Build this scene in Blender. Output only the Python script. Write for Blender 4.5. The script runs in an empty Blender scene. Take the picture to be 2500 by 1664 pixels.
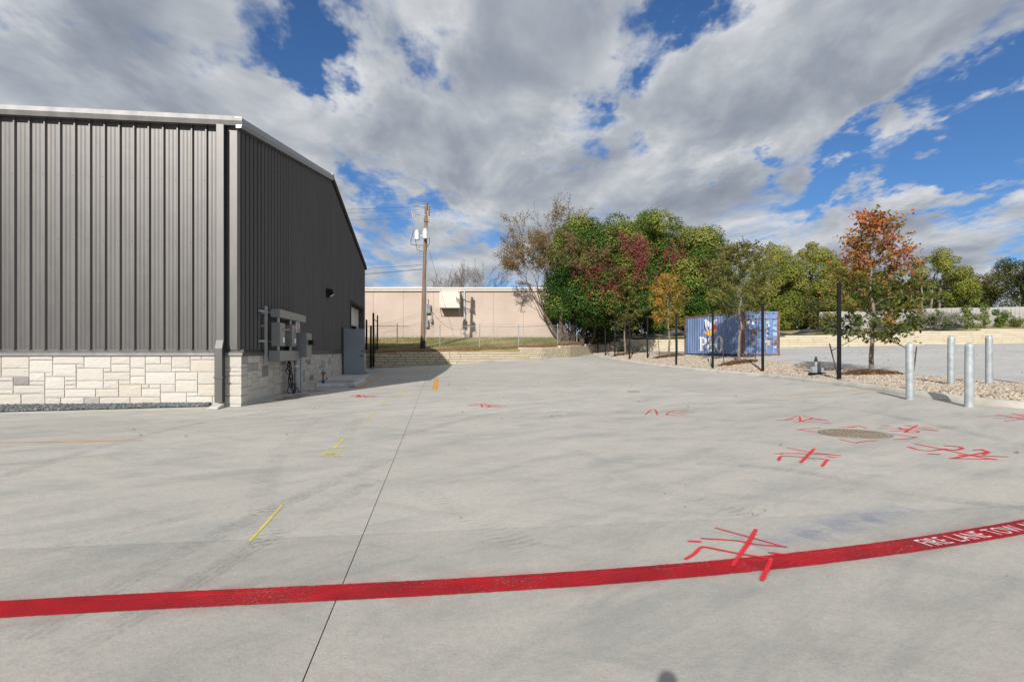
import bpy, math, random
import numpy as np
from mathutils import Vector, Matrix

random.seed(7)
RNG = np.random.default_rng(7)
R = math.radians
sc = bpy.context.scene
COL = sc.collection

# ------------------------------------------------------------------ camera
FPX, HOR, EYE = 1400.0, 857.0, 1.2          # focal length in photo pixels, horizon row, eye height
cam_d = bpy.data.cameras.new('camera')
cam = bpy.data.objects.new('camera', cam_d)
COL.objects.link(cam)
cam_d.sensor_width = 36.0
cam_d.lens = 36.0 * FPX / 2500.0
cam_d.shift_y = (HOR - 832.0) / 2500.0
cam_d.clip_start = 0.05
cam_d.clip_end = 4000.0
cam.location = (0, 0, EYE)
cam.rotation_euler = (R(90), 0, 0)
sc.camera = cam

# ------------------------------------------------------------------ sky, sun, exposure
SUN_EL, SUN_AZ = R(31.3), R(15.6)           # elevation; azimuth of the direction light travels, right of +Y
trav = Vector((math.sin(SUN_AZ) * math.cos(SUN_EL), math.cos(SUN_AZ) * math.cos(SUN_EL), -math.sin(SUN_EL)))
sun_d = bpy.data.lights.new('sun', 'SUN')
sun_d.energy = 5.0
sun_d.angle = R(0.55)
sun_d.color = (1.0, 0.955, 0.89)
sun = bpy.data.objects.new('sun', sun_d)
COL.objects.link(sun)
sun.rotation_euler = trav.to_track_quat('-Z', 'Y').to_euler()
sun.location = (-10, -30, 30)

sc.view_settings.view_transform = 'Standard'
sc.view_settings.look = 'None'
sc.view_settings.gamma = 1.0
sc.view_settings.exposure = 0.10
sc.view_settings.use_curve_mapping = False


class NT:
    """small helper for wiring node trees"""
    def __init__(self, tree):
        self.t = tree
        self.n = tree.nodes
        self.l = tree.links

    def new(self, typ, **kw):
        n = self.n.new(typ)
        for k, v in kw.items():
            setattr(n, k, v)
        return n

    def put(self, sock, v):
        if isinstance(v, bpy.types.NodeSocket):
            self.l.new(v, sock)
        elif v is not None:
            if isinstance(v, (tuple, list)) and len(v) == 3 and sock.type == 'RGBA':
                v = (*v, 1.0)
            sock.default_value = v

    def m(self, op, a, b=None, c=None, clamp=False):
        n = self.new('ShaderNodeMath', operation=op, use_clamp=clamp)
        self.put(n.inputs[0], a)
        if b is not None: self.put(n.inputs[1], b)
        if c is not None: self.put(n.inputs[2], c)
        return n.outputs[0]

    def vm(self, op, a, b=None, s=None):
        n = self.new('ShaderNodeVectorMath', operation=op)
        self.put(n.inputs[0], a)
        if b is not None: self.put(n.inputs[1], b)
        if s is not None: self.put(n.inputs['Scale'], s)
        return n.outputs['Value'] if op in ('DISTANCE', 'LENGTH', 'DOT_PRODUCT') else n.outputs[0]

    def noise(self, vec, scale=5, detail=4, rough=0.5, dist=0.0, lac=2.0, out='Fac'):
        n = self.new('ShaderNodeTexNoise')
        self.put(n.inputs['Vector'], vec)
        n.inputs['Scale'].default_value = scale
        n.inputs['Detail'].default_value = detail
        n.inputs['Roughness'].default_value = rough
        n.inputs['Distortion'].default_value = dist
        n.inputs['Lacunarity'].default_value = lac
        return n.outputs[out]

    def ss(self, v, lo, hi, a=0.0, b=1.0):
        n = self.new('ShaderNodeMapRange', interpolation_type='SMOOTHSTEP')
        self.put(n.inputs[0], v)
        n.inputs[1].default_value = lo
        n.inputs[2].default_value = hi
        n.inputs[3].default_value = a
        n.inputs[4].default_value = b
        return n.outputs[0]

    def mix(self, f, a, b, mode='MIX'):
        n = self.new('ShaderNodeMix', data_type='RGBA', blend_type=mode)
        self.put(n.inputs[0], f)
        self.put(n.inputs[6], a)
        self.put(n.inputs[7], b)
        return n.outputs[2]

    def ramp(self, f, stops, mode='LINEAR'):
        n = self.new('ShaderNodeValToRGB')
        cr = n.color_ramp
        cr.interpolation = mode
        while len(cr.elements) < len(stops):
            cr.elements.new(0.5)
        for e, (p, c) in zip(cr.elements, stops):
            e.position = p
            e.color = (*c, 1.0)
        self.put(n.inputs[0], f)
        return n.outputs[0]

    def scalev(self, vec, s):
        n = self.new('ShaderNodeMapping')
        self.put(n.inputs[0], vec)
        n.inputs['Scale'].default_value = s
        return n.outputs[0]


def pixdir(px, py):
    return Vector(((px - 1250) / FPX, 1.0, (HOR - py) / FPX)).normalized()


world = bpy.data.worlds.new('World')
sc.world = world
world.use_nodes = True
W = NT(world.node_tree)
W.n.clear()
w_out = W.new('ShaderNodeOutputWorld')
w_bg = W.new('ShaderNodeBackground')
W.l.new(w_bg.outputs[0], w_out.inputs[0])
w_bg.inputs[1].default_value = 0.075
sky = W.new('ShaderNodeTexSky', sky_type='NISHITA')
sky.sun_disc = False
sky.sun_elevation = SUN_EL
sky.sun_rotation = math.pi + SUN_AZ
sky.altitude = 200
sky.air_density = 1.0
sky.dust_density = 0.4
sky.ozone_density = 3.0
tc = W.new('ShaderNodeTexCoord')
d = W.vm('NORMALIZE', tc.outputs['Generated'])
sx = W.new('ShaderNodeSeparateXYZ')
W.l.new(d, sx.inputs[0])
zz = W.m('ADD', W.m('MAXIMUM', sx.outputs[2], 0.0), 0.16)
cmb = W.new('ShaderNodeCombineXYZ')
W.l.new(W.m('DIVIDE', sx.outputs[0], zz), cmb.inputs[0])
W.l.new(W.m('DIVIDE', sx.outputs[1], zz), cmb.inputs[1])
cp = W.scalev(cmb.outputs[0], (1.25, 0.8, 1.0))
# broken stratocumulus: cover noise, billows, fine wisps, and open lanes between the cloud banks
n_big = W.noise(cp, 0.75, 3, 0.5, 0.3)
n_mid = W.noise(cp, 1.9, 7, 0.55, 0.35)
fine = W.noise(cp, 5.0, 9, 0.62, 0.5)
cov = W.m('ADD', W.m('ADD', W.m('MULTIPLY', n_big, 0.30), W.m('MULTIPLY', n_mid, 0.85)), W.m('MULTIPLY', fine, 0.34))
warp = W.vm('SUBTRACT', W.noise(cp, 2.2, 5, 0.6, out='Color'), (0.5, 0.5, 0.5))
warp2 = W.vm('SUBTRACT', W.noise(cp, 7.0, 6, 0.65, out='Color'), (0.5, 0.5, 0.5))
dw = W.vm('ADD', W.vm('ADD', d, W.vm('SCALE', warp, s=0.26)), W.vm('SCALE', warp2, s=0.12))
# open lanes (one end, other end, half width, depth of the opening)
lanes = [((-60, 40), (140, 30), .05, .34), ((610, 70), (800, 130), .05, .20), ((800, 20), (840, 200), .05, .30), ((650, 150), (780, 190), .03, .16), ((1060, 30), (1045, 170), .045, .28),
         ((1560, 175), (1720, 70), .05, .26), ((1700, 60), (1840, 20), .05, .24), ((1340, 370), (1440, 345), .04, .28), ((1450, 290), (1540, 190), .025, .14), ((930, 480), (1030, 500), .045, .30), ((1120, 550), (1220, 560), .04, .24),
         ((660, 330), (840, 270), .03, .14), ((1600, 385), (1790, 385), .03, .22), ((1790, 405), (2050, 440), .04, .24), ((2050, 430), (2300, 360), .05, .32), ((2300, 360), (2560, 290), .06, .34), ((2270, 205), (2560, 165), .04, .26),
         ((2400, 555), (2560, 575), .05, .34), ((2350, 440), (2480, 460), .03, .18), ((2100, 50), (2200, 40), .03, .14), ((2440, 100), (2560, 90), .05, .2), ((880, 580), (960, 570), .03, .14), ((1900, 560), (2010, 540), .02, .10), ((400, 170), (500, 150), .03, .12)]
gap = None
for (ax, ay), (bx_, by_), gr, ga in lanes:
    A, B = pixdir(ax, ay), pixdir(bx_, by_)
    ab = B - A
    tpar = W.m('DIVIDE', W.vm('DOT_PRODUCT', W.vm('SUBTRACT', dw, tuple(A)), tuple(ab)), ab.length_squared, clamp=True)
    near = W.vm('ADD', W.vm('SCALE', tuple(ab), s=tpar), tuple(A))
    g = W.ss(W.vm('DISTANCE', dw, near), 0.0, gr * 1.7, ga * 0.86, 0.0)
    gap = g if gap is None else W.m('ADD', gap, g)
fillers = [(200, 210, .24, .10), (1150, 280, .22, .10), (1800, 250, .20, .10), (1300, 130, .16, .08), (2150, 290, .10, .10), (600, 300, .16, .05), (1600, 520, .2, .07),
           (2200, 520, .14, .12), (1100, 400, .1, .06), (2000, 130, .16, .12), (2330, 610, .12, .10), (1760, 470, .1, .06)]
for gx, gy, gr, ga in fillers:
    dd = W.vm('DISTANCE', d, tuple(pixdir(gx, gy)))
    gap = W.m('SUBTRACT', gap, W.ss(dd, 0.0, gr * 1.5, ga, 0.0))
cov = W.m('SUBTRACT', W.m('ADD', cov, -0.112), gap)
dens = W.ss(cov, 0.40, 0.66)
thick = W.ss(cov, 0.50, 0.84)
# lit side: compare cover with cover a little nearer the sun
off = W.vm('ADD', cp, (-0.09, -0.12, 0.0))
n_sun = W.noise(off, 1.9, 6, 0.55, 0.35)
lit = W.m('MULTIPLY', W.m('SUBTRACT', n_mid, n_sun), 2.1)
lum = W.m('ADD', W.m('ADD', W.m('MULTIPLY', W.m('SUBTRACT', 1.0, thick), 0.30), 0.46), lit)
lum = W.m('ADD', lum, W.m('MULTIPLY', W.m('SUBTRACT', fine, 0.5), 0.30))
ccol = W.ramp(lum, [(0.0, (2.8, 3.2, 4.0)), (0.35, (4.0, 4.4, 5.2)), (0.62, (5.6, 6.0, 6.55)), (1.0, (8.8, 9.0, 9.3))])
skyc = W.mix(1.0, sky.outputs[0], (0.60, 0.90, 1.24), 'MULTIPLY')
W.l.new(W.mix(dens, skyc, ccol), w_bg.inputs[0])

# ------------------------------------------------------------------ materials
MATS = {}


def newmat(name):
    m = bpy.data.materials.new(name)
    m.use_nodes = True
    t = NT(m.node_tree)
    b = t.n['Principled BSDF']
    MATS[name] = m
    return m, t, b


def pbr(name, col, rough=0.6, metal=0.0, var=0.12, scale=4.0, bump=0.0, bscale=40.0, spec=0.5, col2=None, stretch=(1, 1, 1), dirt=0.0):
    m, t, b = newmat(name)
    co = t.new('ShaderNodeTexCoord').outputs['Object']
    v = t.scalev(co, stretch)
    f = t.noise(v, scale, 6, 0.6)
    c2 = col2 or tuple(c * (1 - var * 2) for c in col)
    c1 = tuple(min(1, c * (1 + var * 0.6)) for c in col)
    c = t.mix(t.ss(f, 0.3, 0.7), c2, c1)
    if dirt:
        g = t.noise(v, scale * 0.35, 8, 0.7)
        c = t.mix(t.m('MULTIPLY', t.ss(g, 0.52, 0.75), dirt), c, (0.12, 0.10, 0.08))
    t.put(b.inputs['Base Color'], c)
    t.put(b.inputs['Roughness'], t.m('ADD', t.m('MULTIPLY', f, 0.2), rough - 0.1))
    b.inputs['Metallic'].default_value = metal
    b.inputs['Specular IOR Level'].default_value = spec
    if bump:
        bn = t.new('ShaderNodeBump')
        bn.inputs['Strength'].default_value = bump
        bn.inputs['Distance'].default_value = 0.02
        t.put(bn.inputs['Height'], t.noise(v, bscale, 6, 0.6))
        t.l.new(bn.outputs[0], b.inputs['Normal'])
    return m


def leafmat(name, stops, rough=0.5, trans=0.3):
    m, t, b = newmat(name)
    at = t.new('ShaderNodeAttribute', attribute_name='tint')
    c = t.ramp(at.outputs['Fac'], stops)
    t.put(b.inputs['Base Color'], c)
    b.inputs['Roughness'].default_value = rough
    b.inputs['Specular IOR Level'].default_value = 0.2
    tr = t.new('ShaderNodeBsdfTranslucent')
    t.put(tr.inputs[0], c)
    mx = t.new('ShaderNodeMixShader')
    mx.inputs[0].default_value = trans
    out = t.n['Material Output']
    t.l.new(b.outputs[0], mx.inputs[1])
    t.l.new(tr.outputs[0], mx.inputs[2])
    t.l.new(mx.outputs[0], out.inputs[0])
    return m


def paintmat(name, col, core=0.55, wear=0.2, halo=0.14, rough=0.55, wscale=18):
    """spray or line paint on concrete: opaque core, worn specks, soft overspray towards the strip's edge"""
    m, t, b = newmat(name)
    uv = t.new('ShaderNodeUVMap').outputs[0]
    s = t.new('ShaderNodeSeparateXYZ')
    t.l.new(uv, s.inputs[0])
    pos = t.new('ShaderNodeNewGeometry').outputs['Position']
    a = t.m('ABSOLUTE', s.outputs[0])
    nz = t.noise(pos, wscale, 4, 0.6)
    a2 = t.m('ADD', a, t.m('MULTIPLY', t.m('SUBTRACT', nz, 0.5), 0.35))
    corea = t.m('MULTIPLY', t.ss(a2, core - 0.16, core + 0.22, 1.0, 0.0), t.ss(t.noise(pos, 4.0, 4, 0.6), 0.15, 0.5, 0.65, 1.0)) if core else 0.0
    hal = t.m('MULTIPLY', t.m('MULTIPLY', t.ss(a, core * 0.8, 1.0, 1.0, 0.0), halo), t.ss(t.noise(pos, 3.0, 5, 0.65), 0.3, 0.65))
    wn = t.noise(pos, 60, 4, 0.65)
    wr = t.m('SUBTRACT', 1.0, t.m('MULTIPLY', t.ss(wn, 0.55, 0.72), wear))
    al = t.m('MULTIPLY', t.m('MAXIMUM', corea, hal), wr)
    big = t.noise(pos, 1.7, 5, 0.6)
    t.put(b.inputs['Base Color'], t.mix(t.ss(big, 0.3, 0.75), col, tuple(c * 0.72 for c in col)))
    b.inputs['Roughness'].default_value = rough
    t.put(b.inputs['Alpha'], al)
    return m


# concrete paving
def concrete(name, base=(0.492, 0.466, 0.418), stain=0.92):
    m, t, b = newmat(name)
    pos = t.new('ShaderNodeNewGeometry').outputs['Position']
    rot = t.new('ShaderNodeMapping')
    t.l.new(pos, rot.inputs[0])
    rot.inputs['Rotation'].default_value = (0, 0, R(-38))
    rot2 = t.new('ShaderNodeMapping')
    t.l.new(pos, rot2.inputs[0])
    rot2.inputs['Rotation'].default_value = (0, 0, R(24))
    tone = t.new('ShaderNodeAttribute', attribute_type='OBJECT', attribute_name='tone').outputs['Fac']
    big = t.noise(pos, 0.16, 5, 0.55, 0.4)
    mid = t.noise(t.scalev(rot.outputs[0], (0.7, 2.0, 1)), 0.95, 10, 0.70, 0.5)
    mid2 = t.noise(t.scalev(rot2.outputs[0], (0.6, 1.8, 1)), 1.7, 10, 0.70, 0.4)
    streak = t.noise(t.scalev(rot.outputs[0], (0.4, 8, 1)), 2.2, 7, 0.68, 0.2)
    fine = t.noise(pos, 20, 7, 0.75)
    spk = t.noise(pos, 75, 5, 0.8)
    c = t.mix(t.ss(big, 0.3, 0.72), tuple(x * 0.86 for x in base), base)
    c = t.mix(t.m('MULTIPLY', t.ss(mid, 0.45, 0.70), 0.58 * stain), c, (0.225, 0.235, 0.23))
    c = t.mix(t.m('MULTIPLY', t.ss(mid2, 0.48, 0.72), 0.44 * stain), c, (0.24, 0.24, 0.23))
    c = t.mix(t.m('MULTIPLY', t.ss(streak, 0.50, 0.68), 0.18 * stain), c, (0.24, 0.24, 0.24))
    c = t.mix(t.m('MULTIPLY', t.ss(mid, 0.50, 0.30), 0.25), c, (0.56, 0.53, 0.47))
    c = t.mix(t.m('MULTIPLY', t.ss(fine, 0.40, 0.64), 0.30), c, (0.30, 0.30, 0.29))
    c = t.mix(t.m('MULTIPLY', t.ss(spk, 0.54, 0.70), 0.55), c, (0.20, 0.18, 0.155))
    c = t.mix(t.m('MULTIPLY', t.ss(spk, 0.46, 0.30), 0.35), c, (0.66, 0.64, 0.60))
    # pale meandering water marks
    wv = t.noise(pos, 0.42, 3, 0.5, 0.9)
    ring = t.ss(t.m('ABSOLUTE', t.m('SUBTRACT', wv, 0.56)), 0.0, 0.008, 1.0, 0.0)
    c = t.mix(t.m('MULTIPLY', ring, t.m('MULTIPLY', t.ss(big, 0.45, 0.6), 0.22)), c, (0.66, 0.64, 0.6))
    c = t.mix(1.0, c, t.m('ADD', 1.0, tone), 'MULTIPLY')
    t.put(b.inputs['Base Color'], c)
    t.put(b.inputs['Roughness'], t.m('SUBTRACT', 0.88, t.m('MULTIPLY', t.ss(mid, 0.4, 0.8), 0.18)))
    b.inputs['Specular IOR Level'].default_value = 0.35
    bn = t.new('ShaderNodeBump')
    bn.inputs['Strength'].default_value = 0.45
    bn.inputs['Distance'].default_value = 0.006
    t.put(bn.inputs['Height'], t.m('ADD', t.noise(pos, 60, 5, 0.7), t.m('MULTIPLY', fine, 0.8)))
    t.l.new(bn.outputs[0], b.inputs['Normal'])
    return m


M_CONC = concrete('concrete')
M_CONC2 = concrete('rear_lot_concrete', (0.50, 0.49, 0.468), 0.7)
M_KERB = pbr('kerb_concrete', (0.50, 0.475, 0.42), 0.85, var=0.1, scale=1.5, bump=0.3, bscale=60)
M_JOINT = pbr('joint_filler', (0.05, 0.05, 0.048), 0.9)
M_EARTH = pbr('earth', (0.20, 0.15, 0.09), 0.95, var=0.25, scale=0.7, bump=0.5, bscale=8)
M_MULCH = pbr('mulch', (0.22, 0.11, 0.045), 0.95, var=0.35, scale=9, bump=0.8, bscale=40)
M_TURF = pbr('turf', (0.20, 0.19, 0.075), 0.95, var=0.2, scale=0.6, col2=(0.29, 0.24, 0.125), bump=0.6, bscale=20)
M_ROCKBED = pbr('rock_bed_soil', (0.40, 0.33, 0.24), 0.95, var=0.25, scale=6, bump=0.8, bscale=30)


def metalpanel(name, col, rough=0.38, metal=0.25, spec=0.5, edge=1.0):
    m, t, b = newmat(name)
    co = t.new('ShaderNodeTexCoord').outputs['Object']
    oi = t.new('ShaderNodeObjectInfo').outputs['Random']
    f = t.noise(t.scalev(co, (3, 3, 0.35)), 1.2, 6, 0.6)
    f2 = t.noise(t.scalev(co, (14, 14, 0.15)), 1.0, 4, 0.6)
    c = t.mix(t.ss(f, 0.3, 0.7), tuple(x * 0.9 for x in col), tuple(x * 1.05 for x in col))
    c = t.mix(t.m('MULTIPLY', t.ss(f2, 0.52, 0.8), 0.22), c, tuple(x * 0.72 for x in col))
    c = t.mix(1.0, c, t.m('ADD', 0.97, t.m('MULTIPLY', oi, 0.06)), 'MULTIPLY')
    t.put(b.inputs['Base Color'], c)
    b.inputs['Metallic'].default_value = metal
    b.inputs['Specular IOR Level'].default_value = spec
    b.inputs['Specular Tint'].default_value = (edge, edge, edge * 1.06 if edge < 1 else 1, 1)
    t.put(b.inputs['Roughness'], t.m('ADD', t.m('MULTIPLY', f, 0.16), rough - 0.08))
    bn = t.new('ShaderNodeBump')
    bn.inputs['Strength'].default_value = 0.28
    bn.inputs['Distance'].default_value = 0.03
    t.put(bn.inputs['Height'], t.noise(t.scalev(co, (1.2, 1.2, 0.5)), 1.6, 3, 0.5))
    t.l.new(bn.outputs[0], b.inputs['Normal'])
    return m


M_PANEL = metalpanel('charcoal_metal_panel', (0.134, 0.129, 0.126), 0.50, 0.95, 0.3, 0.0)
M_TRIM = metalpanel('grey_metal_trim', (0.155, 0.150, 0.147), 0.52, 0.95, 0.3, 0.02)
M_GUTTER = metalpanel('bright_metal_gutter', (0.29, 0.286, 0.28), 0.42, 0.7)
M_DARKTRIM = metalpanel('dark_metal_trim', (0.075, 0.072, 0.07), 0.5, 0.0, 0.25)
M_ROOF = metalpanel('roof_sheet', (0.45, 0.45, 0.44), 0.35, 0.6)
M_BLACKIN = pbr('interior_dark', (0.03, 0.03, 0.032), 0.9)


def stonemat():
    m, t, b = newmat('limestone_veneer')
    oi = t.new('ShaderNodeObjectInfo').outputs['Random']
    geo = t.new('ShaderNodeNewGeometry')
    pos = geo.outputs['Position']
    rpi = t.m('FRACT', t.m('ADD', oi, t.m('MULTIPLY', geo.outputs['Random Per Island'], 7.31)))
    base = t.ramp(rpi, [(0.0, (0.25, 0.248, 0.24)), (0.05, (0.33, 0.328, 0.318)), (0.105, (0.50, 0.462, 0.395)),
                        (0.17, (0.50, 0.468, 0.41)), (0.28, (0.515, 0.487, 0.44)), (0.55, (0.485, 0.458, 0.415)), (0.80, (0.53, 0.507, 0.465))], 'CONSTANT')
    n = t.noise(pos, 5, 7, 0.65)
    n2 = t.noise(pos, 26, 5, 0.65)
    c = t.mix(t.m('MULTIPLY', t.ss(n, 0.50, 0.78), 0.25), base, (0.44, 0.39, 0.30))
    c = t.mix(t.m('MULTIPLY', t.ss(n2, 0.55, 0.75), 0.25), c, (0.40, 0.38, 0.35))
    t.put(b.inputs['Base Color'], c)
    b.inputs['Roughness'].default_value = 0.92
    b.inputs['Specular IOR Level'].default_value = 0.2
    bn = t.new('ShaderNodeBump')
    bn.inputs['Strength'].default_value = 0.45
    bn.inputs['Distance'].default_value = 0.02
    t.put(bn.inputs['Height'], t.m('ADD', t.noise(pos, 14, 7, 0.65), t.m('MULTIPLY', n2, 0.4)))
    t.l.new(bn.outputs[0], b.inputs['Normal'])
    return m


M_STONE = stonemat()
M_MORTAR = pbr('mortar', (0.50, 0.43, 0.385), 0.95, var=0.1, scale=8, bump=0.4, bscale=60)


def blockmat():
    m, t, b = newmat('limestone_block')
    oi = t.new('ShaderNodeObjectInfo').outputs['Random']
    pos = t.new('ShaderNodeNewGeometry').outputs['Position']
    base = t.ramp(oi, [(0.0, (0.50, 0.43, 0.31)), (0.35, (0.545, 0.475, 0.35)), (0.7, (0.56, 0.495, 0.375)), (1.0, (0.52, 0.465, 0.36))])
    n = t.noise(pos, 2.2, 7, 0.7)
    c = t.mix(t.m('MULTIPLY', t.ss(n, 0.5, 0.75), 0.4), base, (0.40, 0.31, 0.19))
    t.put(b.inputs['Base Color'], c)
    b.inputs['Roughness'].default_value = 0.93
    bn = t.new('ShaderNodeBump')
    bn.inputs['Strength'].default_value = 0.7
    bn.inputs['Distance'].default_value = 0.03
    t.put(bn.inputs['Height'], t.noise(pos, 12, 6, 0.65))
    t.l.new(bn.outputs[0], b.inputs['Normal'])
    return m


M_BLOCK = blockmat()
M_BLOCKJ = pbr('block_joint', (0.34, 0.28, 0.20), 0.95)
M_GALV = pbr('galvanised_steel', (0.40, 0.435, 0.45), 0.52, 0.25, var=0.12, scale=7, bump=0.06, bscale=60)
M_BOX = pbr('grey_enamel', (0.18, 0.20, 0.215), 0.45, 0.1, var=0.06, scale=3)
M_BOX2 = pbr('light_grey_enamel', (0.215, 0.225, 0.23), 0.45, 0.1, var=0.06, scale=3)
M_BLACK = pbr('black_powder_coat', (0.008, 0.008, 0.009), 0.55, 0.0, var=0.2, spec=.25)
M_RUBBER = pbr('black_rubber', (0.02, 0.02, 0.02), 0.6)
M_REDP = pbr('red_plastic', (0.6, 0.015, 0.015), 0.4)
M_WHITE = pbr('white_enamel', (0.74, 0.74, 0.72), 0.45, var=0.05)
M_DOOR = pbr('grey_door_paint', (0.27, 0.31, 0.345), 0.45, var=0.04, scale=2)
M_CURTAIN = pbr('white_door_slats', (0.70, 0.70, 0.68), 0.45, var=0.05)
M_GREENST = pbr('green_sticker', (0.05, 0.5, 0.06), 0.5)
M_BRASS = pbr('brass_valve', (0.42, 0.16, 0.08), 0.45, 0.5)
M_WOODPOLE = pbr('pole_wood', (0.23, 0.155, 0.11), 0.9, var=0.22, scale=2, stretch=(6, 6, 0.4), bump=0.5, bscale=12)
M_CAN = pbr('transformer_paint', (0.60, 0.62, 0.62), 0.45, 0.1, var=0.06)
M_WIRE = pbr('weathered_wire', (0.05, 0.05, 0.05), 0.6, 0.3)
M_PORC = pbr('porcelain', (0.42, 0.40, 0.38), 0.35)
M_PINK = pbr('pink_tilt_panel', (0.50, 0.405, 0.342), 0.9, var=0.07, scale=0.35, bump=0.15, bscale=20, dirt=0.08)
M_FASCIA = pbr('beige_fascia', (0.52, 0.46, 0.39), 0.7, var=0.05)
M_COPING = pbr('white_coping', (0.78, 0.78, 0.76), 0.5, var=0.03)
M_FOUND = pbr('grey_foundation', (0.42, 0.38, 0.33), 0.9, var=0.1)
M_HOOD = pbr('cream_hood', (0.62, 0.59, 0.50), 0.7, var=0.06, scale=1, dirt=0.2)
M_CHAIN = pbr('chain_link', (0.42, 0.44, 0.45), 0.5, 0.5)
M_TARP = pbr('black_silt_fabric', (0.022, 0.024, 0.028), 0.5, var=0.3, scale=2)
M_PALEFENCE = pbr('pale_fence', (0.40, 0.385, 0.36), 0.85, var=0.2, scale=0.6, dirt=0.6)
M_IRON = pbr('cast_iron', (0.25, 0.205, 0.155), 0.8, 0.1, var=0.10, scale=3, bump=0.15, bscale=45)
M_STAKE = pbr('tee_stake', (0.10, 0.055, 0.035), 0.7, var=0.2)
M_STRAP = pbr('black_strap', (0.02, 0.02, 0.02), 0.8)
M_BARK = pbr('grey_bark', (0.24, 0.20, 0.15), 0.95, var=0.25, scale=5, stretch=(2, 2, 0.6), bump=0.7, bscale=25)
M_BARKD = pbr('dark_bark', (0.085, 0.065, 0.05), 0.95, var=0.25, scale=4)
M_BARKB = pbr('brown_twig_bark', (0.15, 0.105, 0.075), 0.95, var=0.25, scale=4)
M_PVC = pbr('white_pvc', (0.75, 0.75, 0.73), 0.4)
M_GREYPVC = pbr('grey_pipe', (0.34, 0.37, 0.40), 0.45, 0.1)
M_STOP = pbr('precast_concrete', (0.52, 0.51, 0.49), 0.85, var=0.1)
M_LEAFD = pbr('dry_leaf', (0.20, 0.10, 0.045), 0.85, var=0.4, scale=3)


def containermat(name, col, rust=0.5):
    m, t, b = newmat(name)
    co = t.new('ShaderNodeTexCoord').outputs['Object']
    pos = t.new('ShaderNodeNewGeometry').outputs['Position']
    a = t.noise(t.scalev(pos, (1, 1, 0.35)), 1.6, 7, 0.62)
    s = t.noise(t.scalev(pos, (6, 6, 0.35)), 1.2, 6, 0.65)
    c = t.mix(t.ss(a, 0.35, 0.68), tuple(x * 0.82 for x in col), tuple(min(1, x * 1.1 + 0.02) for x in col))
    c = t.mix(t.m('MULTIPLY', t.ss(s, 0.52, 0.70), 0.35), c, (0.26, 0.30, 0.38))
    c = t.mix(t.m('MULTIPLY', t.ss(t.noise(t.scalev(pos, (5, 5, 0.5)), 2.2, 7, 0.7), 0.60, 0.72), rust), c, (0.19, 0.085, 0.04))
    t.put(b.inputs['Base Color'], c)
    b.inputs['Roughness'].default_value = 0.55
    return m


M_CBLUE = containermat('container_blue', (0.135, 0.21, 0.40), 0.5)
M_CFRAME = containermat('container_frame_blue', (0.12, 0.20, 0.39), 0.95)
M_CRUST = pbr('rusty_frame', (0.23, 0.11, 0.065), 0.85, var=0.3, scale=6)
M_CDARK = pbr('container_underframe', (0.03, 0.045, 0.08), 0.7, var=0.3)
M_CWHITE = containermat('container_white_lettering', (0.74, 0.75, 0.76), 0.25)
M_CYEL = containermat('flag_yellow', (0.70, 0.38, 0.06), 0.15)
M_CRED = containermat('flag_red', (0.60, 0.16, 0.14), 0.1)
M_CNAVY = containermat('flag_blue', (0.02, 0.07, 0.30), 0.1)
M_CPALE = pbr('pale_blue_sticker', (0.33, 0.50, 0.64), 0.6, var=0.15, scale=12)
M_CGREY = pbr('galvanised_rod', (0.50, 0.49, 0.47), 0.5, 0.4, var=0.15)

# ------------------------------------------------------------------ geometry helpers


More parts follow.
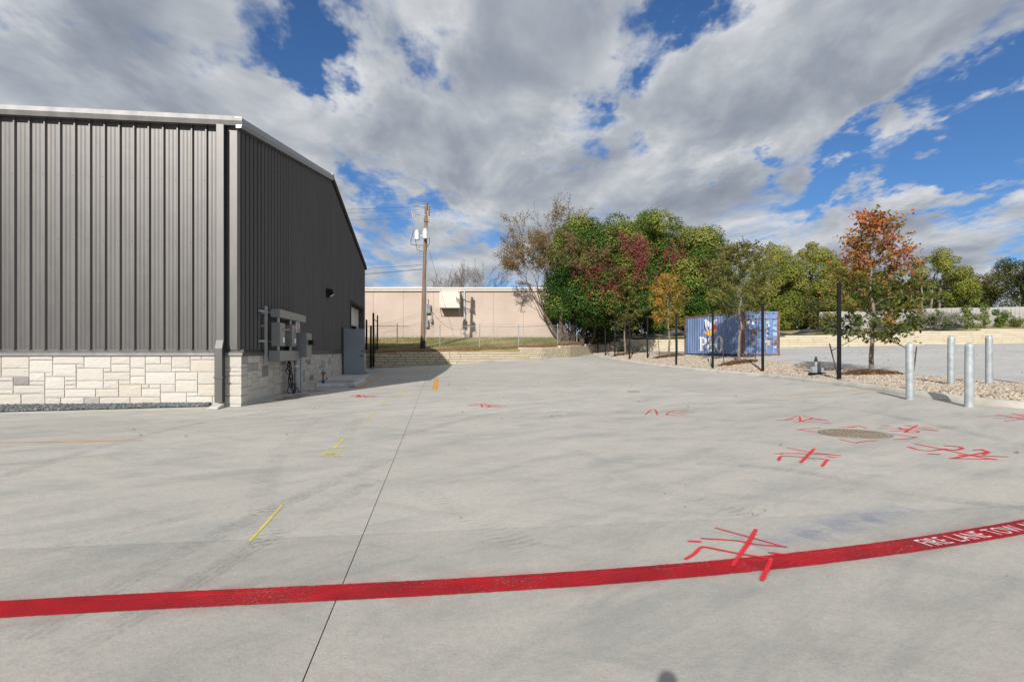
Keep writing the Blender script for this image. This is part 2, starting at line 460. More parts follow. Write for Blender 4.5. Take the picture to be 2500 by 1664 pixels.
class MB:
    def __init__(self):
        self.v = []
        self.f = []

    def add(self, vs, fs):
        o = len(self.v)
        self.v += [tuple(p) for p in vs]
        self.f += [tuple(i + o for i in f) for f in fs]
        return self

    def box(self, x0, x1, y0, y1, z0, z1):
        return self.add([(x0, y0, z0), (x1, y0, z0), (x1, y1, z0), (x0, y1, z0), (x0, y0, z1), (x1, y0, z1), (x1, y1, z1), (x0, y1, z1)],
                        [(0, 3, 2, 1), (4, 5, 6, 7), (0, 1, 5, 4), (1, 2, 6, 5), (2, 3, 7, 6), (3, 0, 4, 7)])

    def tube(self, p0, p1, r0, r1=None, n=8):
        return self.path([p0, p1], [r0, r0 if r1 is None else r1], n)

    def path(self, pts, rad, n=8):
        pts = [Vector(p) for p in pts]
        if not isinstance(rad, (list, tuple)): rad = [rad] * len(pts)
        vs, fs = [], []
        up = None
        for i, p in enumerate(pts):
            t = (pts[min(i + 1, len(pts) - 1)] - pts[max(i - 1, 0)])
            if t.length < 1e-9: t = Vector((0, 0, 1))
            t.normalize()
            if up is None:
                up = Vector((1, 0, 0)) if abs(t.x) < 0.8 else Vector((0, 1, 0))
            a = (up - t * up.dot(t))
            if a.length < 1e-6: a = t.orthogonal()
            a.normalize()
            up = a
            b = t.cross(a)
            for k in range(n):
                an = 2 * math.pi * k / n
                vs.append(p + (a * math.cos(an) + b * math.sin(an)) * rad[i])
        for i in range(len(pts) - 1):
            for k in range(n):
                k2 = (k + 1) % n
                fs.append((i * n + k, i * n + k2, (i + 1) * n + k2, (i + 1) * n + k))
        fs.append(tuple(range(n - 1, -1, -1)))
        fs.append(tuple((len(pts) - 1) * n + k for k in range(n)))
        return self.add(vs, fs)

    def lathe(self, prof, c=(0, 0, 0), n=20):
        vs, fs = [], []
        for r, z in prof:
            for k in range(n):
                an = 2 * math.pi * k / n
                vs.append((c[0] + r * math.cos(an), c[1] + r * math.sin(an), c[2] + z))
        for i in range(len(prof) - 1):
            for k in range(n):
                k2 = (k + 1) % n
                fs.append((i * n + k, i * n + k2, (i + 1) * n + k2, (i + 1) * n + k))
        fs.append(tuple(range(n - 1, -1, -1)))
        fs.append(tuple((len(prof) - 1) * n + k for k in range(n)))
        return self.add(vs, fs)

    def sweep(self, prof, path, closed=True):
        """prof: list of (across, up) offsets; path: list of (pos, across_dir)"""
        vs, fs = [], []
        n = len(prof)
        for p, a in path:
            for s, h in prof:
                vs.append((p[0] + a[0] * s, p[1] + a[1] * s, p[2] + h))
        for i in range(len(path) - 1):
            for k in range(n if closed else n - 1):
                k2 = (k + 1) % n
                fs.append((i * n + k, (i + 1) * n + k, (i + 1) * n + k2, i * n + k2))
        if closed:
            fs.append(tuple(range(n)))
            fs.append(tuple((len(path) - 1) * n + k for k in range(n - 1, -1, -1)))
        return self.add(vs, fs)

    def build(self, name, mat, parent=None, origin=(0, 0, 0), smooth=False, bevel=0.0):
        me = bpy.data.meshes.new(name)
        ox, oy, oz = origin
        me.from_pydata([(x - ox, y - oy, z - oz) for x, y, z in self.v], [], self.f)
        me.materials.append(mat)
        if smooth:
            me.polygons.foreach_set('use_smooth', [True] * len(me.polygons))
            me.set_sharp_from_angle(angle=R(42))
        me.update()
        return link(name, me, parent, (0, 0, 0) if parent else origin, bevel)


def link(name, me, parent=None, loc=(0, 0, 0), bevel=0.0):
    o = bpy.data.objects.new(name, me)
    COL.objects.link(o)
    o.location = loc
    if parent: o.parent = parent
    if bevel:
        b = o.modifiers.new('bevel', 'BEVEL')
        b.width = bevel
        b.segments = 2
        b.limit_method = 'ANGLE'
    return o


def empty(name, loc, rz=0.0):
    o = bpy.data.objects.new(name, None)
    COL.objects.link(o)
    o.location = loc
    o.rotation_euler = (0, 0, rz)
    o.empty_display_size = 0.2
    return o


def tag(o, label=None, cat=None, group=None, kind=None):
    if label: o['label'] = label
    if cat: o['category'] = cat
    if group: o['group'] = group
    if kind: o['kind'] = kind
    return o


def copy_tree(o, parent=None):
    c = o.copy()
    COL.objects.link(c)
    c.parent = parent
    for ch in list(o.children):
        copy_tree(ch, c)
    return c


def npmesh(name, verts, faces, mat, tint=None, uv=None, smooth=False):
    """fast mesh from arrays; faces all with the same number of corners"""
    verts = np.asarray(verts, np.float32)
    faces = np.asarray(faces, np.int32)
    k = faces.shape[1]
    me = bpy.data.meshes.new(name)
    me.vertices.add(len(verts))
    me.vertices.foreach_set('co', verts.ravel())
    me.loops.add(faces.size)
    me.loops.foreach_set('vertex_index', faces.ravel())
    me.polygons.add(len(faces))
    me.polygons.foreach_set('loop_start', np.arange(0, faces.size, k, dtype=np.int32))
    if smooth:
        me.polygons.foreach_set('use_smooth', np.ones(len(faces), bool))
    if tint is not None:
        a = me.attributes.new('tint', 'FLOAT', 'POINT')
        a.data.foreach_set('value', np.asarray(tint, np.float32))
    if uv is not None:
        u = me.uv_layers.new(name='UVMap')
        u.data.foreach_set('uv', np.asarray(uv, np.float32)[faces.ravel()].ravel())
    me.materials.append(mat)
    me.update()
    me.validate()
    return me


# ------------------------------------------------------------------ terrain heights
def tps(points, lam=0.02):
    p = np.array(points, float)
    xy = p[:, :2] / 10
    n = len(p)

    def U(r2):
        return np.where(r2 > 1e-12, r2 * np.log(np.maximum(r2, 1e-12)), 0.0)
    r2 = ((xy[:, None] - xy[None]) ** 2).sum(-1)
    K = U(r2) + lam * np.eye(n)
    Pm = np.c_[np.ones(n), xy]
    A = np.zeros((n + 3, n + 3))
    A[:n, :n] = K
    A[:n, n:] = Pm
    A[n:, :n] = Pm.T
    w = np.linalg.solve(A, np.r_[p[:, 2], 0, 0, 0])

    def f(x, y):
        q = np.stack([np.asarray(x, float), np.asarray(y, float)], -1) / 10
        r2 = ((q[..., None, :] - xy) ** 2).sum(-1)
        return U(r2) @ w[:n] + w[n] + q @ w[n + 1:]
    return f


G_fit = tps([(-25, -8, 0), (-10, -8, 0), (0, -8, 0), (10, -8, .08), (-25, 4, 0), (-10, 4, 0), (0, 4, 0), (6, 5, .04), (-12, 10, 0), (-5.9, 12.4, 0), (0, 11, 0.01),
             (4.5, 11, .07), (8.32, 12, .19), (9.2, 10.65, .18), (8.87, 12.9, .21), (9.35, 16.4, .22), (9.97, 22.8, .19), (9.52, 27.2, .21), (8.92, 31.3, .28),
             (7.86, 38.6, .48), (6.9, 45.5, .78), (6.6, 49.5, .97), (6.35, 47.5, .95), (-8.57, 35.1, .16), (-12, 34.5, .14), (-3.66, 36.4, .41), (-1.88, 37.5, .5), (2.0, 39.9, .66), (-8.6, 33, .12), (-6.8, 25.6, .12), (-6.3, 19.3, .08),
             (1.5, 30, .24), (0, 20, .06), (-20, 42, .2), (12, 4, .14), (18, 0, .2), (-25, 20, 0), (-25, 32, .05)], 0.01)
GX = np.arange(-32, 22.01, 0.5)
GY = np.arange(-16, 54.01, 0.5)
gxx, gyy = np.meshgrid(GX, GY, indexing='ij')
GZ = G_fit(gxx, gyy)


def bil(grid, x, y):
    fx = np.clip((np.asarray(x, float) - GX[0]) / 0.5, 0, len(GX) - 1.001)
    fy = np.clip((np.asarray(y, float) - GY[0]) / 0.5, 0, len(GY) - 1.001)
    i = fx.astype(int)
    j = fy.astype(int)
    a = fx - i
    b = fy - j
    return (grid[i, j] * (1 - a) * (1 - b) + grid[i + 1, j] * a * (1 - b) + grid[i, j + 1] * (1 - a) * b + grid[i + 1, j + 1] * a * b)


def G(x, y):
    return bil(GZ, x, y)


L_fit = tps([(13.5, 15.5, .33), (13.05, 19, .43), (12.8, 22.5, .55), (12.5, 29, .78), (11.4, 38.5, .98), (12.93, 32.1, .88), (14.65, 31, .90), (9.5, 50, 1.12), (13, 50, 1.2),
             (23.7, 50.5, 1.5), (46, 52, 1.94), (14.5, 10, .2), (40, 15, .9), (25, 25, .95), (62, 40, 2.0), (15, 5, .15), (62, 55, 2.2)], 0.01)


def L(x, y):
    return L_fit(x, y)


def gpt(px, py):
    """point of the paved yard seen at a photo pixel"""
    z = 0.0
    for _ in range(60):
        Y = FPX * (EYE - z) / max(py - HOR, 1.0)
        X = (px - 1250) / FPX * Y
        z = 0.5 * z + 0.5 * float(G(X, Y))
    return X, Y


def at(px, py, Y):
    return Vector(((px - 1250) / FPX * Y, Y, EYE - (py - HOR) / FPX * Y))


# outline of the planted island between the two paved areas, as functions of distance
KY = [4.0, 6.5, 8.0, 9.2, 10.2, 10.6, 11.0, 11.8, 12.9, 16.4, 22.8, 27.2, 31.3, 38.6, 45.5, 49.6]
KXV = [17.5, 13.0, 11.0, 9.85, 9.15, 8.95, 8.85, 8.78, 8.80, 9.35, 9.97, 9.52, 8.92, 7.86, 6.9, 6.45]
EYV = [4.0, 10, 13, 15.5, 19, 22.5, 24, 29, 38.5, 49.6]
EXV = [18.5, 14.6, 13.8, 13.5, 13.05, 12.8, 12.6, 12.5, 11.4, 9.6]


def smooth_interp(ys, xs):
    t = np.arange(ys[0], ys[-1] + .001, 0.1)
    v = np.interp(t, ys, xs)
    k = np.ones(9) / 9
    vp = np.r_[np.full(4, v[0]), v, np.full(4, v[-1])]
    for _ in range(2):
        vs = np.convolve(np.r_[2 * v[0] - v[4:0:-1], v, 2 * v[-1] - v[-2:-6:-1]], k, 'valid')
        v = vs
    return lambda y: np.interp(y, t, v)


KX = smooth_interp(KY, KXV)
EX = smooth_interp(EYV, EXV)


def ROCK(x, y):
    k = KX(y) + 0.28
    e = EX(y)
    s = np.clip((x - k) / np.maximum(e - k, .3), 0, 1)
    z0 = G(k, y) + 0.10
    z1 = L(e, y) - 0.02
    return z0 * (1 - s) + z1 * s + 0.10 * np.sin(np.pi * s)


# ------------------------------------------------------------------ the ground
ground = npmesh('ground', [(-1500, -1500, -0.8), (1500, -1500, -0.8), (1500, 1500, -0.8), (-1500, 1500, -0.8)], [(0, 1, 2, 3)], M_EARTH)
tag(link('ground', ground), kind='structure')

BD = Vector((-0.1277, 0.9918))               # depth direction of the metal building and of the paving joints
BU = Vector((0.9918, 0.1277))
J0 = Vector((-0.87, 2.92))
pav = empty('yard_paving', (0, 0, 0))
tag(pav, kind='structure')


def uv_to_xy(u, v):
    return J0.x + BU.x * u + BD.x * v, J0.y + BU.y * u + BD.y * v


us = [-26, -14.6, -7.3, 0, 7.3, 14.6, 19]
vs_ = [-14, -6.5, 0.85, 7.95, 15.05, 22.15, 29.25, 36.35, 47.4]
tones = {}
for i in range(len(us) - 1):
    for j in range(len(vs_) - 1):
        gu0 = 0.0024 if us[i] == 0 else 0.001
        gu1 = 0.0024 if us[i + 1] == 0 else 0.001
        u = np.linspace(us[i] + gu0, us[i + 1] - gu1, 16)
        v = np.linspace(vs_[j] + 0.001, vs_[j + 1] - 0.001, 16)
        uu, vv = np.meshgrid(u, v, indexing='ij')
        x, y = uv_to_xy(uu, vv)
        lim = np.where(y > 4.0, KX(y) + 0.12, 60)
        if (x - lim > 0).all(): continue
        x = np.minimum(x, lim)
        z = G(x, y)
        idx = np.arange(256).reshape(16, 16)
        fs = np.stack([idx[:-1, :-1], idx[1:, :-1], idx[1:, 1:], idx[:-1, 1:]], -1).reshape(-1, 4)
        keep = (np.abs(x.ravel()[fs[:, 0]] - x.ravel()[fs[:, 1]]) > 1e-4) | (np.abs(x.ravel()[fs[:, 3]] - x.ravel()[fs[:, 2]]) > 1e-4)
        me = npmesh('slab', np.stack([x, y, z], -1).reshape(-1, 3), fs[keep], M_CONC, smooth=True)
        o = link('slab', me, pav)
        o['tone'] = {(2, 0): -.14, (3, 0): -.12, (2, 1): -0.15, (2, 2): -0.02, (3, 1): -0.12, (3, 2): -0.04, (1, 1): -0.14, (4, 1): -0.12, (2, 3): .05, (3, 3): .05}.get((i, j), random.uniform(-0.02, 0.03))
# dark filler seen down the open joints
x = np.linspace(-26, 19, 60)
y = np.linspace(-14, 47.4, 80)
uu, vv = np.meshgrid(x, y, indexing='ij')
px_, py_ = uv_to_xy(uu, vv)
px_ = np.minimum(px_, np.where(py_ > 4.0, KX(py_) + 0.08, 60))
idx = np.arange(60 * 80).reshape(60, 80)
fs = np.stack([idx[:-1, :-1], idx[1:, :-1], idx[1:, 1:], idx[:-1, 1:]], -1).reshape(-1, 4)
link('joint_filler', npmesh('joint_filler', np.stack([px_, py_, G(px_, py_) - 0.02], -1).reshape(-1, 3), fs, M_JOINT), pav)

# second, higher lot behind the island
xs = np.linspace(0, 1, 40)
ys = np.linspace(4.0, 52.5, 60)
tt, yy = np.meshgrid(xs, ys, indexing='ij')
e = EX(np.minimum(yy, 49.6)) - 0.05
xx = e + (70 - e) * tt ** 1.6
zz_ = L(xx, yy)
idx = np.arange(40 * 60).reshape(40, 60)
fs = np.stack([idx[:-1, :-1], idx[1:, :-1], idx[1:, 1:], idx[:-1, 1:]], -1).reshape(-1, 4)
lot = link('rear_lot', npmesh('rear_lot', np.stack([xx, yy, zz_], -1).reshape(-1, 3), fs, M_CONC2, smooth=True))
lot['tone'] = 0.0
tag(lot, kind='structure')

# kerb round the island
kp = []
for y in np.arange(4.0, 49.61, 0.3):
    x = float(KX(y))
    dx = float(KX(min(y + .1, 49.6)) - KX(max(y - .1, 4.0)))
    dy = min(y + .1, 49.6) - max(y - .1, 4.0)
    a = Vector((dy, -dx)).normalized()
    kp.append(((x, y, float(G(x, y))), (a.x, a.y)))
kb = MB().sweep([(-0.0, -0.08), (0.0, 0.02), (0.05, 0.10), (0.10, 0.125), (0.30, 0.12), (0.32, -0.08)], kp)
tag(kb.build('island_kerb', M_KERB, smooth=True), kind='structure')

# rock bed surface and its stones
ny, nx = 140, 14
ys = np.linspace(4.2, 49.5, ny)
P_ = []
for y in ys:
    k = float(KX(y)) + 0.26
    e = float(EX(y)) + 0.02
    for s in np.linspace(0, 1, nx):
        x = k + (e - k) * s
        P_.append((x, y, float(ROCK(x, y)) - 0.015))
idx = np.arange(ny * nx).reshape(ny, nx)
fs = np.stack([idx[:-1, :-1], idx[:-1, 1:], idx[1:, 1:], idx[1:, :-1]], -1).reshape(-1, 4)
tag(link('rock_bed', npmesh('rock_bed', P_, fs, M_ROCKBED, smooth=True)), kind='structure')

ICO_V = None


def ico():
    p = (1 + 5 ** .5) / 2
    v = np.array([(-1, p, 0), (1, p, 0), (-1, -p, 0), (1, -p, 0), (0, -1, p), (0, 1, p), (0, -1, -p), (0, 1, -p), (p, 0, -1), (p, 0, 1), (-p, 0, -1), (-p, 0, 1)], float)
    v /= np.linalg.norm(v[0])
    f = np.array([(0, 11, 5), (0, 5, 1), (0, 1, 7), (0, 7, 10), (0, 10, 11), (1, 5, 9), (5, 11, 4), (11, 10, 2), (10, 7, 6), (7, 1, 8),
                  (3, 9, 4), (3, 4, 2), (3, 2, 6), (3, 6, 8), (3, 8, 9), (4, 9, 5), (2, 4, 11), (6, 2, 10), (8, 6, 7), (9, 8, 1)])
    return v, f


def stones(name, cx, cy, cz, size, mat, flat=0.55):
    v, f = ico()
    n = len(cx)
    a = RNG.uniform(0, 2 * np.pi, n)
    sz = np.stack([size * RNG.uniform(.8, 1.5, n), size * RNG.uniform(.6, 1.0, n), size * RNG.uniform(.35, flat + .25, n)], -1)
    V = v[None] * RNG.uniform(.72, 1.15, (n, 12, 1)) * sz[:, None]
    tilt = RNG.uniform(-.5, .5, (n, 1))
    V[..., 2] += V[..., 0] * tilt
    c, s = np.cos(a)[:, None], np.sin(a)[:, None]
    x = V[..., 0] * c - V[..., 1] * s + cx[:, None]
    y = V[..., 0] * s + V[..., 1] * c + cy[:, None]
    z = V[..., 2] + cz[:, None]
    F = f[None] + (np.arange(n) * 12)[:, None, None]
    tint = np.repeat(RNG.uniform(0, 1, n), 12)
    return npmesh(name, np.stack([x, y, z], -1).reshape(-1, 3), F.reshape(-1, 3), mat, tint)


def stonetint(name, stops):
    m, t, b = newmat(name)
    at_ = t.new('ShaderNodeAttribute', attribute_name='tint')
    c = t.ramp(at_.outputs['Fac'], stops)
    pos = t.new('ShaderNodeNewGeometry').outputs['Position']
    c = t.mix(t.m('MULTIPLY', t.ss(t.noise(pos, 30, 4), 0.45, 0.7), 0.3), c, (0.3, 0.25, 0.18))
    t.put(b.inputs['Base Color'], c)
    b.inputs['Roughness'].default_value = 0.9
    return m


M_RIVER = stonetint('tan_river_rock', [(0, (0.26, 0.19, 0.13)), (.25, (0.37, 0.30, 0.225)), (.6, (0.43, 0.365, 0.29)), (.85, (0.50, 0.445, 0.375)), (1, (0.29, 0.265, 0.23))])
M_DARKROCK = stonetint('slate_gravel', [(0, (0.05, 0.06, 0.07)), (.5, (0.09, 0.105, 0.12)), (.85, (0.15, 0.165, 0.18)), (1, (0.28, 0.26, 0.23))])
n = 42000
yy = 8 + 42 * RNG.uniform(0, 1, n) ** 1.25
ss_ = RNG.uniform(0, 1, n)
k = KX(yy) + 0.33
xx = k + (EX(yy) - 0.02 - k) * ss_
tag(link('rock_mulch', stones('rock_mulch', xx, yy, ROCK(xx, yy) + 0.012, RNG.uniform(.026, .060, n), M_RIVER)),
    'tan river rocks covering the bed between the two paved areas', 'rocks', kind='stuff')

# ------------------------------------------------------------------ terrain behind the retaining wall
WALLX = [-40, -12, -8.57, -3.66, -1.88, 2.0, 4.2, 6.35, 8.0, 24, 80]
WALLY = [31, 34.5, 35.2, 36.5, 37.5, 40.3, 43.2, 47.4, 49.8, 50.6, 54]


def wally(x):
    return np.interp(x, WALLX, WALLY)


def walltop(x):
    st = [(-99, 1.0), (-7.2, 1.2), (0.5, 1.4), (3.4, 1.6), (5.8, 1.8), (7.7, 2.0), (9.3, 2.2), (19.0, 2.4), (24.0, 2.6), (29.0, 2.8), (35.5, 3.0), (42.0, 3.2), (50, 3.4)]
    r = st[0][1]
    for a, b in st:
        if x >= a: r = b
    return r


PWY = 46.2                                  # front plane of the pink warehouse


def hill(x, y):
    w = wally(x)
    top = np.interp(x, [-40, -8.6, -3.7, 2, 6.4, 10, 20, 30, 46, 80], [1.05, 1.07, 1.2, 1.42, 1.8, 2.16, 2.4, 2.75, 3.2, 3.6])
    d_ = np.maximum(y - w, 0)
    q = np.clip((y - w) / np.maximum(PWY - w, 4), 0, 1)
    z1_ = top + (2.28 - top) * q - .04 * (d_ < .3) + np.maximum(y - PWY, 0) * .018
    rise2 = np.interp(d_, [0, 1, 4, 12, 60, 200], [-.04, .1, .45, .8, 1.6, 3.0])
    f = np.clip((x - 4) / 5, 0, 1)
    return z1_ * (1 - f) + (top + rise2) * f


xs = np.r_[np.linspace(-60, -15, 46), np.linspace(-14.75, 12, 108), np.linspace(13, 110, 98)]
ts = np.r_[.06, .08, np.linspace(0.12, 14, 36), np.linspace(16, 90, 20)]
xx, dd_ = np.meshgrid(xs, ts, indexing='ij')
yy = wally(xx) + dd_
zz_ = hill(xx, yy) + 0.03 * np.sin(xx * 1.7) * np.sin(yy * 1.3) - np.where(dd_ < .07, .8, 0)
idx = np.arange(xx.size).reshape(xx.shape)
fs = np.stack([idx[:-1, :-1], idx[1:, :-1], idx[1:, 1:], idx[:-1, 1:]], -1).reshape(-1, 4)
tag(link('hillside', npmesh('hillside', np.stack([xx, yy, zz_], -1).reshape(-1, 3), fs, M_TURF, smooth=True)), kind='structure')
# bark mulch strip along the top of the wall
mb = MB()
for a in np.arange(-12, 9.6, 0.4):
    pass
xs = np.arange(-12.5, 9.5, 0.35)
V_, F_ = [], []
for i, x in enumerate(xs):
    wid = 1.15 + 0.35 * math.sin(x * 1.3) + 0.2 * math.sin(x * 3.1) + (0.5 if -9 < x < -6 else 0)
    for s in np.linspace(0, 1, 6):
        y = float(wally(x)) + 0.10 + wid * s
        V_.append((x, y, float(hill(x, y)) + 0.02 + 0.07 * math.sin(math.pi * s) + random.uniform(0, .03) - (.25 if s == 0 else 0)))
idx = np.arange(len(xs) * 6).reshape(len(xs), 6)
fs = np.stack([idx[:-1, :-1], idx[1:, :-1], idx[1:, 1:], idx[:-1, 1:]], -1).reshape(-1, 4)
tag(link('mulch_strip', npmesh('mulch_strip', V_, fs, M_MULCH)), 'brown bark mulch strip along the top of the retaining wall', 'mulch', kind='stuff')

# grass blades on the slope
n = 60000
gx = RNG.uniform(-18, 6, n)
gy = wally(gx) + 1.0 + RNG.uniform(0, 1, n) * np.maximum(PWY - .1 - wally(gx) - 1.0, .2)
gz = hill(gx, gy)
a = RNG.uniform(0, 2 * np.pi, n)
hgt = RNG.uniform(.05, .13, n)
wd = RNG.uniform(.012, .03, n)
lean = RNG.uniform(-.06, .06, (n, 2))
V_ = np.stack([np.stack([gx - np.cos(a) * wd, gy - np.sin(a) * wd, gz], -1), np.stack([gx + np.cos(a) * wd, gy + np.sin(a) * wd, gz], -1),
               np.stack([gx + lean[:, 0], gy + lean[:, 1], gz + hgt], -1)], 1)
M_GRASS = leafmat('grass_blades', [(0, (0.15, 0.17, 0.05)), (.4, (0.26, 0.245, 0.09)), (.7, (0.38, 0.32, 0.16)), (1, (0.44, 0.36, 0.20))], 0.8, 0.2)
patch = np.clip(0.45 + 0.22 * np.sin(gx * 0.8 + gy * .5) + 0.15 * np.sin(gx * 2.1 - gy * 1.7) + RNG.normal(0, .16, n), 0, 1)
tag(link('grass', npmesh('grass', V_.reshape(-1, 3), np.arange(3 * n).reshape(-1, 3), M_GRASS, np.repeat(patch, 3))),
    'dry yellow green grass on the slope below the pink warehouse', 'grass', kind='stuff')

# ------------------------------------------------------------------ retaining walls of cut limestone blocks
BLK = MB()
bx, by, bz = .5, .5, .5
be = 0.035
# unit block with chamfered front edges and a slightly pillowed face
vsb = [(-.5, .5, -.5), (.5, .5, -.5), (.5, .5, .5), (-.5, .5, .5), (-.5, -.38, -.5), (.5, -.38, -.5), (.5, -.38, .5), (-.5, -.38, .5),
       (-.47, -.5, -.40), (.47, -.5, -.40), (.47, -.5, .40), (-.47, -.5, .40)]
BLK.add(vsb, [(0, 3, 2, 1), (0, 1, 5, 4), (1, 2, 6, 5), (2, 3, 7, 6), (3, 0, 4, 7), (4, 5, 9, 8), (5, 6, 10, 9), (6, 7, 11, 10), (7, 4, 8, 11), (8, 9, 10, 11)])
blk_me = bpy.data.meshes.new('block')
blk_me.from_pydata(BLK.v, [], BLK.f)
blk_me.materials.append(M_BLOCK)


def retaining(name, label, x0, x1, basef, blen, row):
    # arc-length table along the wall line
    tx_ = np.linspace(x0, x1, 600)
    ty_ = wally(tx_)
    ts_ = np.r_[0, np.cumsum(np.hypot(np.diff(tx_), np.diff(ty_)))]
    X = lambda q: float(np.interp(q, ts_, tx_))
    Yf = lambda q: float(np.interp(q, ts_, ty_))
    LT = float(ts_[-1])
    qtop = lambda x: -0.4 + row * round((walltop(x) + 0.4) / row)
    root = empty(name, (x0, float(wally(x0)), 0))
    tag(root, label, 'retaining wall')
    core = MB()
    sg = np.linspace(0, LT, int(LT / .4))
    for a, b in zip(sg[:-1], sg[1:]):
        xa, xb, ya, yb = X(a), X(b), Yf(a), Yf(b)
        tn = Vector((xb - xa, yb - ya)).normalized()
        n_ = Vector((-tn.y, tn.x))
        t = min(qtop(xa + .001), qtop(xb - .001)) - 0.012
        zb = float(min(basef(xa, ya), basef(xb, yb))) - 0.5
        A0, B0, A1, B1 = (Vector((xa, ya)) + n_ * .05, Vector((xb, yb)) + n_ * .05, Vector((xa, ya)) + n_ * .3, Vector((xb, yb)) + n_ * .3)
        core.add([(*A0, zb), (*B0, zb), (*B1, zb), (*A1, zb), (*A0, t), (*B0, t), (*B1, t), (*A1, t)],
                 [(0, 3, 2, 1), (4, 5, 6, 7), (0, 1, 5, 4), (2, 3, 7, 6)] + ([(3, 0, 4, 7)] if a == sg[0] else []) + ([(1, 2, 6, 5)] if b == sg[-1] else []))
    core.build('core', M_BLOCKJ, root, root.location)
    cnt = 0
    items = []
    for r in range(0, 30):
        zt = -0.4 + row * (r + 1)
        x = -(blen * .5 if r % 2 else 0) + random.uniform(-.1, .1)
        while x < LT - .05:
            ln = blen * random.choice([.8, 1.0, 1.0, 1.25])
            a, b = max(x, 0), min(x + ln, LT)
            x += ln
            if b - a < .12: continue
            while b - a > .15 and zt > qtop(X(a + .01)) + .001: a += .1
            while b - a > .15 and zt > qtop(X(b - .01)) + .001: b -= .1
            m_ = (a + b) / 2
            if zt > qtop(X(m_)) + .001 or b - a < .15: continue
            if zt < float(basef(X(m_), Yf(m_) - .2)) + .02: continue
            items.append((a, b, zt))
    for a, b, zt in items:
        m_ = (a + b) / 2
        an = math.atan2(Yf(b) - Yf(a), X(b) - X(a))
        o = bpy.data.objects.new('block', blk_me)
        COL.objects.link(o)
        o.parent = root
        o.location = (X(m_) - root.location.x, Yf(m_) - root.location.y + random.uniform(-.010, .010), zt - row / 2)
        o.scale = ((b - a) - .012, .30, row - .012)
        o.rotation_euler = (random.uniform(-.01, .01), random.uniform(-.004, .004), an + random.uniform(-.01, .01))
        cnt += 1
    return cnt


c1 = retaining('retaining_wall', 'low stepped cream limestone block wall in front of the grass slope', -11.6, 7.9, lambda x, y: G(x, y), 0.66, .155)
c2 = retaining('retaining_wall', 'long cream limestone block wall behind the blue container at the back of the upper lot', 7.9, 55.0, lambda x, y: L(x, y), 1.05, .2)
import sys; print('blocks', c1, c2, file=sys.stderr)

# ------------------------------------------------------------------ the metal building
BROT = math.atan2(0.1277, 0.9918)
CORN = Vector((-5.87, 12.44, 0.0))
bld = empty('metal_building', CORN, BROT)
tag(bld, 'charcoal ribbed metal warehouse with white limestone base', 'warehouse')
# local frame: x along the front (front runs to -x), y along the side (depth), outer stone corner at 0,0
LEN, WID = 16.0, 21.75
IN = 0.10                                   # metal skin sits back from the stone face
ZC, ZS, ZE = 1.235, 1.11, 6.10              # top of ledge flashing, top of stone, eave of the wall sheets
RIDGE = WID / 2
SLOPE = (8.30 - 6.22) / RIDGE


def roofz(y):
    return 6.22 + SLOPE * (RIDGE - abs(y - RIDGE))


RP = 0.29
# rib profile in (offset along the wall, depth out of the wall)
PROF = [(0.0, 0.0), (0.030, 0.042), (0.056, 0.042), (0.078, 0.0), (0.130, 0.0), (0.139, 0.003), (0.149, 0.003), (0.158, 0.0),
        (0.208, 0.0), (0.217, 0.003), (0.227, 0.003), (0.236, 0.0)]
DOOR_Y = (13.25, 14.22)
OH_Y = (15.9, 20.62)
OH_Z = 3.58


def panel_front(s0):
    vs, fs = [], []
    cols = [(s0 + k * RP + a, dpt) for k in range(3) for a, dpt in PROF] + [(s0 + 3 * RP, 0.0)]
    for s, dpt in cols:
        vs += [(-IN - s, IN - dpt, ZC - 0.01), (-IN - s, IN - dpt, ZE)]
    for i in range(len(cols) - 1):
        fs.append((2 * i, 2 * i + 1, 2 * i + 3, 2 * i + 2))
    return vs, fs


NF = int(LEN / (3 * RP))
pan_me = bpy.data.meshes.new('wall_panel')
v_, f_ = panel_front(0.0)
pan_me.from_pydata(v_, [], f_)
pan_me.materials.append(M_PANEL)
for i in range(NF):
    o = link('wall_panel', pan_me, bld)
    o.location = (-0.03 - i * 3 * RP, 0, 0)
FRONT_END = -IN - 0.03 - NF * 3 * RP
NS = int((WID - 2 * IN) / (3 * RP)) + 1
for i in range(NS):
    mb = MB()
    s0 = i * 3 * RP + 0.03
    cols = [(s0 + k * RP + a, dpt * 1.3) for k in range(3) for a, dpt in PROF] + [(s0 + 3 * RP, 0.0)]
    # break columns at openings and ridge
    brk = [DOOR_Y[0], DOOR_Y[1], OH_Y[0], OH_Y[1], RIDGE, WID - IN]
    res = []
    for (a, da), (b, db) in zip(cols[:-1], cols[1:]):
        cuts = [a] + [q for q in brk if a + 1e-4 < q + -0.0 < b - 1e-4] + [b]
        for c0, c1_ in zip(cuts[:-1], cuts[1:]):
            t0 = da + (db - da) * (c0 - a) / (b - a)
            t1 = da + (db - da) * (c1_ - a) / (b - a)
            res.append((c0, t0, c1_, t1))
    for c0, t0, c1_, t1 in res:
        m_ = (c0 + c1_) / 2
        if m_ > WID - IN: continue
        z0 = ZC - 0.01
        if DOOR_Y[0] < m_ < DOOR_Y[1]: z0 = 2.2
        if OH_Y[0] < m_ < OH_Y[1]: z0 = OH_Z
        mb.add([(-IN + t0, c0, z0), (-IN + t1, c1_, z0), (-IN + t1, c1_, roofz(c1_) - .04), (-IN + t0, c0, roofz(c0) - .04)], [(0, 1, 2, 3)])
    if mb.v: mb.build('wall_panel', M_PANEL, bld)
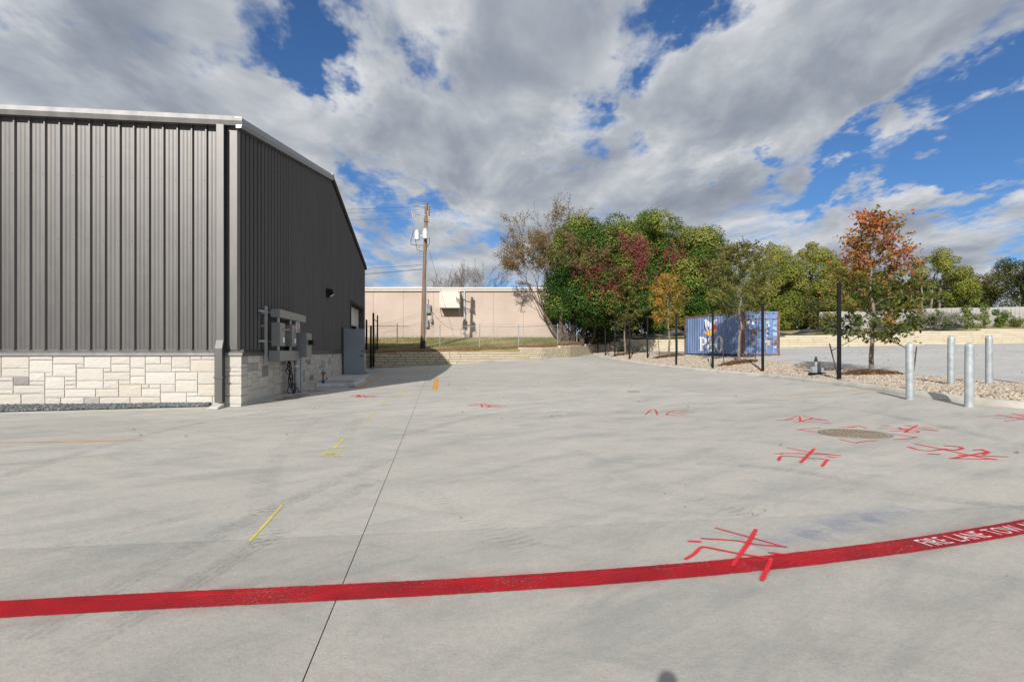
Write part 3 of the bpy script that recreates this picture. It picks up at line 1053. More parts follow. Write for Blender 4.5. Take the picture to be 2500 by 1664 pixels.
# screw heads on the front sheets
sc_mb = MB()
for s in np.arange(0.03, 6.0, RP):
    for z in (1.30, 2.2, 3.55, 4.9):
        x_ = -IN - s - 0.09
        sc_mb.box(x_ - .006, x_ + .006, IN - .004, IN + .003, z - .006, z + .006)
sc_mb.build('panel_screws', M_DARKTRIM, bld)['kind'] = 'stuff'
# rear and left closing walls, and roof
MB().box(FRONT_END, -IN - .02, WID - IN - .05, WID - IN, 0, ZE + .1).build('rear_wall', M_PANEL, bld)
lw = MB()
lw.add([(FRONT_END, IN, 0), (FRONT_END, WID - IN, 0), (FRONT_END, WID - IN, roofz(WID - IN) - .05), (FRONT_END, RIDGE, roofz(RIDGE) - .05), (FRONT_END, IN, roofz(IN) - .05)], [(0, 1, 2, 3, 4)])
lw.build('far_gable_wall', M_PANEL, bld)
rf = MB()
for y0, y1 in ((-0.02, RIDGE), (RIDGE, WID + 0.02)):
    z0, z1 = roofz(y0), roofz(y1)
    rf.add([(FRONT_END - .1, y0, z0), (0.0, y0, z0), (0.0, y1, z1), (FRONT_END - .1, y1, z1), (FRONT_END - .1, y0, z0 - .03), (0.0, y0, z0 - .03), (0.0, y1, z1 - .03), (FRONT_END - .1, y1, z1 - .03)],
           [(0, 1, 2, 3), (7, 6, 5, 4), (0, 4, 5, 1), (1, 5, 6, 2), (2, 6, 7, 3), (3, 7, 4, 0)])
rf.build('roof', M_ROOF, bld)
MB().box(FRONT_END + .02, -IN - .06, IN + .04, WID - IN - .06, 0.0, 0.125).build('floor_slab', M_STOP, bld)
# concrete footing showing under the stone
MB().box(FRONT_END, -0.015, 0.015, 0.30, -0.3, 0.055).build('footing', M_STOP, bld)
MB().box(-0.30, -0.017, 0.301, OH_Y[0], -0.3, 0.052).build('footing', M_STOP, bld)
# gutter along the front eave with a kicked-back top lip
g = MB()
prof = [(IN - .004, 6.08), (-0.055, 6.07), (-0.085, 6.165), (-0.045, 6.275), (-0.03, 6.265), (-0.06, 6.18), (IN - .004, 6.20)]
g.add([(0.035, y, z) for y, z in prof] + [(FRONT_END - .1, y, z) for y, z in prof],
      [(i, i + 7, (i + 1) % 7 + 7, (i + 1) % 7) for i in range(7)] + [tuple(range(7)), tuple(range(13, 6, -1))])
g.build('gutter', M_GUTTER, bld)
# rake trim up the gable
for sgn in (0, 1):
    r_ = MB()
    ya, yb = (-0.06, RIDGE) if sgn == 0 else (RIDGE, WID + .06)
    pr = [(-IN + .005, -0.20), (0.01, -0.19), (0.035, -0.10), (0.02, 0.03), (-0.10, 0.05), (-0.12, 0.035), (-IN + .005, 0.0)]
    za, zb = roofz(ya), roofz(yb)
    e_ = 0.002 * sgn
    r_.add([(x_ + e_, ya, za + h) for x_, h in pr] + [(x_ + e_, yb, zb + h) for x_, h in pr],
           [(i, i + 7, (i + 1) % 7 + 7, (i + 1) % 7) for i in range(7)] + [tuple(range(7)), tuple(range(13, 6, -1))])
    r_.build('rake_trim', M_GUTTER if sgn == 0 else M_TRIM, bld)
MB().box(-.16, .05, RIDGE - .10, RIDGE + .10, roofz(RIDGE) - .16, roofz(RIDGE) + .075).build('ridge_cap', M_GUTTER, bld, bevel=.02)
# corner trim: a folded strip on both faces
ct = MB()
ct.box(-0.33, -IN + .045, IN - .045, IN - .035, ZC - .005, 6.075)
ct.box(-IN + .035, -IN + .045, IN - .035, IN + .12, ZC - .005, 6.075)
ct.build('corner_trim', M_TRIM, bld)
# ledge flashing on top of the stone: sloped top, small drip face
fl = MB()
prf = [(IN, ZC + .004), (IN - .03, ZC - .012), (-.022, ZS + .055), (-.022, ZS - .006), (-.012, ZS - .006), (-.012, ZS + .002), (IN, ZS + .002)]
fl.add([(0.022, y, z) for y, z in prf] + [(FRONT_END, y, z) for y, z in prf], [(i, i + 7, (i + 1) % 7 + 7, (i + 1) % 7) for i in range(7)] + [tuple(range(7)), tuple(range(13, 6, -1))])
fl.build('ledge_flashing', M_GUTTER, bld)
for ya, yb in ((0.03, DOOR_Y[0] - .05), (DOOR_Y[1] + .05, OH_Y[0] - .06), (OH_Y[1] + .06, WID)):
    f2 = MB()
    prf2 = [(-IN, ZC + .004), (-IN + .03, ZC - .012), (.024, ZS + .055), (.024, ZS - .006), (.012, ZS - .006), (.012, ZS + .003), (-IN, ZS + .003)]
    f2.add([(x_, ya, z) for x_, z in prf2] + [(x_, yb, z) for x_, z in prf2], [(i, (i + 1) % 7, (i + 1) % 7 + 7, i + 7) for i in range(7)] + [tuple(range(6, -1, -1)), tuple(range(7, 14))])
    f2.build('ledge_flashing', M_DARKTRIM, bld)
# downspout: square tube, kick-out over the ledge, second run in front of the stone
ds = MB()
x0, x1 = -.485, -.325
pr = [(IN - .04, 6.07), (IN - .04, 1.42), (-0.03, 1.24), (-0.03, 0.10)]
out = [(p[0] - .165, p[1] + (.02 if 0 < i < 3 else 0)) for i, p in enumerate(pr)]
for (a, b), (c, d_) in ((pr[0], out[0]), ):
    pass
V_ = []
for (ya, za), (yb, zb) in zip(pr, out):
    V_ += [(x0, ya, za), (x1, ya, za), (x1, yb, zb), (x0, yb, zb)]
F_ = []
for i in range(3):
    for k in range(4):
        F_.append((4 * i + k, 4 * i + (k + 1) % 4, 4 * i + 4 + (k + 1) % 4, 4 * i + 4 + k))
F_ += [(3, 2, 1, 0), (12, 13, 14, 15)]
ds.add(V_, F_)
dso = ds.build('downspout', M_TRIM, bld, bevel=.008)
MB().box(x0 - .012, x1 + .012, -.208, -.02, 0.62, 0.66).build('strap', M_TRIM, dso)

# --- stone base: irregular ashlar, every stone of its own near the camera
sto = empty('stone_base', (0, 0, 0))
sto.parent = bld
for bxs in ((FRONT_END, -0.03, 0.03, IN + .02, 0.05, ZS - .003), (-IN - .02, -0.028, IN + .02, DOOR_Y[0] - .05, 0.05, ZS - .004),
            (-IN - .02, -0.028, DOOR_Y[1] + .05, OH_Y[0] - .06, 0.05, ZS - .004), (-IN - .02, -0.028, OH_Y[1] + .06, WID, 0.05, ZS - .004)):
    MB().box(*bxs).build('mortar_backing', M_MORTAR, sto)


def stone_variant(nx_=5, nz_=4):
    """unit stone: x and z in -.5.. .5, front at y=-1 (rough), back at y=0"""
    vs, fs = [], []
    for j in range(nz_ + 1):
        for i in range(nx_ + 1):
            ed = i in (0, nx_) or j in (0, nz_)
            px = -.5 + i / nx_
            pz = -.5 + j / nz_
            if not ed:
                px += random.uniform(-.35, .35) / nx_
                pz += random.uniform(-.35, .35) / nz_
                y = -1 + random.uniform(-.14, .14)
            else:
                y = -.74 + random.uniform(-.08, .08)
                px *= 1 - random.uniform(0, .02)
                pz *= 1 - random.uniform(0, .04)
            vs.append((px, y, pz))
    W_ = nx_ + 1
    for j in range(nz_):
        for i in range(nx_):
            a = j * W_ + i
            fs.append((a, a + 1, a + W_ + 1, a + W_) if random.random() < .5 else (a, a + 1, a + W_ + 1, a + W_))
    ring = [i for i in range(W_)] + [j * W_ + nx_ for j in range(1, nz_ + 1)] + [nz_ * W_ + i for i in range(nx_ - 1, -1, -1)] + [j * W_ for j in range(nz_ - 1, 0, -1)]
    o = len(vs)
    for q in ring: vs.append((vs[q][0], 0.0, vs[q][2]))
    m_ = len(ring)
    for q in range(m_):
        fs.append((ring[q], o + q, o + (q + 1) % m_, ring[(q + 1) % m_]))
    me = bpy.data.meshes.new('stone')
    me.from_pydata(vs, [], fs)
    me.materials.append(M_STONE)
    return me


SVAR = [stone_variant() for _ in range(18)]


def ashlar(length, height, seed):
    """greedy random ashlar; returns rects (s0,s1,z0,z1)"""
    rr = random.Random(seed)
    nw, nh = int(round(length / 0.075)), 12
    cw, ch = length / nw, height / nh
    occ = [[False] * nw for _ in range(nh)]
    out = []
    for j in range(nh):
        for i in range(nw):
            if occ[j][i]: continue
            h = rr.choice([1, 2, 2, 2, 3, 3])
            w = rr.choice({1: [3, 4, 5, 6], 2: [4, 5, 6, 7, 8], 3: [6, 7, 8, 9]}[h])
            ww = 0
            while ww < w and i + ww < nw and not occ[j][i + ww]: ww += 1
            # avoid leaving a one-cell gap
            if i + ww < nw and not occ[j][i + ww] and (i + ww + 1 >= nw or occ[j][i + ww + 1]): ww += 1
            h = min(h, nh - j, max(1, int(ww * .62)))
            if nh - j - h == 1: h = nh - j if h < 3 else h
            while h > 1 and any(occ[j + b][i + q] for b in range(h) for q in range(ww)): h -= 1
            for b in range(h):
                for q in range(ww): occ[j + b][i + q] = True
            out.append((i * cw, (i + ww) * cw, j * ch, (j + h) * ch))
    return out


NST = 0
rest = {'f': MB(), 's': MB()}


def put_stone(face, s0, s1, z0, z1, single):
    global NST
    me = random.choice(SVAR)
    gap_ = 0.013
    w, h = s1 - s0 - gap_, z1 - z0 - gap_
    cz = .055 + (z0 + z1) / 2
    dep = random.uniform(.017, .026)
    c = (s0 + s1) / 2
    if face == 'f':
        Mx = Matrix.Translation((-c, 0.03, cz)) @ Matrix.Diagonal((w, dep, h, 1))
    else:
        Mx = Matrix.Translation((-0.028, c, cz)) @ Matrix.Rotation(R(90), 4, 'Z') @ Matrix.Diagonal((w, dep, h, 1))
    if random.random() < .5:
        Mx = Mx @ Matrix.Rotation(math.pi, 4, 'Y')
    if single:
        o = link('stone', me, sto)
        o.matrix_local = Mx
        NST += 1
    else:
        rest[face].add([Mx @ v.co for v in me.vertices], [tuple(p.vertices) for p in me.polygons])


HS = ZS - .06
for s0, s1, z0, z1 in ashlar(6.0, HS, 11): put_stone('f', s0 + .0, s1, z0, z1, NST < 300)
for s0, s1, z0, z1 in ashlar(-FRONT_END - 6.0, HS, 12): put_stone('f', s0 + 6.0, s1 + 6.0, z0, z1, False)
side = sorted(ashlar(DOOR_Y[0] - .05, HS, 13), key=lambda r_: r_[0])
for s0, s1, z0, z1 in side: put_stone('s', max(s0, .012), s1, z0, z1, NST < 300)
for s0, s1, z0, z1 in ashlar(OH_Y[0] - .06 - DOOR_Y[1] - .05, HS, 14): put_stone('s', DOOR_Y[1] + .05 + s0, DOOR_Y[1] + .05 + s1, z0, z1, False)
for s0, s1, z0, z1 in ashlar(WID - OH_Y[1] - .06, HS, 15): put_stone('s', OH_Y[1] + .06 + s0, OH_Y[1] + .06 + s1, z0, z1, False)
for k_, mb in rest.items():
    if mb.v: mb.build('stone_rest', M_STONE, sto)['kind'] = 'stuff'
print('stones', NST, file=sys.stderr)

# --- man door standing open, overhead door half raised
fr = MB()
fr.box(-IN - .08, .05, DOOR_Y[0] - .05, DOOR_Y[0], 0.05, 2.25)
fr.box(-IN - .08, .05, DOOR_Y[1], DOOR_Y[1] + .05, 0.05, 2.25)
fr.box(-IN - .08, .05, DOOR_Y[0] + .001, DOOR_Y[1] - .001, 2.2, 2.25)
fr.build('door_frame', M_DARKTRIM, bld)
door = MB().box(.055, .955, DOOR_Y[0] - .022, DOOR_Y[0] + .022, 0.115, 2.20).build('door', M_DOOR, bld, bevel=.004)
h_ = MB()
h_.tube((.875, DOOR_Y[0] - .022, 1.00), (.875, DOOR_Y[0] - .075, 1.00), .024, n=10)
h_.box(.76, .89, DOOR_Y[0] - .088, DOOR_Y[0] - .068, .985, 1.012)
h_.build('handle', M_DARKTRIM, door)
MB().tube((.875, DOOR_Y[0] - .022, 1.21), (.875, DOOR_Y[0] - .045, 1.21), .03, n=12).build('lock', M_DARKTRIM, door)
oh = empty('overhead_door', (0, 0, 0))
oh.parent = bld
zb_ = 2.62
k = 0
sl_me = bpy.data.meshes.new('slat')
slb = MB().add([(0, OH_Y[0] + .03, 0), (0, OH_Y[1] - .03, 0), (.018, OH_Y[1] - .03, .02), (.018, OH_Y[0] + .03, .02), (.018, OH_Y[1] - .03, .09), (.018, OH_Y[0] + .03, .09), (0, OH_Y[1] - .03, .11), (0, OH_Y[0] + .03, .11)],
               [(0, 1, 2, 3), (3, 2, 4, 5), (5, 4, 6, 7)])
sl_me.from_pydata(slb.v, [], slb.f)
sl_me.materials.append(M_CURTAIN)
while zb_ < OH_Z + .1:
    o = link('slat', sl_me, oh)
    o.location = (-.38, 0, zb_)
    zb_ += .113
MB().box(-.375, -.345, OH_Y[0] + .03, OH_Y[1] - .03, 2.56, 2.618).build('bottom_bar', M_BOX, oh)
MB().box(-.42, -.30, OH_Y[1] - .035, OH_Y[1] + .02, .13, OH_Z).build('guide_track', M_WHITE, oh)
MB().box(-.42, -.30, OH_Y[0] - .02, OH_Y[0] + .03, .13, OH_Z).build('guide_track', M_WHITE, oh)
MB().box(-.30, .0, OH_Y[1] + .002, OH_Y[1] + .05, .03, OH_Z + .06).build('jamb', M_DARKTRIM, oh)
MB().box(-.30, .0, OH_Y[0] - .05, OH_Y[0] - .002, .03, OH_Z + .06).build('jamb', M_DARKTRIM, oh)
MB().box(-.30, .025, OH_Y[0] - .06, OH_Y[1] + .06, OH_Z - .02, OH_Z + .10).build('header_trim', M_TRIM, oh)

# wall pack light
wl = MB()
wy = 9.95
wl.add([(-IN, wy - .2, 3.30), (-IN, wy + .2, 3.30), (-IN, wy + .2, 3.62), (-IN, wy - .2, 3.62), (.18, wy - .17, 3.60), (.18, wy + .17, 3.60), (.22, wy + .17, 3.44), (.22, wy - .17, 3.44), (.06, wy - .17, 3.31), (.06, wy + .17, 3.31)],
       [(3, 2, 5, 4), (4, 5, 6, 7), (7, 6, 9, 8), (8, 9, 1, 0), (0, 3, 4, 7, 8), (1, 9, 6, 5, 2), (0, 1, 2, 3)])
wlo = wl.build('wall_light', M_BLACK, bld)
MB().add([(.215, wy - .14, 3.425), (.215, wy + .14, 3.425), (.075, wy + .14, 3.318), (.075, wy - .14, 3.318)], [(0, 1, 2, 3)]).build('lens', M_WHITE, wlo)

# ------------------------------------------------------------------ pieces at the foot of the building (building frame)


def bloc(x, y, z=0.0):
    p = CORN.to_2d() + BU * x + BD * y
    return Vector((p.x, p.y, z))


def bthing(name, x, y, label, cat, group=None):
    p = bloc(x, y)
    p.z = float(G(p.x, p.y))
    return tag(empty(name, p, BROT), label, cat, group)


# electrical service rack fixed in front of the side wall
er = bthing('electrical_rack', 0.35, 3.0, 'grey electrical service rack with disconnect boxes on the shaded side wall', 'electrical panel')
ez = er.location.z


def E(mb, name, mat, parent=None, bevel=.006, smooth=False):
    o = mb.build(name, mat, parent or er, (0.35, 3.0, ez) if not parent else (0.35, 3.0, ez), smooth=smooth, bevel=bevel)
    o.location = (0, 0, 0)
    return o


Y0 = 1.68
E(MB().box(.14, .36, Y0, Y0 + 2.8, 2.04, 2.24), 'top_wireway', M_BOX2)
E(MB().box(.09, .36, Y0, Y0 + 2.25, .95, 1.215), 'lower_wireway', M_BOX2)
for yb in (Y0 + .02, Y0 + 1.19):
    b_ = E(MB().box(.15, .36, yb, yb + .46, 1.33, 1.905), 'disconnect_box', M_BOX2)
    lv = MB()
    lv.tube((.37, yb + .30, 1.75), (.42, yb + .34, 1.74), .014, n=8)
    lv.tube((.42, yb + .34, 1.74), (.44, yb + .52, 1.76), .014, n=8)
    E(lv, 'handle_arm', M_GALV, b_, 0)
    kb_ = MB()
    kb_.lathe([(.005, -.034), (.024, -.026), (.034, 0), (.024, .026), (.005, .034)], (.44, yb + .54, 1.765), 12)
    E(kb_, 'red_knob', M_REDP, b_, 0, True)
    E(MB().box(.361, .364, yb + .25, yb + .42, 1.42, 1.55), 'plate', M_WHITE, b_, 0)
    for (zz0, zz1) in ((1.215, 1.33), (1.905, 2.04)):
        E(MB().tube((.28, yb + .12, zz0), (.28, yb + .12, zz1), .035, n=12), 'conduit', M_GALV, smooth=True, bevel=0)
for yc in (Y0 + 2.05, Y0 + 2.3):
    E(MB().tube((.27, yc, 1.215 if yc < Y0 + 2.2 else 1.7), (.27, yc, 2.04), .03, n=12), 'conduit', M_WHITE, smooth=True, bevel=0)
cab = E(MB().box(.10, .56, Y0 + 1.98, Y0 + 2.62, 1.03, 1.72), 'meter_cabinet', M_BOX)
E(MB().box(.5602, .563, Y0 + 2.03, Y0 + 2.57, 1.07, 1.68), 'cover', M_BOX2, cab)
E(MB().box(.564, .70, Y0 + 2.18, Y0 + 2.46, 1.38, 1.52), 'breaker_handle', M_BLACK, cab)
E(MB().box(.03, .085, Y0 - .12, Y0 - .06, .86, 2.30), 'strut', M_GALV, bevel=0)
E(MB().box(.03, .085, Y0 + 2.66, Y0 + 2.72, .86, 2.30), 'strut', M_GALV, bevel=0)
for zz0 in (2.14, 1.42):
    E(MB().box(-.02, .03, Y0 - .45, Y0 + 2.8, zz0, zz0 + .05), 'strut_rail', M_GALV, bevel=0)
for zz0 in (2.1, 1.8, 1.1):
    E(MB().box(-IN, .03, Y0 - .11, Y0 - .07, zz0, zz0 + .035), 'standoff', M_GALV, bevel=0)
E(MB().tube((.27, Y0 + 2.0, ez - .02), (.27, Y0 + 2.0, .95), .062, n=16), 'riser_pipe', M_GREYPVC, smooth=True, bevel=0)
E(MB().tube((.27, Y0 + 2.0, .76), (.27, Y0 + 2.0, .80), .072, n=16), 'pipe_clamp', M_WHITE, smooth=True, bevel=0)
E(MB().tube((.36, Y0 + 2.2, ez), (.36, Y0 + 2.2, 1.04), .03, n=12), 'conduit', M_GREYPVC, smooth=True, bevel=0)
E(MB().box(.3602, .363, Y0 + .06, Y0 + .13, 1.10, 1.20), 'green_sticker', M_GREENST, bevel=0)
# tangle of black cable beside the riser
cb = MB()
rr = random.Random(3)
for q in range(7):
    pts = []
    x_, y_, z_ = .16 + rr.uniform(-.03, .03), Y0 + 1.66 + rr.uniform(-.08, .08), .95
    for s in range(14):
        pts.append((max(.06, x_), y_, max(z_, ez + .02)))
        x_ += rr.uniform(-.05, .06)
        y_ += rr.uniform(-.09, .10)
        z_ -= .075 if q < 3 else .12
        if q >= 3 and s > 6: z_ += rr.uniform(0, .25)
    cb.path(pts, .012, 6)
co_ = cb.build('cable_tangle', M_RUBBER, None, (*bloc(.2, Y0 + 1.6).to_2d(), ez))
co_.data.transform(Matrix.Identity(4))
# its points are in building coordinates: move them into place
for v in co_.data.vertices:
    q = Vector((v.co.x + co_.location.x, v.co.y + co_.location.y, v.co.z + co_.location.z))
    p = bloc(q.x, q.y, q.z)
    v.co = (p.x - co_.location.x, p.y - co_.location.y, p.z - co_.location.z)
tag(co_, 'tangled black cable hanging below the grey electrical rack', 'cable')

# hose riser with red valve
hr = bthing('water_riser', 0.42, 6.75, 'short water riser with red brown valve by the stone base', 'standpipe')
MB().tube((0, 0, -.02), (0, 0, .16), .05, n=14).build('base_pipe', M_CNAVY, hr, smooth=True)
MB().tube((0, 0, .16), (0, 0, .36), .035, n=14).build('riser', M_BRASS, hr, smooth=True)
v_ = MB()
v_.lathe([(.03, .34), (.065, .37), (.07, .42), (.03, .45), (.02, .48), (.035, .49), (.035, .51)], n=14)
v_.tube((0, 0, .40), (.10, -.03, .40), .028, n=10)
v_.build('valve', M_BOX, hr, smooth=True)
MB().tube((0, 0, .22), (0, .42, .19), .025, n=10).build('outlet_pipe', M_WHITE, hr, smooth=True)
MB().lathe([(.02, 0), (.05, .02), (.05, .07), (.02, .09)], (0, .45, .145), 12).build('outlet_cap', M_RUBBER, hr, smooth=True)

# parking wheel stops
WS = [(-.1, .0), (.1, .0), (.1, .045), (.055, .13), (-.055, .13), (-.1, .045)]


def wheel_stop(p0, p1, label):
    p0, p1 = Vector(p0), Vector(p1)
    a = (p1 - p0).normalized()
    c = Vector((a.y, -a.x))
    r = MB()
    z = float(G((p0.x + p1.x) / 2, (p0.y + p1.y) / 2))
    r.sweep(WS, [((p0.x, p0.y, z - .004), (c.x, c.y)), ((p1.x, p1.y, z - .004), (c.x, c.y))])
    o = r.build('wheel_stop', M_STOP, None, (p0.x, p0.y, z), bevel=.015)
    tag(o, label, 'wheel stop', 'wheel stops by the metal building')


wheel_stop(gpt(770, 946), gpt(840, 944), 'long pale concrete wheel stop in the shade beside the water riser')
wheel_stop(gpt(860, 945), gpt(886, 930), 'pale concrete wheel stop lying end-on next to the orange line')
# low concrete pad under the doors
pd = MB()
pd.box(0.02, 1.25, 8.2, 13.0, -.05, .09)
po = pd.build('door_pad', M_STOP, None, (0, 0, 0), bevel=.02)
po.location = (CORN.x, CORN.y, float(G(*bloc(.6, 10.5).to_2d())) - .03)
po.rotation_euler = (0, 0, BROT)
tag(po, kind='structure')
# oval utility lids in the paving
for (pxx, pyy, rad, lab) in ((718, 969, .30, 'larger dark round utility lid in the paving by the stone base'), (736, 963.5, .2, 'smaller dark round utility lid behind the larger one'), (693, 974.5, .22, 'faint round utility lid nearest the building corner')):
    x_, y_ = gpt(pxx, pyy)
    z_ = float(G(x_, y_))
    o = MB().lathe([(rad, -.02), (rad, .006), (rad * .93, .010), (rad * .9, .006), (rad * .05, .009)], (x_, y_, z_), 28).build('inspection_cover', M_IRON, None, (x_, y_, z_), smooth=True)
    tag(o, lab, 'inspection cover', 'inspection covers by the building')
# yellow rubble pieces at the door
for i, (bx_, by_, lab) in enumerate(((.98, 13.35, 'small tan stone chunk propping the open grey door'), (.42, 21.4, 'tan stone chunk lying at the far end of the building'))):
    p = bloc(bx_, by_)
    z_ = float(G(p.x, p.y)) + (.07 if i == 0 else 0)
    n_ = 4
    me = stones('stone_chunk', np.array([.0, .07, -.06, .03]), np.array([0, .05, -.03, -.07]), np.array([.04, .05, .03, .11]), np.array([.09, .07, .07, .06]), M_RIVER)
    tag(link('stone_chunk', me, None, (p.x, p.y, z_)), lab, 'stone')

# dark gravel strip along the front and its pale edging
gs = MB()
S_ = np.linspace(0.62, 14.5, 40)
wdt = lambda s: 0.02 + min(1.0, (s - .6) / 4.4) * 0.83
V_ = []
for s in S_:
    for q in np.linspace(0, 1, 4):
        p = bloc(-s, 0.02 - wdt(s) * q)
        V_.append((p.x, p.y, float(G(p.x, p.y)) + .02 + .05 * (1 - q)))
idx = np.arange(160).reshape(40, 4)
fs = np.stack([idx[:-1, :-1], idx[1:, :-1], idx[1:, 1:], idx[:-1, 1:]], -1).reshape(-1, 4)
tag(link('gravel_bed', npmesh('gravel_bed', V_, fs, M_DARKROCK)), kind='structure')
n = 14000
s = RNG.uniform(.65, 9, n)
q = RNG.uniform(0, 1, n)
w_ = 0.02 + np.minimum(1, (s - .6) / 4.4) * .83
gx = CORN.x + BU.x * -s + BD.x * (0.0 - w_ * q)
gy = CORN.y + BU.y * -s + BD.y * (0.0 - w_ * q)
tag(link('slate_gravel', stones('slate_gravel', gx, gy, G(gx, gy) + .035 + .05 * (1 - q), RNG.uniform(.018, .040, n), M_DARKROCK)),
    'dark slate gravel strip along the front stone base', 'gravel', kind='stuff')
kpts = []
for s in np.linspace(.35, 14.5, 50):
    p = bloc(-s, -wdt(max(s, .6)) - .02)
    kpts.append(((p.x, p.y, float(G(p.x, p.y)) - .003), (BU.y * 1.0, -BU.x * 1.0)))
tag(MB().sweep([(-.03, -.03), (-.03, .012), (.06, .012), (.24, .005), (.24, -.03)], kpts).build('gravel_edging', M_KERB, smooth=True), kind='structure')
# splash block under the downspout
p = bloc(-.40, -.34)
sb = MB()
sb.add([(-.11, -.2, 0), (.11, -.2, 0), (.11, .16, 0), (-.11, .16, 0), (-.11, -.2, .03), (.11, -.2, .03), (.11, .16, .09), (-.11, .16, .09)],
       [(0, 3, 2, 1), (4, 5, 6, 7), (0, 1, 5, 4), (1, 2, 6, 5), (2, 3, 7, 6), (3, 0, 4, 7)])
o = sb.build('splash_block', M_STOP, bevel=.015)
o.location = (p.x, p.y, float(G(p.x, p.y)))
o.rotation_euler = (0, 0, BROT)
tag(o, 'small pale concrete splash block under the downspout', 'splash block')

# ------------------------------------------------------------------ paint on the paving


def strip_mesh(name, pts, width, mat, zoff, step=0.12, caps=False):
    pts = [Vector(p) for p in pts]
    # resample
    res = []
    dist = 0.0
    for a, b in zip(pts[:-1], pts[1:]):
        ln = (b - a).length
        k_ = max(1, int(ln / step))
        for q in range(k_):
            res.append((a.lerp(b, q / k_), dist + ln * q / k_))
        dist += ln
    res.append((pts[-1], dist))
    V_, U_, F_ = [], [], []
    for i, (p, dd_) in enumerate(res):
        t = (res[min(i + 1, len(res) - 1)][0] - res[max(i - 1, 0)][0])
        t = t.normalized() if t.length > 1e-9 else Vector((1, 0))
        c = Vector((t.y, -t.x)) * width * .5
        for sg in (-1, 1):
            q = p + c * sg
            V_.append((q.x, q.y, float(G(q.x, q.y)) + zoff))
            U_.append((sg, dd_))
    if caps:
        for end in (0, 1):
            p = res[-1][0] if end else res[0][0]
            q = res[-2][0] if end else res[1][0]
            t = (p - q).normalized()
            c = Vector((t.y, -t.x)) * width * .5 * (1 if end else -1)
            rows_ = []
            for e_ in (.45, .78, .96):
                k_ = math.sqrt(1 - e_ * e_)
                m_ = p + t * width * .5 * e_
                for sg in (-1, 1):
                    w_ = m_ + c * sg * k_
                    rows_.append((w_.x, w_.y, float(G(w_.x, w_.y)) + zoff))
            o = len(V_)
            V_ += rows_
            U_ += [(-1, 0), (1, 0)] * 3
            st = [2 * (len(res) - 1), 2 * (len(res) - 1) + 1] if end else [0, 1]
            for k_ in range(3):
                nx_ = [o + 2 * k_, o + 2 * k_ + 1]
                F_.append((st[0], st[1], nx_[1], nx_[0]) if end else (st[1], st[0], nx_[0], nx_[1]))
                st = nx_
    for i in range(len(res) - 1):
        F_.append((2 * i, 2 * i + 1, 2 * i + 3, 2 * i + 2))
    return V_, U_, F_


def curve(pts, k=4):
    """Catmull-Rom smoothing of pixel polylines"""
    if len(pts) < 3: return pts
    P = [pts[0]] + list(pts) + [pts[-1]]
    out = []
    for i in range(1, len(P) - 2):
        for q in range(k):
            t = q / k
            a, b, c, d_ = P[i - 1], P[i], P[i + 1], P[i + 2]
            out.append(tuple(.5 * ((2 * b[m_]) + (-a[m_] + c[m_]) * t + (2 * a[m_] - 5 * b[m_] + 4 * c[m_] - d_[m_]) * t * t + (-a[m_] + 3 * b[m_] - 3 * c[m_] + d_[m_]) * t ** 3) for m_ in (0, 1)))
    out.append(pts[-1])
    return out


def paint_mark(name, label, cat, strokes, mat, z0=0.0028, group=None, sm=True):
    V_, U_, F_ = [], [], []
    for i, (pl, w) in enumerate(strokes):
        wp = [gpt(*p) for p in (curve(pl) if sm else pl)]
        v, u, f = strip_mesh(name, wp, w, mat, z0 + i * .00035, step=.05, caps=name == 'spray_mark')
        o = len(V_)
        V_ += v
        U_ += u
        F_ += [tuple(q + o for q in fc) for fc in f]
    c = np.mean(np.array(V_), 0)
    me = npmesh(name, np.array(V_) - c, F_, mat, uv=U_)
    return tag(link(name, me, None, tuple(c)), label, cat, group)


M_SPRAY = paintmat('red_spray_paint', (0.78, 0.012, 0.022), 0.40, 0.50, 0.24)
M_YSPRAY = paintmat('yellow_spray_paint', (0.80, 0.66, 0.09), 0.36, 0.7, 0.10)
M_ORANGE = paintmat('orange_line_paint', (0.72, 0.33, 0.035), 0.85, 0.35, 0.0)
M_ORANGEF = paintmat('faded_orange_line', (0.72, 0.38, 0.08), 0.80, 0.6, 0.0, wscale=30)


def z1(l): return [(1500 + x_ / 2.356, 950 + y_ / 2.356) for x_, y_ in l]
def z4(l): return [(600 + x_ / 3.337, 880 + y_ / 3.337) for x_, y_ in l]


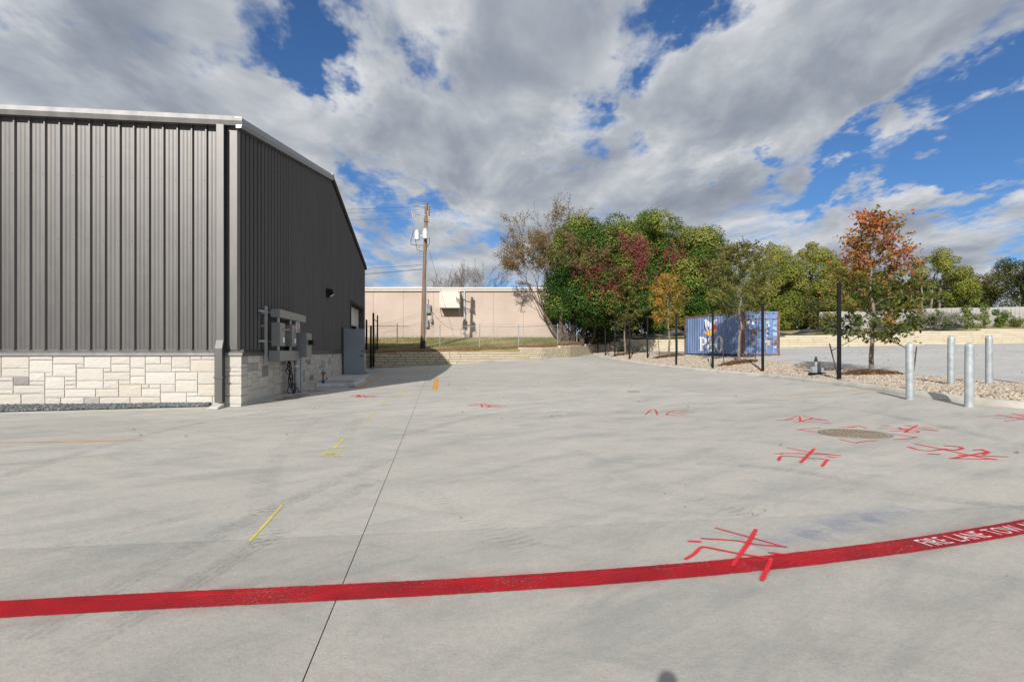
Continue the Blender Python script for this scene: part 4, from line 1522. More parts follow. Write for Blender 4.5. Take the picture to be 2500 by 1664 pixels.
w1 = .062
RED = [
    ('red sprayed A-E letters nearest the middle of the yard', [
        (z1([(178, 145), (212, 118), (235, 118), (247, 147)]), w1), (z1([(200, 132), (300, 131)]), w1), (z1([(298, 122), (342, 125), (318, 132), (300, 146), (345, 150), (405, 149)]), w1),
        (z1([(350, 123), (420, 124)]), w1), (z1([(340, 136), (450, 134)]), w1)]),
    ('red sprayed A-E letters up-left of the manhole', [
        (z1([(935, 178), (1000, 172), (1060, 154), (1067, 185), (1035, 185)]), w1), (z1([(985, 178), (1062, 173)]), w1), (z1([(1095, 160), (1140, 165), (1080, 184), (1160, 190), (1235, 194)]), w1),
        (z1([(1110, 173), (1205, 178)]), w1), (z1([(1140, 166), (1228, 180)]), w1)]),
    ('red sprayed arrowhead pointing left beside the manhole', [(z1([(1180, 223), (1110, 227), (1055, 232)]), w1), (z1([(1055, 232), (1150, 244)]), w1)]),
    ('small red sprayed arrowhead behind the manhole', [(z1([(1300, 219), (1380, 217)]), w1), (z1([(1345, 218), (1410, 211)]), w1), (z1([(1410, 211), (1447, 222)]), w1)]),
    ('red sprayed scribble just right of the manhole', [
        (z1([(1525, 222), (1700, 230), (1855, 240)]), w1), (z1([(1595, 240), (1690, 238), (1750, 241), (1742, 248)]), w1), (z1([(1680, 208), (1760, 224), (1850, 238)]), w1),
        (z1([(1742, 207), (1668, 246)]), w1), (z1([(1640, 221), (1655, 232), (1690, 232), (1680, 248), (1725, 249)]), w1), (z1([(1545, 210), (1575, 211)]), w1), (z1([(1785, 220), (1822, 221)]), w1)]),
    ('red sprayed arrowhead pointing right beside the manhole', [(z1([(1605, 258), (1660, 264), (1735, 276)]), w1), (z1([(1735, 276), (1690, 284), (1612, 289)]), w1)]),
    ('red sprayed arrowhead in front of the manhole', [(z1([(1300, 288), (1350, 300), (1390, 308)]), w1), (z1([(1390, 308), (1440, 299), (1502, 296)]), w1)]),
    ('red sprayed crossed E-V letters in front of the manhole', [
        (z1([(1000, 337), (1120, 360), (1290, 380)]), w1), (z1([(926, 370), (958, 372)]), w1), (z1([(945, 408), (968, 383), (1090, 392), (1222, 404), (1218, 412), (1196, 442)]), .07), (z1([(1148, 343), (1115, 378), (1072, 420)]), .075),
        (z1([(965, 369), (1120, 371), (1290, 380)]), w1), (z1([(1232, 389), (1262, 392)]), w1)]),
    ('wide red sprayed scribble lower right of the manhole', [
        (z1([(1698, 332), (1740, 346), (1800, 354), (1870, 348), (1900, 344)]), .085), (z1([(1735, 315), (1900, 348), (2060, 382), (2180, 402)]), .08), (z1([(2180, 402), (2060, 400), (1942, 398)]), .08),
        (z1([(1945, 397), (2020, 384), (2150, 360)]), .08), (z1([(2075, 350), (2112, 348)]), .085), (z1([(2000, 380), (2080, 382), (2245, 388)]), .085), (z1([(1822, 372), (1856, 374)]), .085),
        (z1([(1900, 345), (1960, 350), (2002, 339), (1970, 330), (1915, 326)]), .085), (z1([(2112, 349), (2150, 362), (2125, 375)]), .08)]),
    ('red sprayed hash mark at the right by the bollards', [
        (z1([(2095, 157), (2220, 153), (2420, 148)]), w1), (z1([(2190, 166), (2280, 165), (2420, 152)]), w1), (z1([(2250, 182), (2356, 170), (2440, 158)]), w1), (z1([(2290, 139), (2356, 151), (2430, 166)]), w1), (z1([(2200, 146), (2280, 160), (2380, 178)]), w1)]),
    ('large red sprayed crossed A-E letters over the red fire lane stripe', [
        (z1([(588, 800), (690, 828), (800, 858), (975, 907)]), .036), (z1([(975, 907), (800, 892), (700, 872), (512, 860)]), .04), (z1([(445, 876), (478, 878)]), .055),
        (z1([(415, 975), (455, 952), (492, 916), (515, 909), (560, 917), (720, 948), (870, 972)]), .05), (z1([(812, 812), (780, 872), (740, 930), (684, 1012)]), .062), (z1([(912, 945), (965, 952)]), .058),
        (z1([(900, 985), (885, 1025), (850, 1095)]), .06)]),
    ('faint red sprayed letters in the shade by the riser pipe', [(z4([(445, 250), (510, 237), (520, 255)]), .1), (z4([(470, 246), (560, 243), (650, 240)]), .1), (z4([(560, 238), (590, 250), (540, 252)]), .1), (z4([(575, 246), (630, 250)]), .1)]),
    ('red sprayed A-E letters just outside the building shadow', [(z4([(850, 291), (930, 279), (905, 298)]), .1), (z4([(880, 286), (980, 292), (1080, 292)]), .1), (z4([(960, 284), (985, 300), (1050, 297)]), .1), (z4([(915, 280), (940, 297)]), .1), (z4([(990, 288), (1040, 286)]), .1)]),
    ('red sprayed A-E letters right of the paving joint', [(z4([(1815, 366), (1910, 352), (1925, 376)]), .09), (z4([(1858, 360), (1990, 368), (2112, 368)]), .09), (z4([(1940, 351), (1990, 372), (1958, 383)]), .09), (z4([(1990, 372), (2080, 383)]), .09), (z4([(1990, 357), (2060, 361)]), .09)]),
]
for lab, st in RED:
    paint_mark('spray_mark', lab, 'paint mark', st, M_SPRAY, .0052 if 'stripe' in lab else .0028)

YEL = [
    ('long yellow sprayed dash nearest the camera', [(z4([(40, 1465), (165, 1325), (292, 1183)]), .042)]),
    ('yellow sprayed dash beyond the yellow lettering', [(z4([(723, 712), (792, 640)]), .07)]),
    ('small yellow sprayed lettering between the tyre tracks', [(z4([(640, 740), (700, 739), (785, 735), (770, 741)]), .06), (z4([(625, 775), (650, 768), (700, 771)]), .06), (z4([(655, 742), (690, 756), (720, 748)]), .05), (z4([(690, 758), (745, 762), (750, 776)]), .05), (z4([(720, 784), (748, 776)]), .05), (z4([(622, 772), (645, 780)]), .05), (z4([(660, 760), (720, 765)]), .05)]),
    ('thin yellow sprayed dash in the middle distance', [(z4([(990, 477), (1042, 430)]), .07)]),
    ('faint yellow sprayed blot near the building shadow', [(z4([(1110, 347), (1140, 338)]), .2)]),
    ('faint yellow sprayed dash at the edge of the orange box', [(z4([(1180, 298), (1240, 293)]), .12), (z4([(1250, 275), (1268, 254)]), .09)]),
]
for lab, st in YEL:
    paint_mark('spray_mark', lab, 'paint mark', st, M_YSPRAY)
for lab, pl, w, mt in (
        ('bright orange parking line in the shade by the wheel stop', z4([(910, 226), (1097, 134)]), .115, M_ORANGE),
        ('short bright orange line at the tip of the building shadow', z4([(1541, 238), (1556, 143)]), .17, M_ORANGE),
        ('faded orange line joining the two bright parking lines', z4([(1045, 230), (1300, 234), (1532, 238)]), .10, M_ORANGEF),
        ('faded orange line along the far side of the shaded bay', z4([(1100, 136), (1290, 136), (1480, 136)]), .10, M_ORANGEF),
        ('thin orange line on the paving in front of the gravel', [(-220, 1083), (0, 1080), (200, 1077), (347, 1074)], .065, M_ORANGE),
        ('faint orange line on the paving left of the bollards', [(1903, 967), (2000, 960), (2112, 952)], .10, M_ORANGEF)):
    paint_mark('parking_line', lab, 'painted line', [(pl, w)], mt, sm=False)

# red fire lane stripe with white lettering
ex = [0, 450, 900, 1250, 1500, 1700, 1911, 2136, 2300, 2500]
et = [1468, 1447, 1424, 1406, 1390, 1373, 1353, 1326, 1302, 1271]
eb = [1506, 1483, 1459, 1439, 1422, 1406, 1390, 1360, 1333, 1301.5]
cl = [gpt(x_, (a + b) / 2 - .4) for x_, a, b in zip(ex, et, eb)]
cx_, cy_ = np.array([c[0] for c in cl]), np.array([c[1] for c in cl])
pf = np.polyfit(cx_, cy_, 4)
print('stripe y', [round(float(np.polyval(pf, x_) - y_), 3) for x_, y_ in zip(cx_, cy_)], cx_[[0, -1]])
wid_ = [Vector(gpt(x_, a)) - Vector(gpt(x_, b)) for x_, a, b in zip(ex, et, eb)]
SW = float(np.mean([abs(w.y) for w in wid_])) * .985
print('stripe width', [round(w.y, 3) for w in wid_])


def stripe_y(x):
    if x < cx_[0]:
        return float(np.polyval(pf, cx_[0]) + np.polyval(np.polyder(pf), cx_[0]) * (x - cx_[0]))
    if x > cx_[-1]:
        return float(np.polyval(pf, cx_[-1]) + np.polyval(np.polyder(pf), cx_[-1]) * (x - cx_[-1]) + .05 * (x - cx_[-1]) ** 2)
    return float(np.polyval(pf, x))


def firemat():
    m, t, b = newmat('fire_lane_red')
    pos = t.new('ShaderNodeNewGeometry').outputs['Position']
    uv = t.new('ShaderNodeUVMap').outputs[0]
    s = t.new('ShaderNodeSeparateXYZ')
    t.l.new(uv, s.inputs[0])
    n1 = t.noise(pos, 2.2, 5, .6)
    n2 = t.noise(pos, 70, 4, .7)
    c = t.mix(t.ss(n1, .35, .7), (0.25, 0.006, 0.012), (0.42, 0.007, 0.013))
    line = t.ss(t.m('ABSOLUTE', t.m('ADD', s.outputs[0], .42)), .0, .03, 1.0, 0.0)
    c = t.mix(t.m('MULTIPLY', line, t.ss(t.noise(pos, 5, 3), .45, .6)), c, (0.62, 0.06, 0.03))
    # tread scuffs crossing the stripe
    wv = t.new('ShaderNodeTexWave')
    wv.inputs['Scale'].default_value = 9
    wv.inputs['Distortion'].default_value = 9
    wv.inputs['Detail'].default_value = 4
    mp = t.new('ShaderNodeMapping')
    mp.inputs['Rotation'].default_value = (0, 0, R(62))
    t.l.new(pos, mp.inputs[0])
    t.l.new(mp.outputs[0], wv.inputs[0])
    sc_ = t.m('MULTIPLY', t.ss(wv.outputs['Fac'], .6, .9), t.ss(t.noise(pos, .9, 3), .48, .62))
    c = t.mix(t.m('MULTIPLY', sc_, .14), c, (0.50, 0.10, 0.10))
    t.put(b.inputs['Base Color'], c)
    t.put(b.inputs['Roughness'], t.m('ADD', .55, t.m('MULTIPLY', n1, .3)))
    b.inputs['Specular IOR Level'].default_value = 0.2
    al = t.m('SUBTRACT', 1.0, t.m('MULTIPLY', t.m('MULTIPLY', t.ss(n2, .46, .64), t.ss(t.noise(pos, 1.3, 5, .65), .42, .66)), .85))
    edge = t.ss(t.m('ADD', t.m('ABSOLUTE', s.outputs[0]), t.m('MULTIPLY', t.noise(pos, 40, 4), .16)), 1.0, 1.09, 1.0, 0.0)
    t.put(b.inputs['Alpha'], t.m('MULTIPLY', al, edge))
    return m


M_FIRE = firemat()
M_HALO = paintmat('red_overspray', (0.60, 0.12, 0.12), 0.0, 0.3, 0.22)
xs = np.arange(-12.0, 10.5, .08)
pts = [(x_, stripe_y(x_)) for x_ in xs]
v, u, f = strip_mesh('fire_lane_stripe', pts, SW * 1.02, M_FIRE, .0036, .2)
fire = link('fire_lane_stripe', npmesh('fire_lane_stripe', v, f, M_FIRE, uv=u))
tag(fire, 'broad red painted fire lane stripe curving across the foreground', 'painted line')
v, u, f = strip_mesh('overspray', pts, SW * 2.6, M_HALO, .0022, .2)
link('overspray', npmesh('overspray', v, f, M_HALO, uv=u), fire)
# lettering bent along the stripe, letter by letter
M_LETTER = pbr('white_road_letters', (0.66, 0.61, 0.61), 0.7, var=0.15, scale=20)


def glyph(ch):
    cu = bpy.data.curves.new('glyph', 'FONT')
    cu.body = ch
    o = bpy.data.objects.new('glyph', cu)
    COL.objects.link(o)
    me = o.to_mesh()
    v = np.array([q.co[:] for q in me.vertices])
    f = [tuple(p.vertices) for p in me.polygons]
    o.to_mesh_clear()
    bpy.data.objects.remove(o)
    v[:, 0] -= v[:, 0].min()
    return v, f


xw0, xw1 = gpt(1500 + 1735 / 2.356, 950 + 872 / 2.356)[0], gpt(1500 + 2310 / 2.356, 950 + 790 / 2.356)[0]
pen, run, stop = 0.0, [], None
for k_, ch in enumerate('FIRE LANE TOW AWAY ZONE'):
    if ch == ' ':
        if k_ == 13: stop = pen
        pen += 0.42
        continue
    gv, gf = glyph(ch)
    run.append((pen, gv, gf))
    pen += gv[:, 0].max() + 0.13
hh = SW * .62
for p0, gv, gf in run:
    tx = []
    for q in gv:
        x_ = xw0 + (p0 + q[0]) / stop * (xw1 - xw0)
        t_ = Vector((.02, stripe_y(x_ + .01) - stripe_y(x_ - .01))).normalized()
        c_ = Vector((-t_.y, t_.x))
        oo = (q[1] / .72 - .5) * hh
        xx_, yy_ = x_ + c_.x * oo, stripe_y(x_) + c_.y * oo
        tx.append((xx_, yy_, float(G(xx_, yy_)) + .0048))
    lm = bpy.data.meshes.new('letter')
    lm.from_pydata(tx, [], gf)
    lm.materials.append(M_LETTER)
    link('letter', lm, fire)

# tyre marks
def tyremat(name, dark=0.5, tread=True, scale=85.0):
    m, t, b = newmat(name)
    uv = t.new('ShaderNodeUVMap').outputs[0]
    s = t.new('ShaderNodeSeparateXYZ')
    t.l.new(uv, s.inputs[0])
    pos = t.new('ShaderNodeNewGeometry').outputs['Position']
    a = t.m('ABSOLUTE', s.outputs[0])
    if tread:
        ph = t.m('ADD', t.m('MULTIPLY', s.outputs[1], scale), t.m('MULTIPLY', a, 2.2))
        bars = t.ss(t.m('SINE', ph), -.1, .6)
    else:
        bars = t.ss(t.m('SINE', t.m('MULTIPLY', s.outputs[0], 14)), -.6, .5, .45, 1.0)
    nz = t.ss(t.noise(pos, 1.3, 5, .6), .25, .75)
    nf = t.ss(t.noise(pos, 24, 4, .7), .3, .7)
    ed = t.ss(t.m('ADD', a, t.m('MULTIPLY', t.noise(pos, 9, 3), .3)), .75, 1.12, 1.0, 0.0)
    al = t.m('MULTIPLY', t.m('MULTIPLY', t.m('MULTIPLY', bars, nz), t.m('MULTIPLY', nf, ed)), dark)
    b.inputs['Base Color'].default_value = (0.13, 0.135, 0.14, 1)
    b.inputs['Roughness'].default_value = 0.9
    t.put(b.inputs['Alpha'], al)
    return m


M_TREAD = tyremat('tread_print', .34)
M_SKID = tyremat('skid_print', .36, False)
TY = [
    ('blocky tyre tread print left of the paving joint', [(655, 1330), (640, 1250), (650, 1170), (700, 1085), (790, 1005)], .27, M_TREAD),
    ('short tyre tread print near the yellow lettering', [(848, 1085), (845, 1060), (880, 1020)], .28, M_TREAD),
    ('dark tyre scuff in the centre of the yard', [(1020, 1190), (1100, 1235), (1200, 1290), (1300, 1340)], .30, M_TREAD),
    ('faint tyre print right of the centre', [(1330, 1090), (1440, 1110), (1600, 1190), (1850, 1260)], .26, M_TREAD),
    ('long straight tyre streak crossing the left foreground', [(60, 1560), (300, 1420), (520, 1310), (760, 1200), (950, 1120)], .22, M_SKID),
    ('second tyre streak in the left foreground', [(150, 1600), (420, 1455), (600, 1345), (700, 1290), (900, 1180)], .20, M_SKID),
    ('thin tyre streak at the far left of the yard', [(0, 1370), (180, 1330), (400, 1275), (560, 1235)], .16, M_SKID),
    ('curved tyre streak near the bollards', [(1500, 1005), (1700, 985), (1900, 985), (2150, 1010), (2450, 1075)], .25, M_SKID),
    ('curved tyre streak across the middle of the yard', [(950, 1075), (1150, 1020), (1400, 985), (1700, 965), (2000, 985)], .25, M_SKID),
    ('faint tyre streak in front of the gravel strip', [(0, 1165), (250, 1090), (500, 1030), (800, 990)], .22, M_SKID),
    ('faint curved tyre streak at the right of the yard', [(1700, 1130), (1950, 1150), (2250, 1210), (2500, 1240)], .24, M_SKID),
]
for i, (lab, pl, w, mt) in enumerate(TY):
    paint_mark('tyre_mark', lab, 'tyre mark', [(pl, w)], mt, .0012 + .0001 * i)
# blue chalk dust on the paving beyond the stripe
M_CHALK = paintmat('blue_overspray', (0.18, 0.26, 0.50), 0.0, 0.5, 0.20)
paint_mark('chalk_smear', 'faint blue chalk smear beyond the fire lane stripe', 'paint mark', [([(1830, 1330), (1960, 1300), (2120, 1265), (2240, 1245)], .55), ([(1960, 1310), (2060, 1285), (2150, 1268)], .30)], M_CHALK, .0026)

# manhole cover
mx_, my_ = gpt(2087, 1058)
mz_ = float(G(mx_, my_))
mh = empty('manhole_cover', (mx_, my_, mz_))
tag(mh, 'round cast iron manhole cover ringed by red arrows', 'manhole cover')
mr = .46
MB().lathe([(mr, -.03), (mr, .004), (mr - .015, .009), (mr - .05, .009), (mr - .055, .002), (.01, .002)], n=48).build('frame', M_IRON, mh, smooth=True)
MB().lathe([(mr - .07, -.01), (mr - .07, .008), (mr - .09, .011), (.01, .011)], n=48).build('lid', M_IRON, mh, smooth=True)
stud = MB()
for ring_, nn in ((.36, 40), (.30, 34), (.24, 28), (.12, 14)):
    for q in range(nn):
        an = 2 * math.pi * q / nn
        x_, y_ = ring_ * math.cos(an), ring_ * math.sin(an)
        stud.box(x_ - .013, x_ + .013, y_ - .013, y_ + .013, .0112, .0145)
stud.build('studs', M_IRON, mh)['kind'] = 'stuff'
# small covers in the yard
x_, y_ = gpt(1547, 956)
o = MB().lathe([(.18, -.02), (.18, .006), (.16, .009), (.02, .007)], (x_, y_, float(G(x_, y_))), 24).build('valve_cover', M_IRON, None, (x_, y_, float(G(x_, y_))), smooth=True)
tag(o, 'small round valve cover in the middle of the yard', 'valve cover')

# ------------------------------------------------------------------ bollards and fence posts
bm_ = MB()
br = .076
bp = [(br, -.1), (br, 1.11)] + [(br * math.cos(R(a)), 1.11 + .085 * math.sin(R(a))) for a in (10, 20, 32, 45, 58, 70, 80, 87)]
bm_.lathe(bp, n=28)
bme = None
for i, (X_, Y_, zz0, lab) in enumerate((
        (8.33, 12.0, None, 'leftmost galvanised steel bollard standing on the paving'),
        (8.49, 10.65, None, 'nearest galvanised steel bollard in front of the kerb corner'),
        (10.54, 13.77, 'r', 'galvanised steel bollard in the rocks left of the farthest one'),
        (11.40, 13.7, 'r', 'galvanised steel bollard in the rocks at the right, just inside the frame'),
        (13.60, 15.1, 'r', 'galvanised steel bollard cut off by the right edge'))):
    z_ = float(ROCK(X_, Y_)) if zz0 else float(G(X_, Y_))
    if bme is None:
        o = bm_.build('bollard', M_GALV, smooth=True)
        bme = o.data
    else:
        o = link('bollard', bme)
    o.location = (X_, Y_, z_)
    o.rotation_euler = (random.uniform(-.006, .006), random.uniform(-.006, .006), random.uniform(0, 6))
    tag(o, lab, 'bollard', 'galvanised bollards by the kerb corner')

POSTS = [(2048.6, 924, 17.3, 689.6), (1862, 912, 23.7, 740.5), (1740, 902, 28, 756.5), (1649, 893.5, 32, 766), (1580.6, 877.5, 38, 770.6), (1535, 879, 39.5, 776), (1501, 872, 43, 777.6), (1468, 866, 45, 778), (1445, 862, 47.2, 783)]
PL = ['tallest and nearest black steel fence post beside the red-leaved tree', 'black steel fence post in front of the container doors', 'black steel fence post in front of the container lettering', 'black steel fence post just left of the container', 'black steel fence post left of the yellow-leaved young tree',
      'black steel fence post right of the leftmost young tree', 'black steel fence post left of the leftmost young tree', 'second farthest black steel fence post in the rocks', 'farthest black steel fence post in front of the retaining wall']
pm = MB().box(-.045, .045, -.045, .045, -.15, 1.0)
for (px_, py_, Y_, pt), lab in zip(POSTS, PL):
    X_ = (px_ - 1250) / FPX * Y_
    if X_ < KX(Y_) + .35: X_ = float(KX(Y_)) + .35
    z_ = float(ROCK(X_, Y_))
    top = EYE + (HOR - pt) / FPX * Y_
    H_ = top - z_
    p_ = empty('fence_post', (X_, Y_, z_))
    tag(p_, lab, 'fence post', 'black fence posts in the rock bed')
    MB().box(-.045, .045, -.045, .045, -.2, H_ - .03).build('shaft', M_BLACK, p_, bevel=.006)
    MB().add([(-.05, -.05, H_ - .03), (.05, -.05, H_ - .03), (.05, .05, H_ - .03), (-.05, .05, H_ - .03), (-.05, -.05, H_ - .01), (.05, -.05, H_ - .01), (.05, .05, H_ - .01), (-.05, .05, H_ - .01), (0, 0, H_ + .012)],
             [(0, 3, 2, 1), (0, 1, 5, 4), (1, 2, 6, 5), (2, 3, 7, 6), (3, 0, 4, 7), (4, 5, 8), (5, 6, 8), (6, 7, 8), (7, 4, 8)]).build('cap', M_BLACK, p_)

# black gate and posts beyond the far end of the metal building
for px_, Y_, pt, base, lab in ((911.6, 34.9, 763.7, None, 'tall black gate post at the end of the retaining wall'), (905.5, 34.7, 794.5, None, 'short black gate post by the end of the metal building'),
                               (894.8, 36.6, 780, 'h', 'black gate post nearly hidden by the building corner')):
    X_ = (px_ - 1250) / FPX * Y_
    z_ = float(hill(X_, Y_)) if base else float(G(X_, Y_))
    H_ = EYE + (HOR - pt) / FPX * Y_ - z_
    o = MB().box(-.05, .05, -.05, .05, -.1, H_).build('gate_post', M_BLACK, bevel=.008)
    o.location = (X_, Y_, z_)
    tag(o, lab, 'gate post', 'black gate posts behind the metal building')
# mesh gate leaf between the tall post and the slope
gA = Vector(((913.0 - 1250) / FPX * 35.0, 35.0, 0))
gB = Vector(((921.6 - 1250) / FPX * 36.8, 36.8, 0))
gl = empty('mesh_gate', (gA.x, gA.y, 0.0))
tag(gl, 'narrow black framed chain link gate leaf seen edge on', 'gate')
dv = gB - gA
zb0, zt0 = 1.16, 3.12
fr = MB()
fr.tube((dv.x, dv.y, .95), (dv.x, dv.y, 3.5), .045, n=8)
fr.build('end_post', M_BLACK, gl)
fr = MB()
fr.tube((0, 0, zt0), (dv.x, dv.y, zt0 - .02), .025, n=6)
fr.tube((0, 0, zb0), (dv.x, dv.y, zb0), .025, n=6)
fr.build('rails', M_BLACK, gl)
ms = MB()
for q in np.arange(0, 1.0, .05):
    for sg in (-1, 1):
        q2 = q + sg * (zt0 - zb0) / dv.length
        qa, qb = q, min(max(q2, 0), 1)
        zb1 = zb0 + abs(qb - qa) * dv.length
        ms.tube((dv.x * qa, dv.y * qa, zb0), (dv.x * qb, dv.y * qb, zb1), .003, n=3)
ms.build('mesh', M_BLACK, gl)['kind'] = 'stuff'

# ------------------------------------------------------------------ chain link fence on the slope
cf = empty('chain_link_fence', (-6, 38.6, 0))
tag(cf, 'galvanised chain link fence along the grass slope below the pink warehouse', 'fence')
FO = (-6, 38.6, 0)
fxs = [-16.2, -13.3, -10.5, -7.73, -4.87, -2.2, .455, 3.43, 5.2]
fyy = lambda x: max(38.6 + .05 * (x + 8), float(wally(x)) + .8)
for x_ in fxs:
    z_ = float(hill(x_, fyy(x_)))
    MB().tube((x_, fyy(x_), z_ - .1), (x_, fyy(x_), z_ + 1.58), .03, n=8).build('post', M_CHAIN, cf, FO, smooth=True)
rl = [(x_, fyy(x_), float(hill(x_, fyy(x_))) + 1.44) for x_ in fxs]
for a, b in zip(rl[:-1], rl[1:]):
    MB().tube(a, b, .02, n=6).build('top_rail', M_CHAIN, cf, FO)
for k_ in (.10, .2):
    MB().path([(a[0], a[1], a[2] + k_) for a in rl], .003, 3).build('strand', M_WIRE, cf, FO)
ms = MB()
for x_ in np.arange(fxs[0], fxs[-1], .075):
    z_ = float(hill(x_, fyy(x_)))
    for sg in (-1, 1):
        x2 = x_ + sg * 1.36
        if x2 < fxs[0] or x2 > fxs[-1]: continue
        z2 = float(hill(x2, fyy(x2)))
        ms.tube((x_, fyy(x_), z_ + .05), (x2, fyy(x2), z2 + 1.41), .0018, n=3)
ms.build('mesh', M_CHAIN, cf, FO)['kind'] = 'stuff'

# ------------------------------------------------------------------ pink warehouse
pw = empty('pink_warehouse', (-8, PWY, 2.0))
tag(pw, 'long pink tilt-up warehouse with white coping behind the utility pole', 'warehouse')
PO = (-8, PWY, 2.0)
PT = 6.04
seams = -8.75 + 2.42 * np.arange(-14, 6) + np.where(np.arange(-14, 6) == 5, .55, 0)
pmesh = None
for a, b in zip(seams[:-1], seams[1:]):
    o = MB().box(a + .012, b - .012, PWY, PWY + .2, 2.45, PT).build('wall_panel', M_PINK, pw, PO, bevel=.012)
MB().box(seams[0], seams[-1], PWY + .03, PWY + 22, 2.0, PT - .05).build('core', M_FOUND, pw, PO)
MB().box(seams[0], seams[-1], PWY - .03, PWY + .25, 1.6, 2.45).build('foundation', M_FOUND, pw, PO)
MB().box(seams[0] - .1, seams[-1] + .1, PWY - .14, PWY + .3, PT - .02, PT + .18).build('fascia', M_FASCIA, pw, PO)
MB().box(seams[0] - .1, seams[-1] + .1, PWY - .2, PWY + 22.3, PT + .183, PT + .275).build('coping', M_COPING, pw, PO)
MB().box(at(1134, 0, PWY).x - .06, at(1134, 0, PWY).x + .06, PWY - .14, PWY - .01, 2.3, PT).build('downspout', M_GALV, pw, PO, bevel=.01)
# hood over a wall vent
hd = empty('vent_hood', (0, 0, 0))
hd.parent = pw
hx0, hx1 = at(1073, 0, PWY - 1).x, at(1122, 0, PWY - 1).x
hb = MB()
zt_, zbm = 5.93, 4.62
hb.add([(hx0, PWY - .05, zt_ + .1), (hx1, PWY - .05, zt_ + .1), (hx1, PWY - .95, zt_ - .05), (hx0, PWY - .95, zt_ - .05), (hx0, PWY - 1.05, zbm), (hx1, PWY - 1.05, zbm), (hx0, PWY - .05, zbm), (hx1, PWY - .05, zbm)],
       [(0, 3, 2, 1), (3, 4, 5, 2), (0, 6, 4, 3), (1, 2, 5, 7), (4, 6, 7, 5)])
hb.build('hood_shell', M_HOOD, hd, PO)
lv_ = MB()
for q in range(4):
    lv_.box(hx0 + .05, hx1 - .05, PWY - .9 + q * .22, PWY - .86 + q * .22, zbm - .06, zbm - .004)
lv_.build('louvre', M_FOUND, hd, PO)
for xx_ in (hx0 + .05, hx1 - .05):
    MB().tube((xx_, PWY - .02, zbm - .6), (xx_, PWY - .95, zbm - .01), .025, n=6).build('brace', M_HOOD, hd, PO)
# switch boxes on the pink wall
for (xa, xb, ya, yb, lab) in ((1037, 1053, 744, 765, 'upper grey switch box on the pink wall behind the pole'), (1036, 1047, 781, 799, 'lower grey switch box on the pink wall behind the pole'), (1051.5, 1057, 777, 788, 'smallest grey switch box on the pink wall')):
    p0, p1 = at(xa, yb, PWY), at(xb, ya, PWY)
    r_ = empty('switch_box', (p0.x, PWY, p0.z))
    tag(r_, lab, 'switch box', 'switch boxes on the pink wall')
    MB().box(0, p1.x - p0.x, -.28, -.02, 0, p1.z - p0.z).build('case', M_BOX, r_, bevel=.02)
    MB().tube(((p1.x - p0.x) * .5, -.1, p1.z - p0.z), ((p1.x - p0.x) * .5, -.1, p1.z - p0.z + .5), .035, n=8).build('conduit', M_GALV, r_)
    MB().box((p1.x - p0.x) * .1, (p1.x - p0.x) * .9, -.295, -.281, (p1.z - p0.z) * .1, (p1.z - p0.z) * .9).build('cover', M_BOX2, r_)

# ------------------------------------------------------------------ utility pole
PY_ = 37.6
pb = at(1031.5, 852, PY_)
pb.z = float(hill(pb.x, PY_))
up = empty('utility_pole', pb)
tag(up, 'tall wooden utility pole in front of the pink warehouse', 'utility pole')
ptop = at(1041, 495, PY_)
lean = ptop.x - pb.x
PH = ptop.z - pb.z


def pz(py): return EYE + (HOR - py) / FPX * PY_ - pb.z
def pxl(z): return lean * z / PH


MB().path([(0, 0, -.3), (lean * .5, 0, PH * .5), (lean, 0, PH)], [.16, .135, .10], 14).build('pole', M_WOODPOLE, up, smooth=True)
MB().path([(0, 0, .0), (pxl(.55), 0, .55)], [.166, .164], 14).build('base_wrap', M_RUBBER, up, smooth=True)
MB().box(pxl(PH) - .16, pxl(PH) + .16, -.14, .14, PH - 1.25, PH - 1.05).build('top_bracket', M_WOODPOLE, up)


def insul(mb, p, d_, r=.05, n=4, ln=.3):
    p = Vector(p)
    d_ = Vector(d_).normalized()
    for k_ in range(n):
        a = p + d_ * ln * k_ / n
        mb.tube(a, a + d_ * ln / n * .55, r, r * .6, 8)
        mb.tube(a + d_ * ln / n * .5, a + d_ * ln / n, r * .35, n=6)


for (zp, ext) in ((505, -.85), (527, -.95)):
    z_ = pz(zp)
    b_ = MB().tube((pxl(z_), -.1, z_), (pxl(z_) + ext * .5, -.12, z_ + .06), .03, n=8).build('insulator_arm', M_GALV, up)
    ib = MB()
    insul(ib, (pxl(z_) + ext * .45, -.12, z_ + .05), (-1, 0, .15), .06, 5, .45)
    ib.build('insulator', M_PORC, b_)
cu = MB()
z_ = pz(527)
for dx_, dz_ in ((-.82, .08), (-.66, -.08), (-.5, -.2), (.2, .08), (.24, -.2)):
    cu.tube((pxl(z_) + dx_, -.15, z_ + dz_ - .25), (pxl(z_) + dx_ - .1, -.15, z_ + dz_ + .2), .04, n=8)
    cu.tube((pxl(z_) + dx_, -.15, z_ + dz_), (pxl(z_), -.1, z_ + dz_ - .05), .015, n=5)
cu.build('fuse_cutouts', M_PORC, up)
z_ = pz(520)
MB().box(pxl(z_) + .12, pxl(z_) + .24, -.1, .1, pz(527), pz(503)).build('lightning_arrester', M_WOODPOLE, up)
for zp in (605, 616, 626):
    z_ = pz(zp)
    rk = MB()
    rk.tube((pxl(z_) - .1, -.16, z_), (pxl(z_) - .38, -.2, z_), .02, n=6)
    rk.lathe([(.03, -.06), (.06, -.03), (.04, 0), (.06, .03), (.03, .06)], (pxl(z_) - .38, -.2, z_), 10)
    rk.build('spool_insulator', M_PORC, up)
cd = MB()
cd.path([(pxl(1.0) + .2, -.05, .0), (pxl(3) + .17, -.05, 3.0), (pxl(6.4) + .14, -.05, 6.4)], .03, 8)
cd.build('riser_conduit', M_GALV, up)
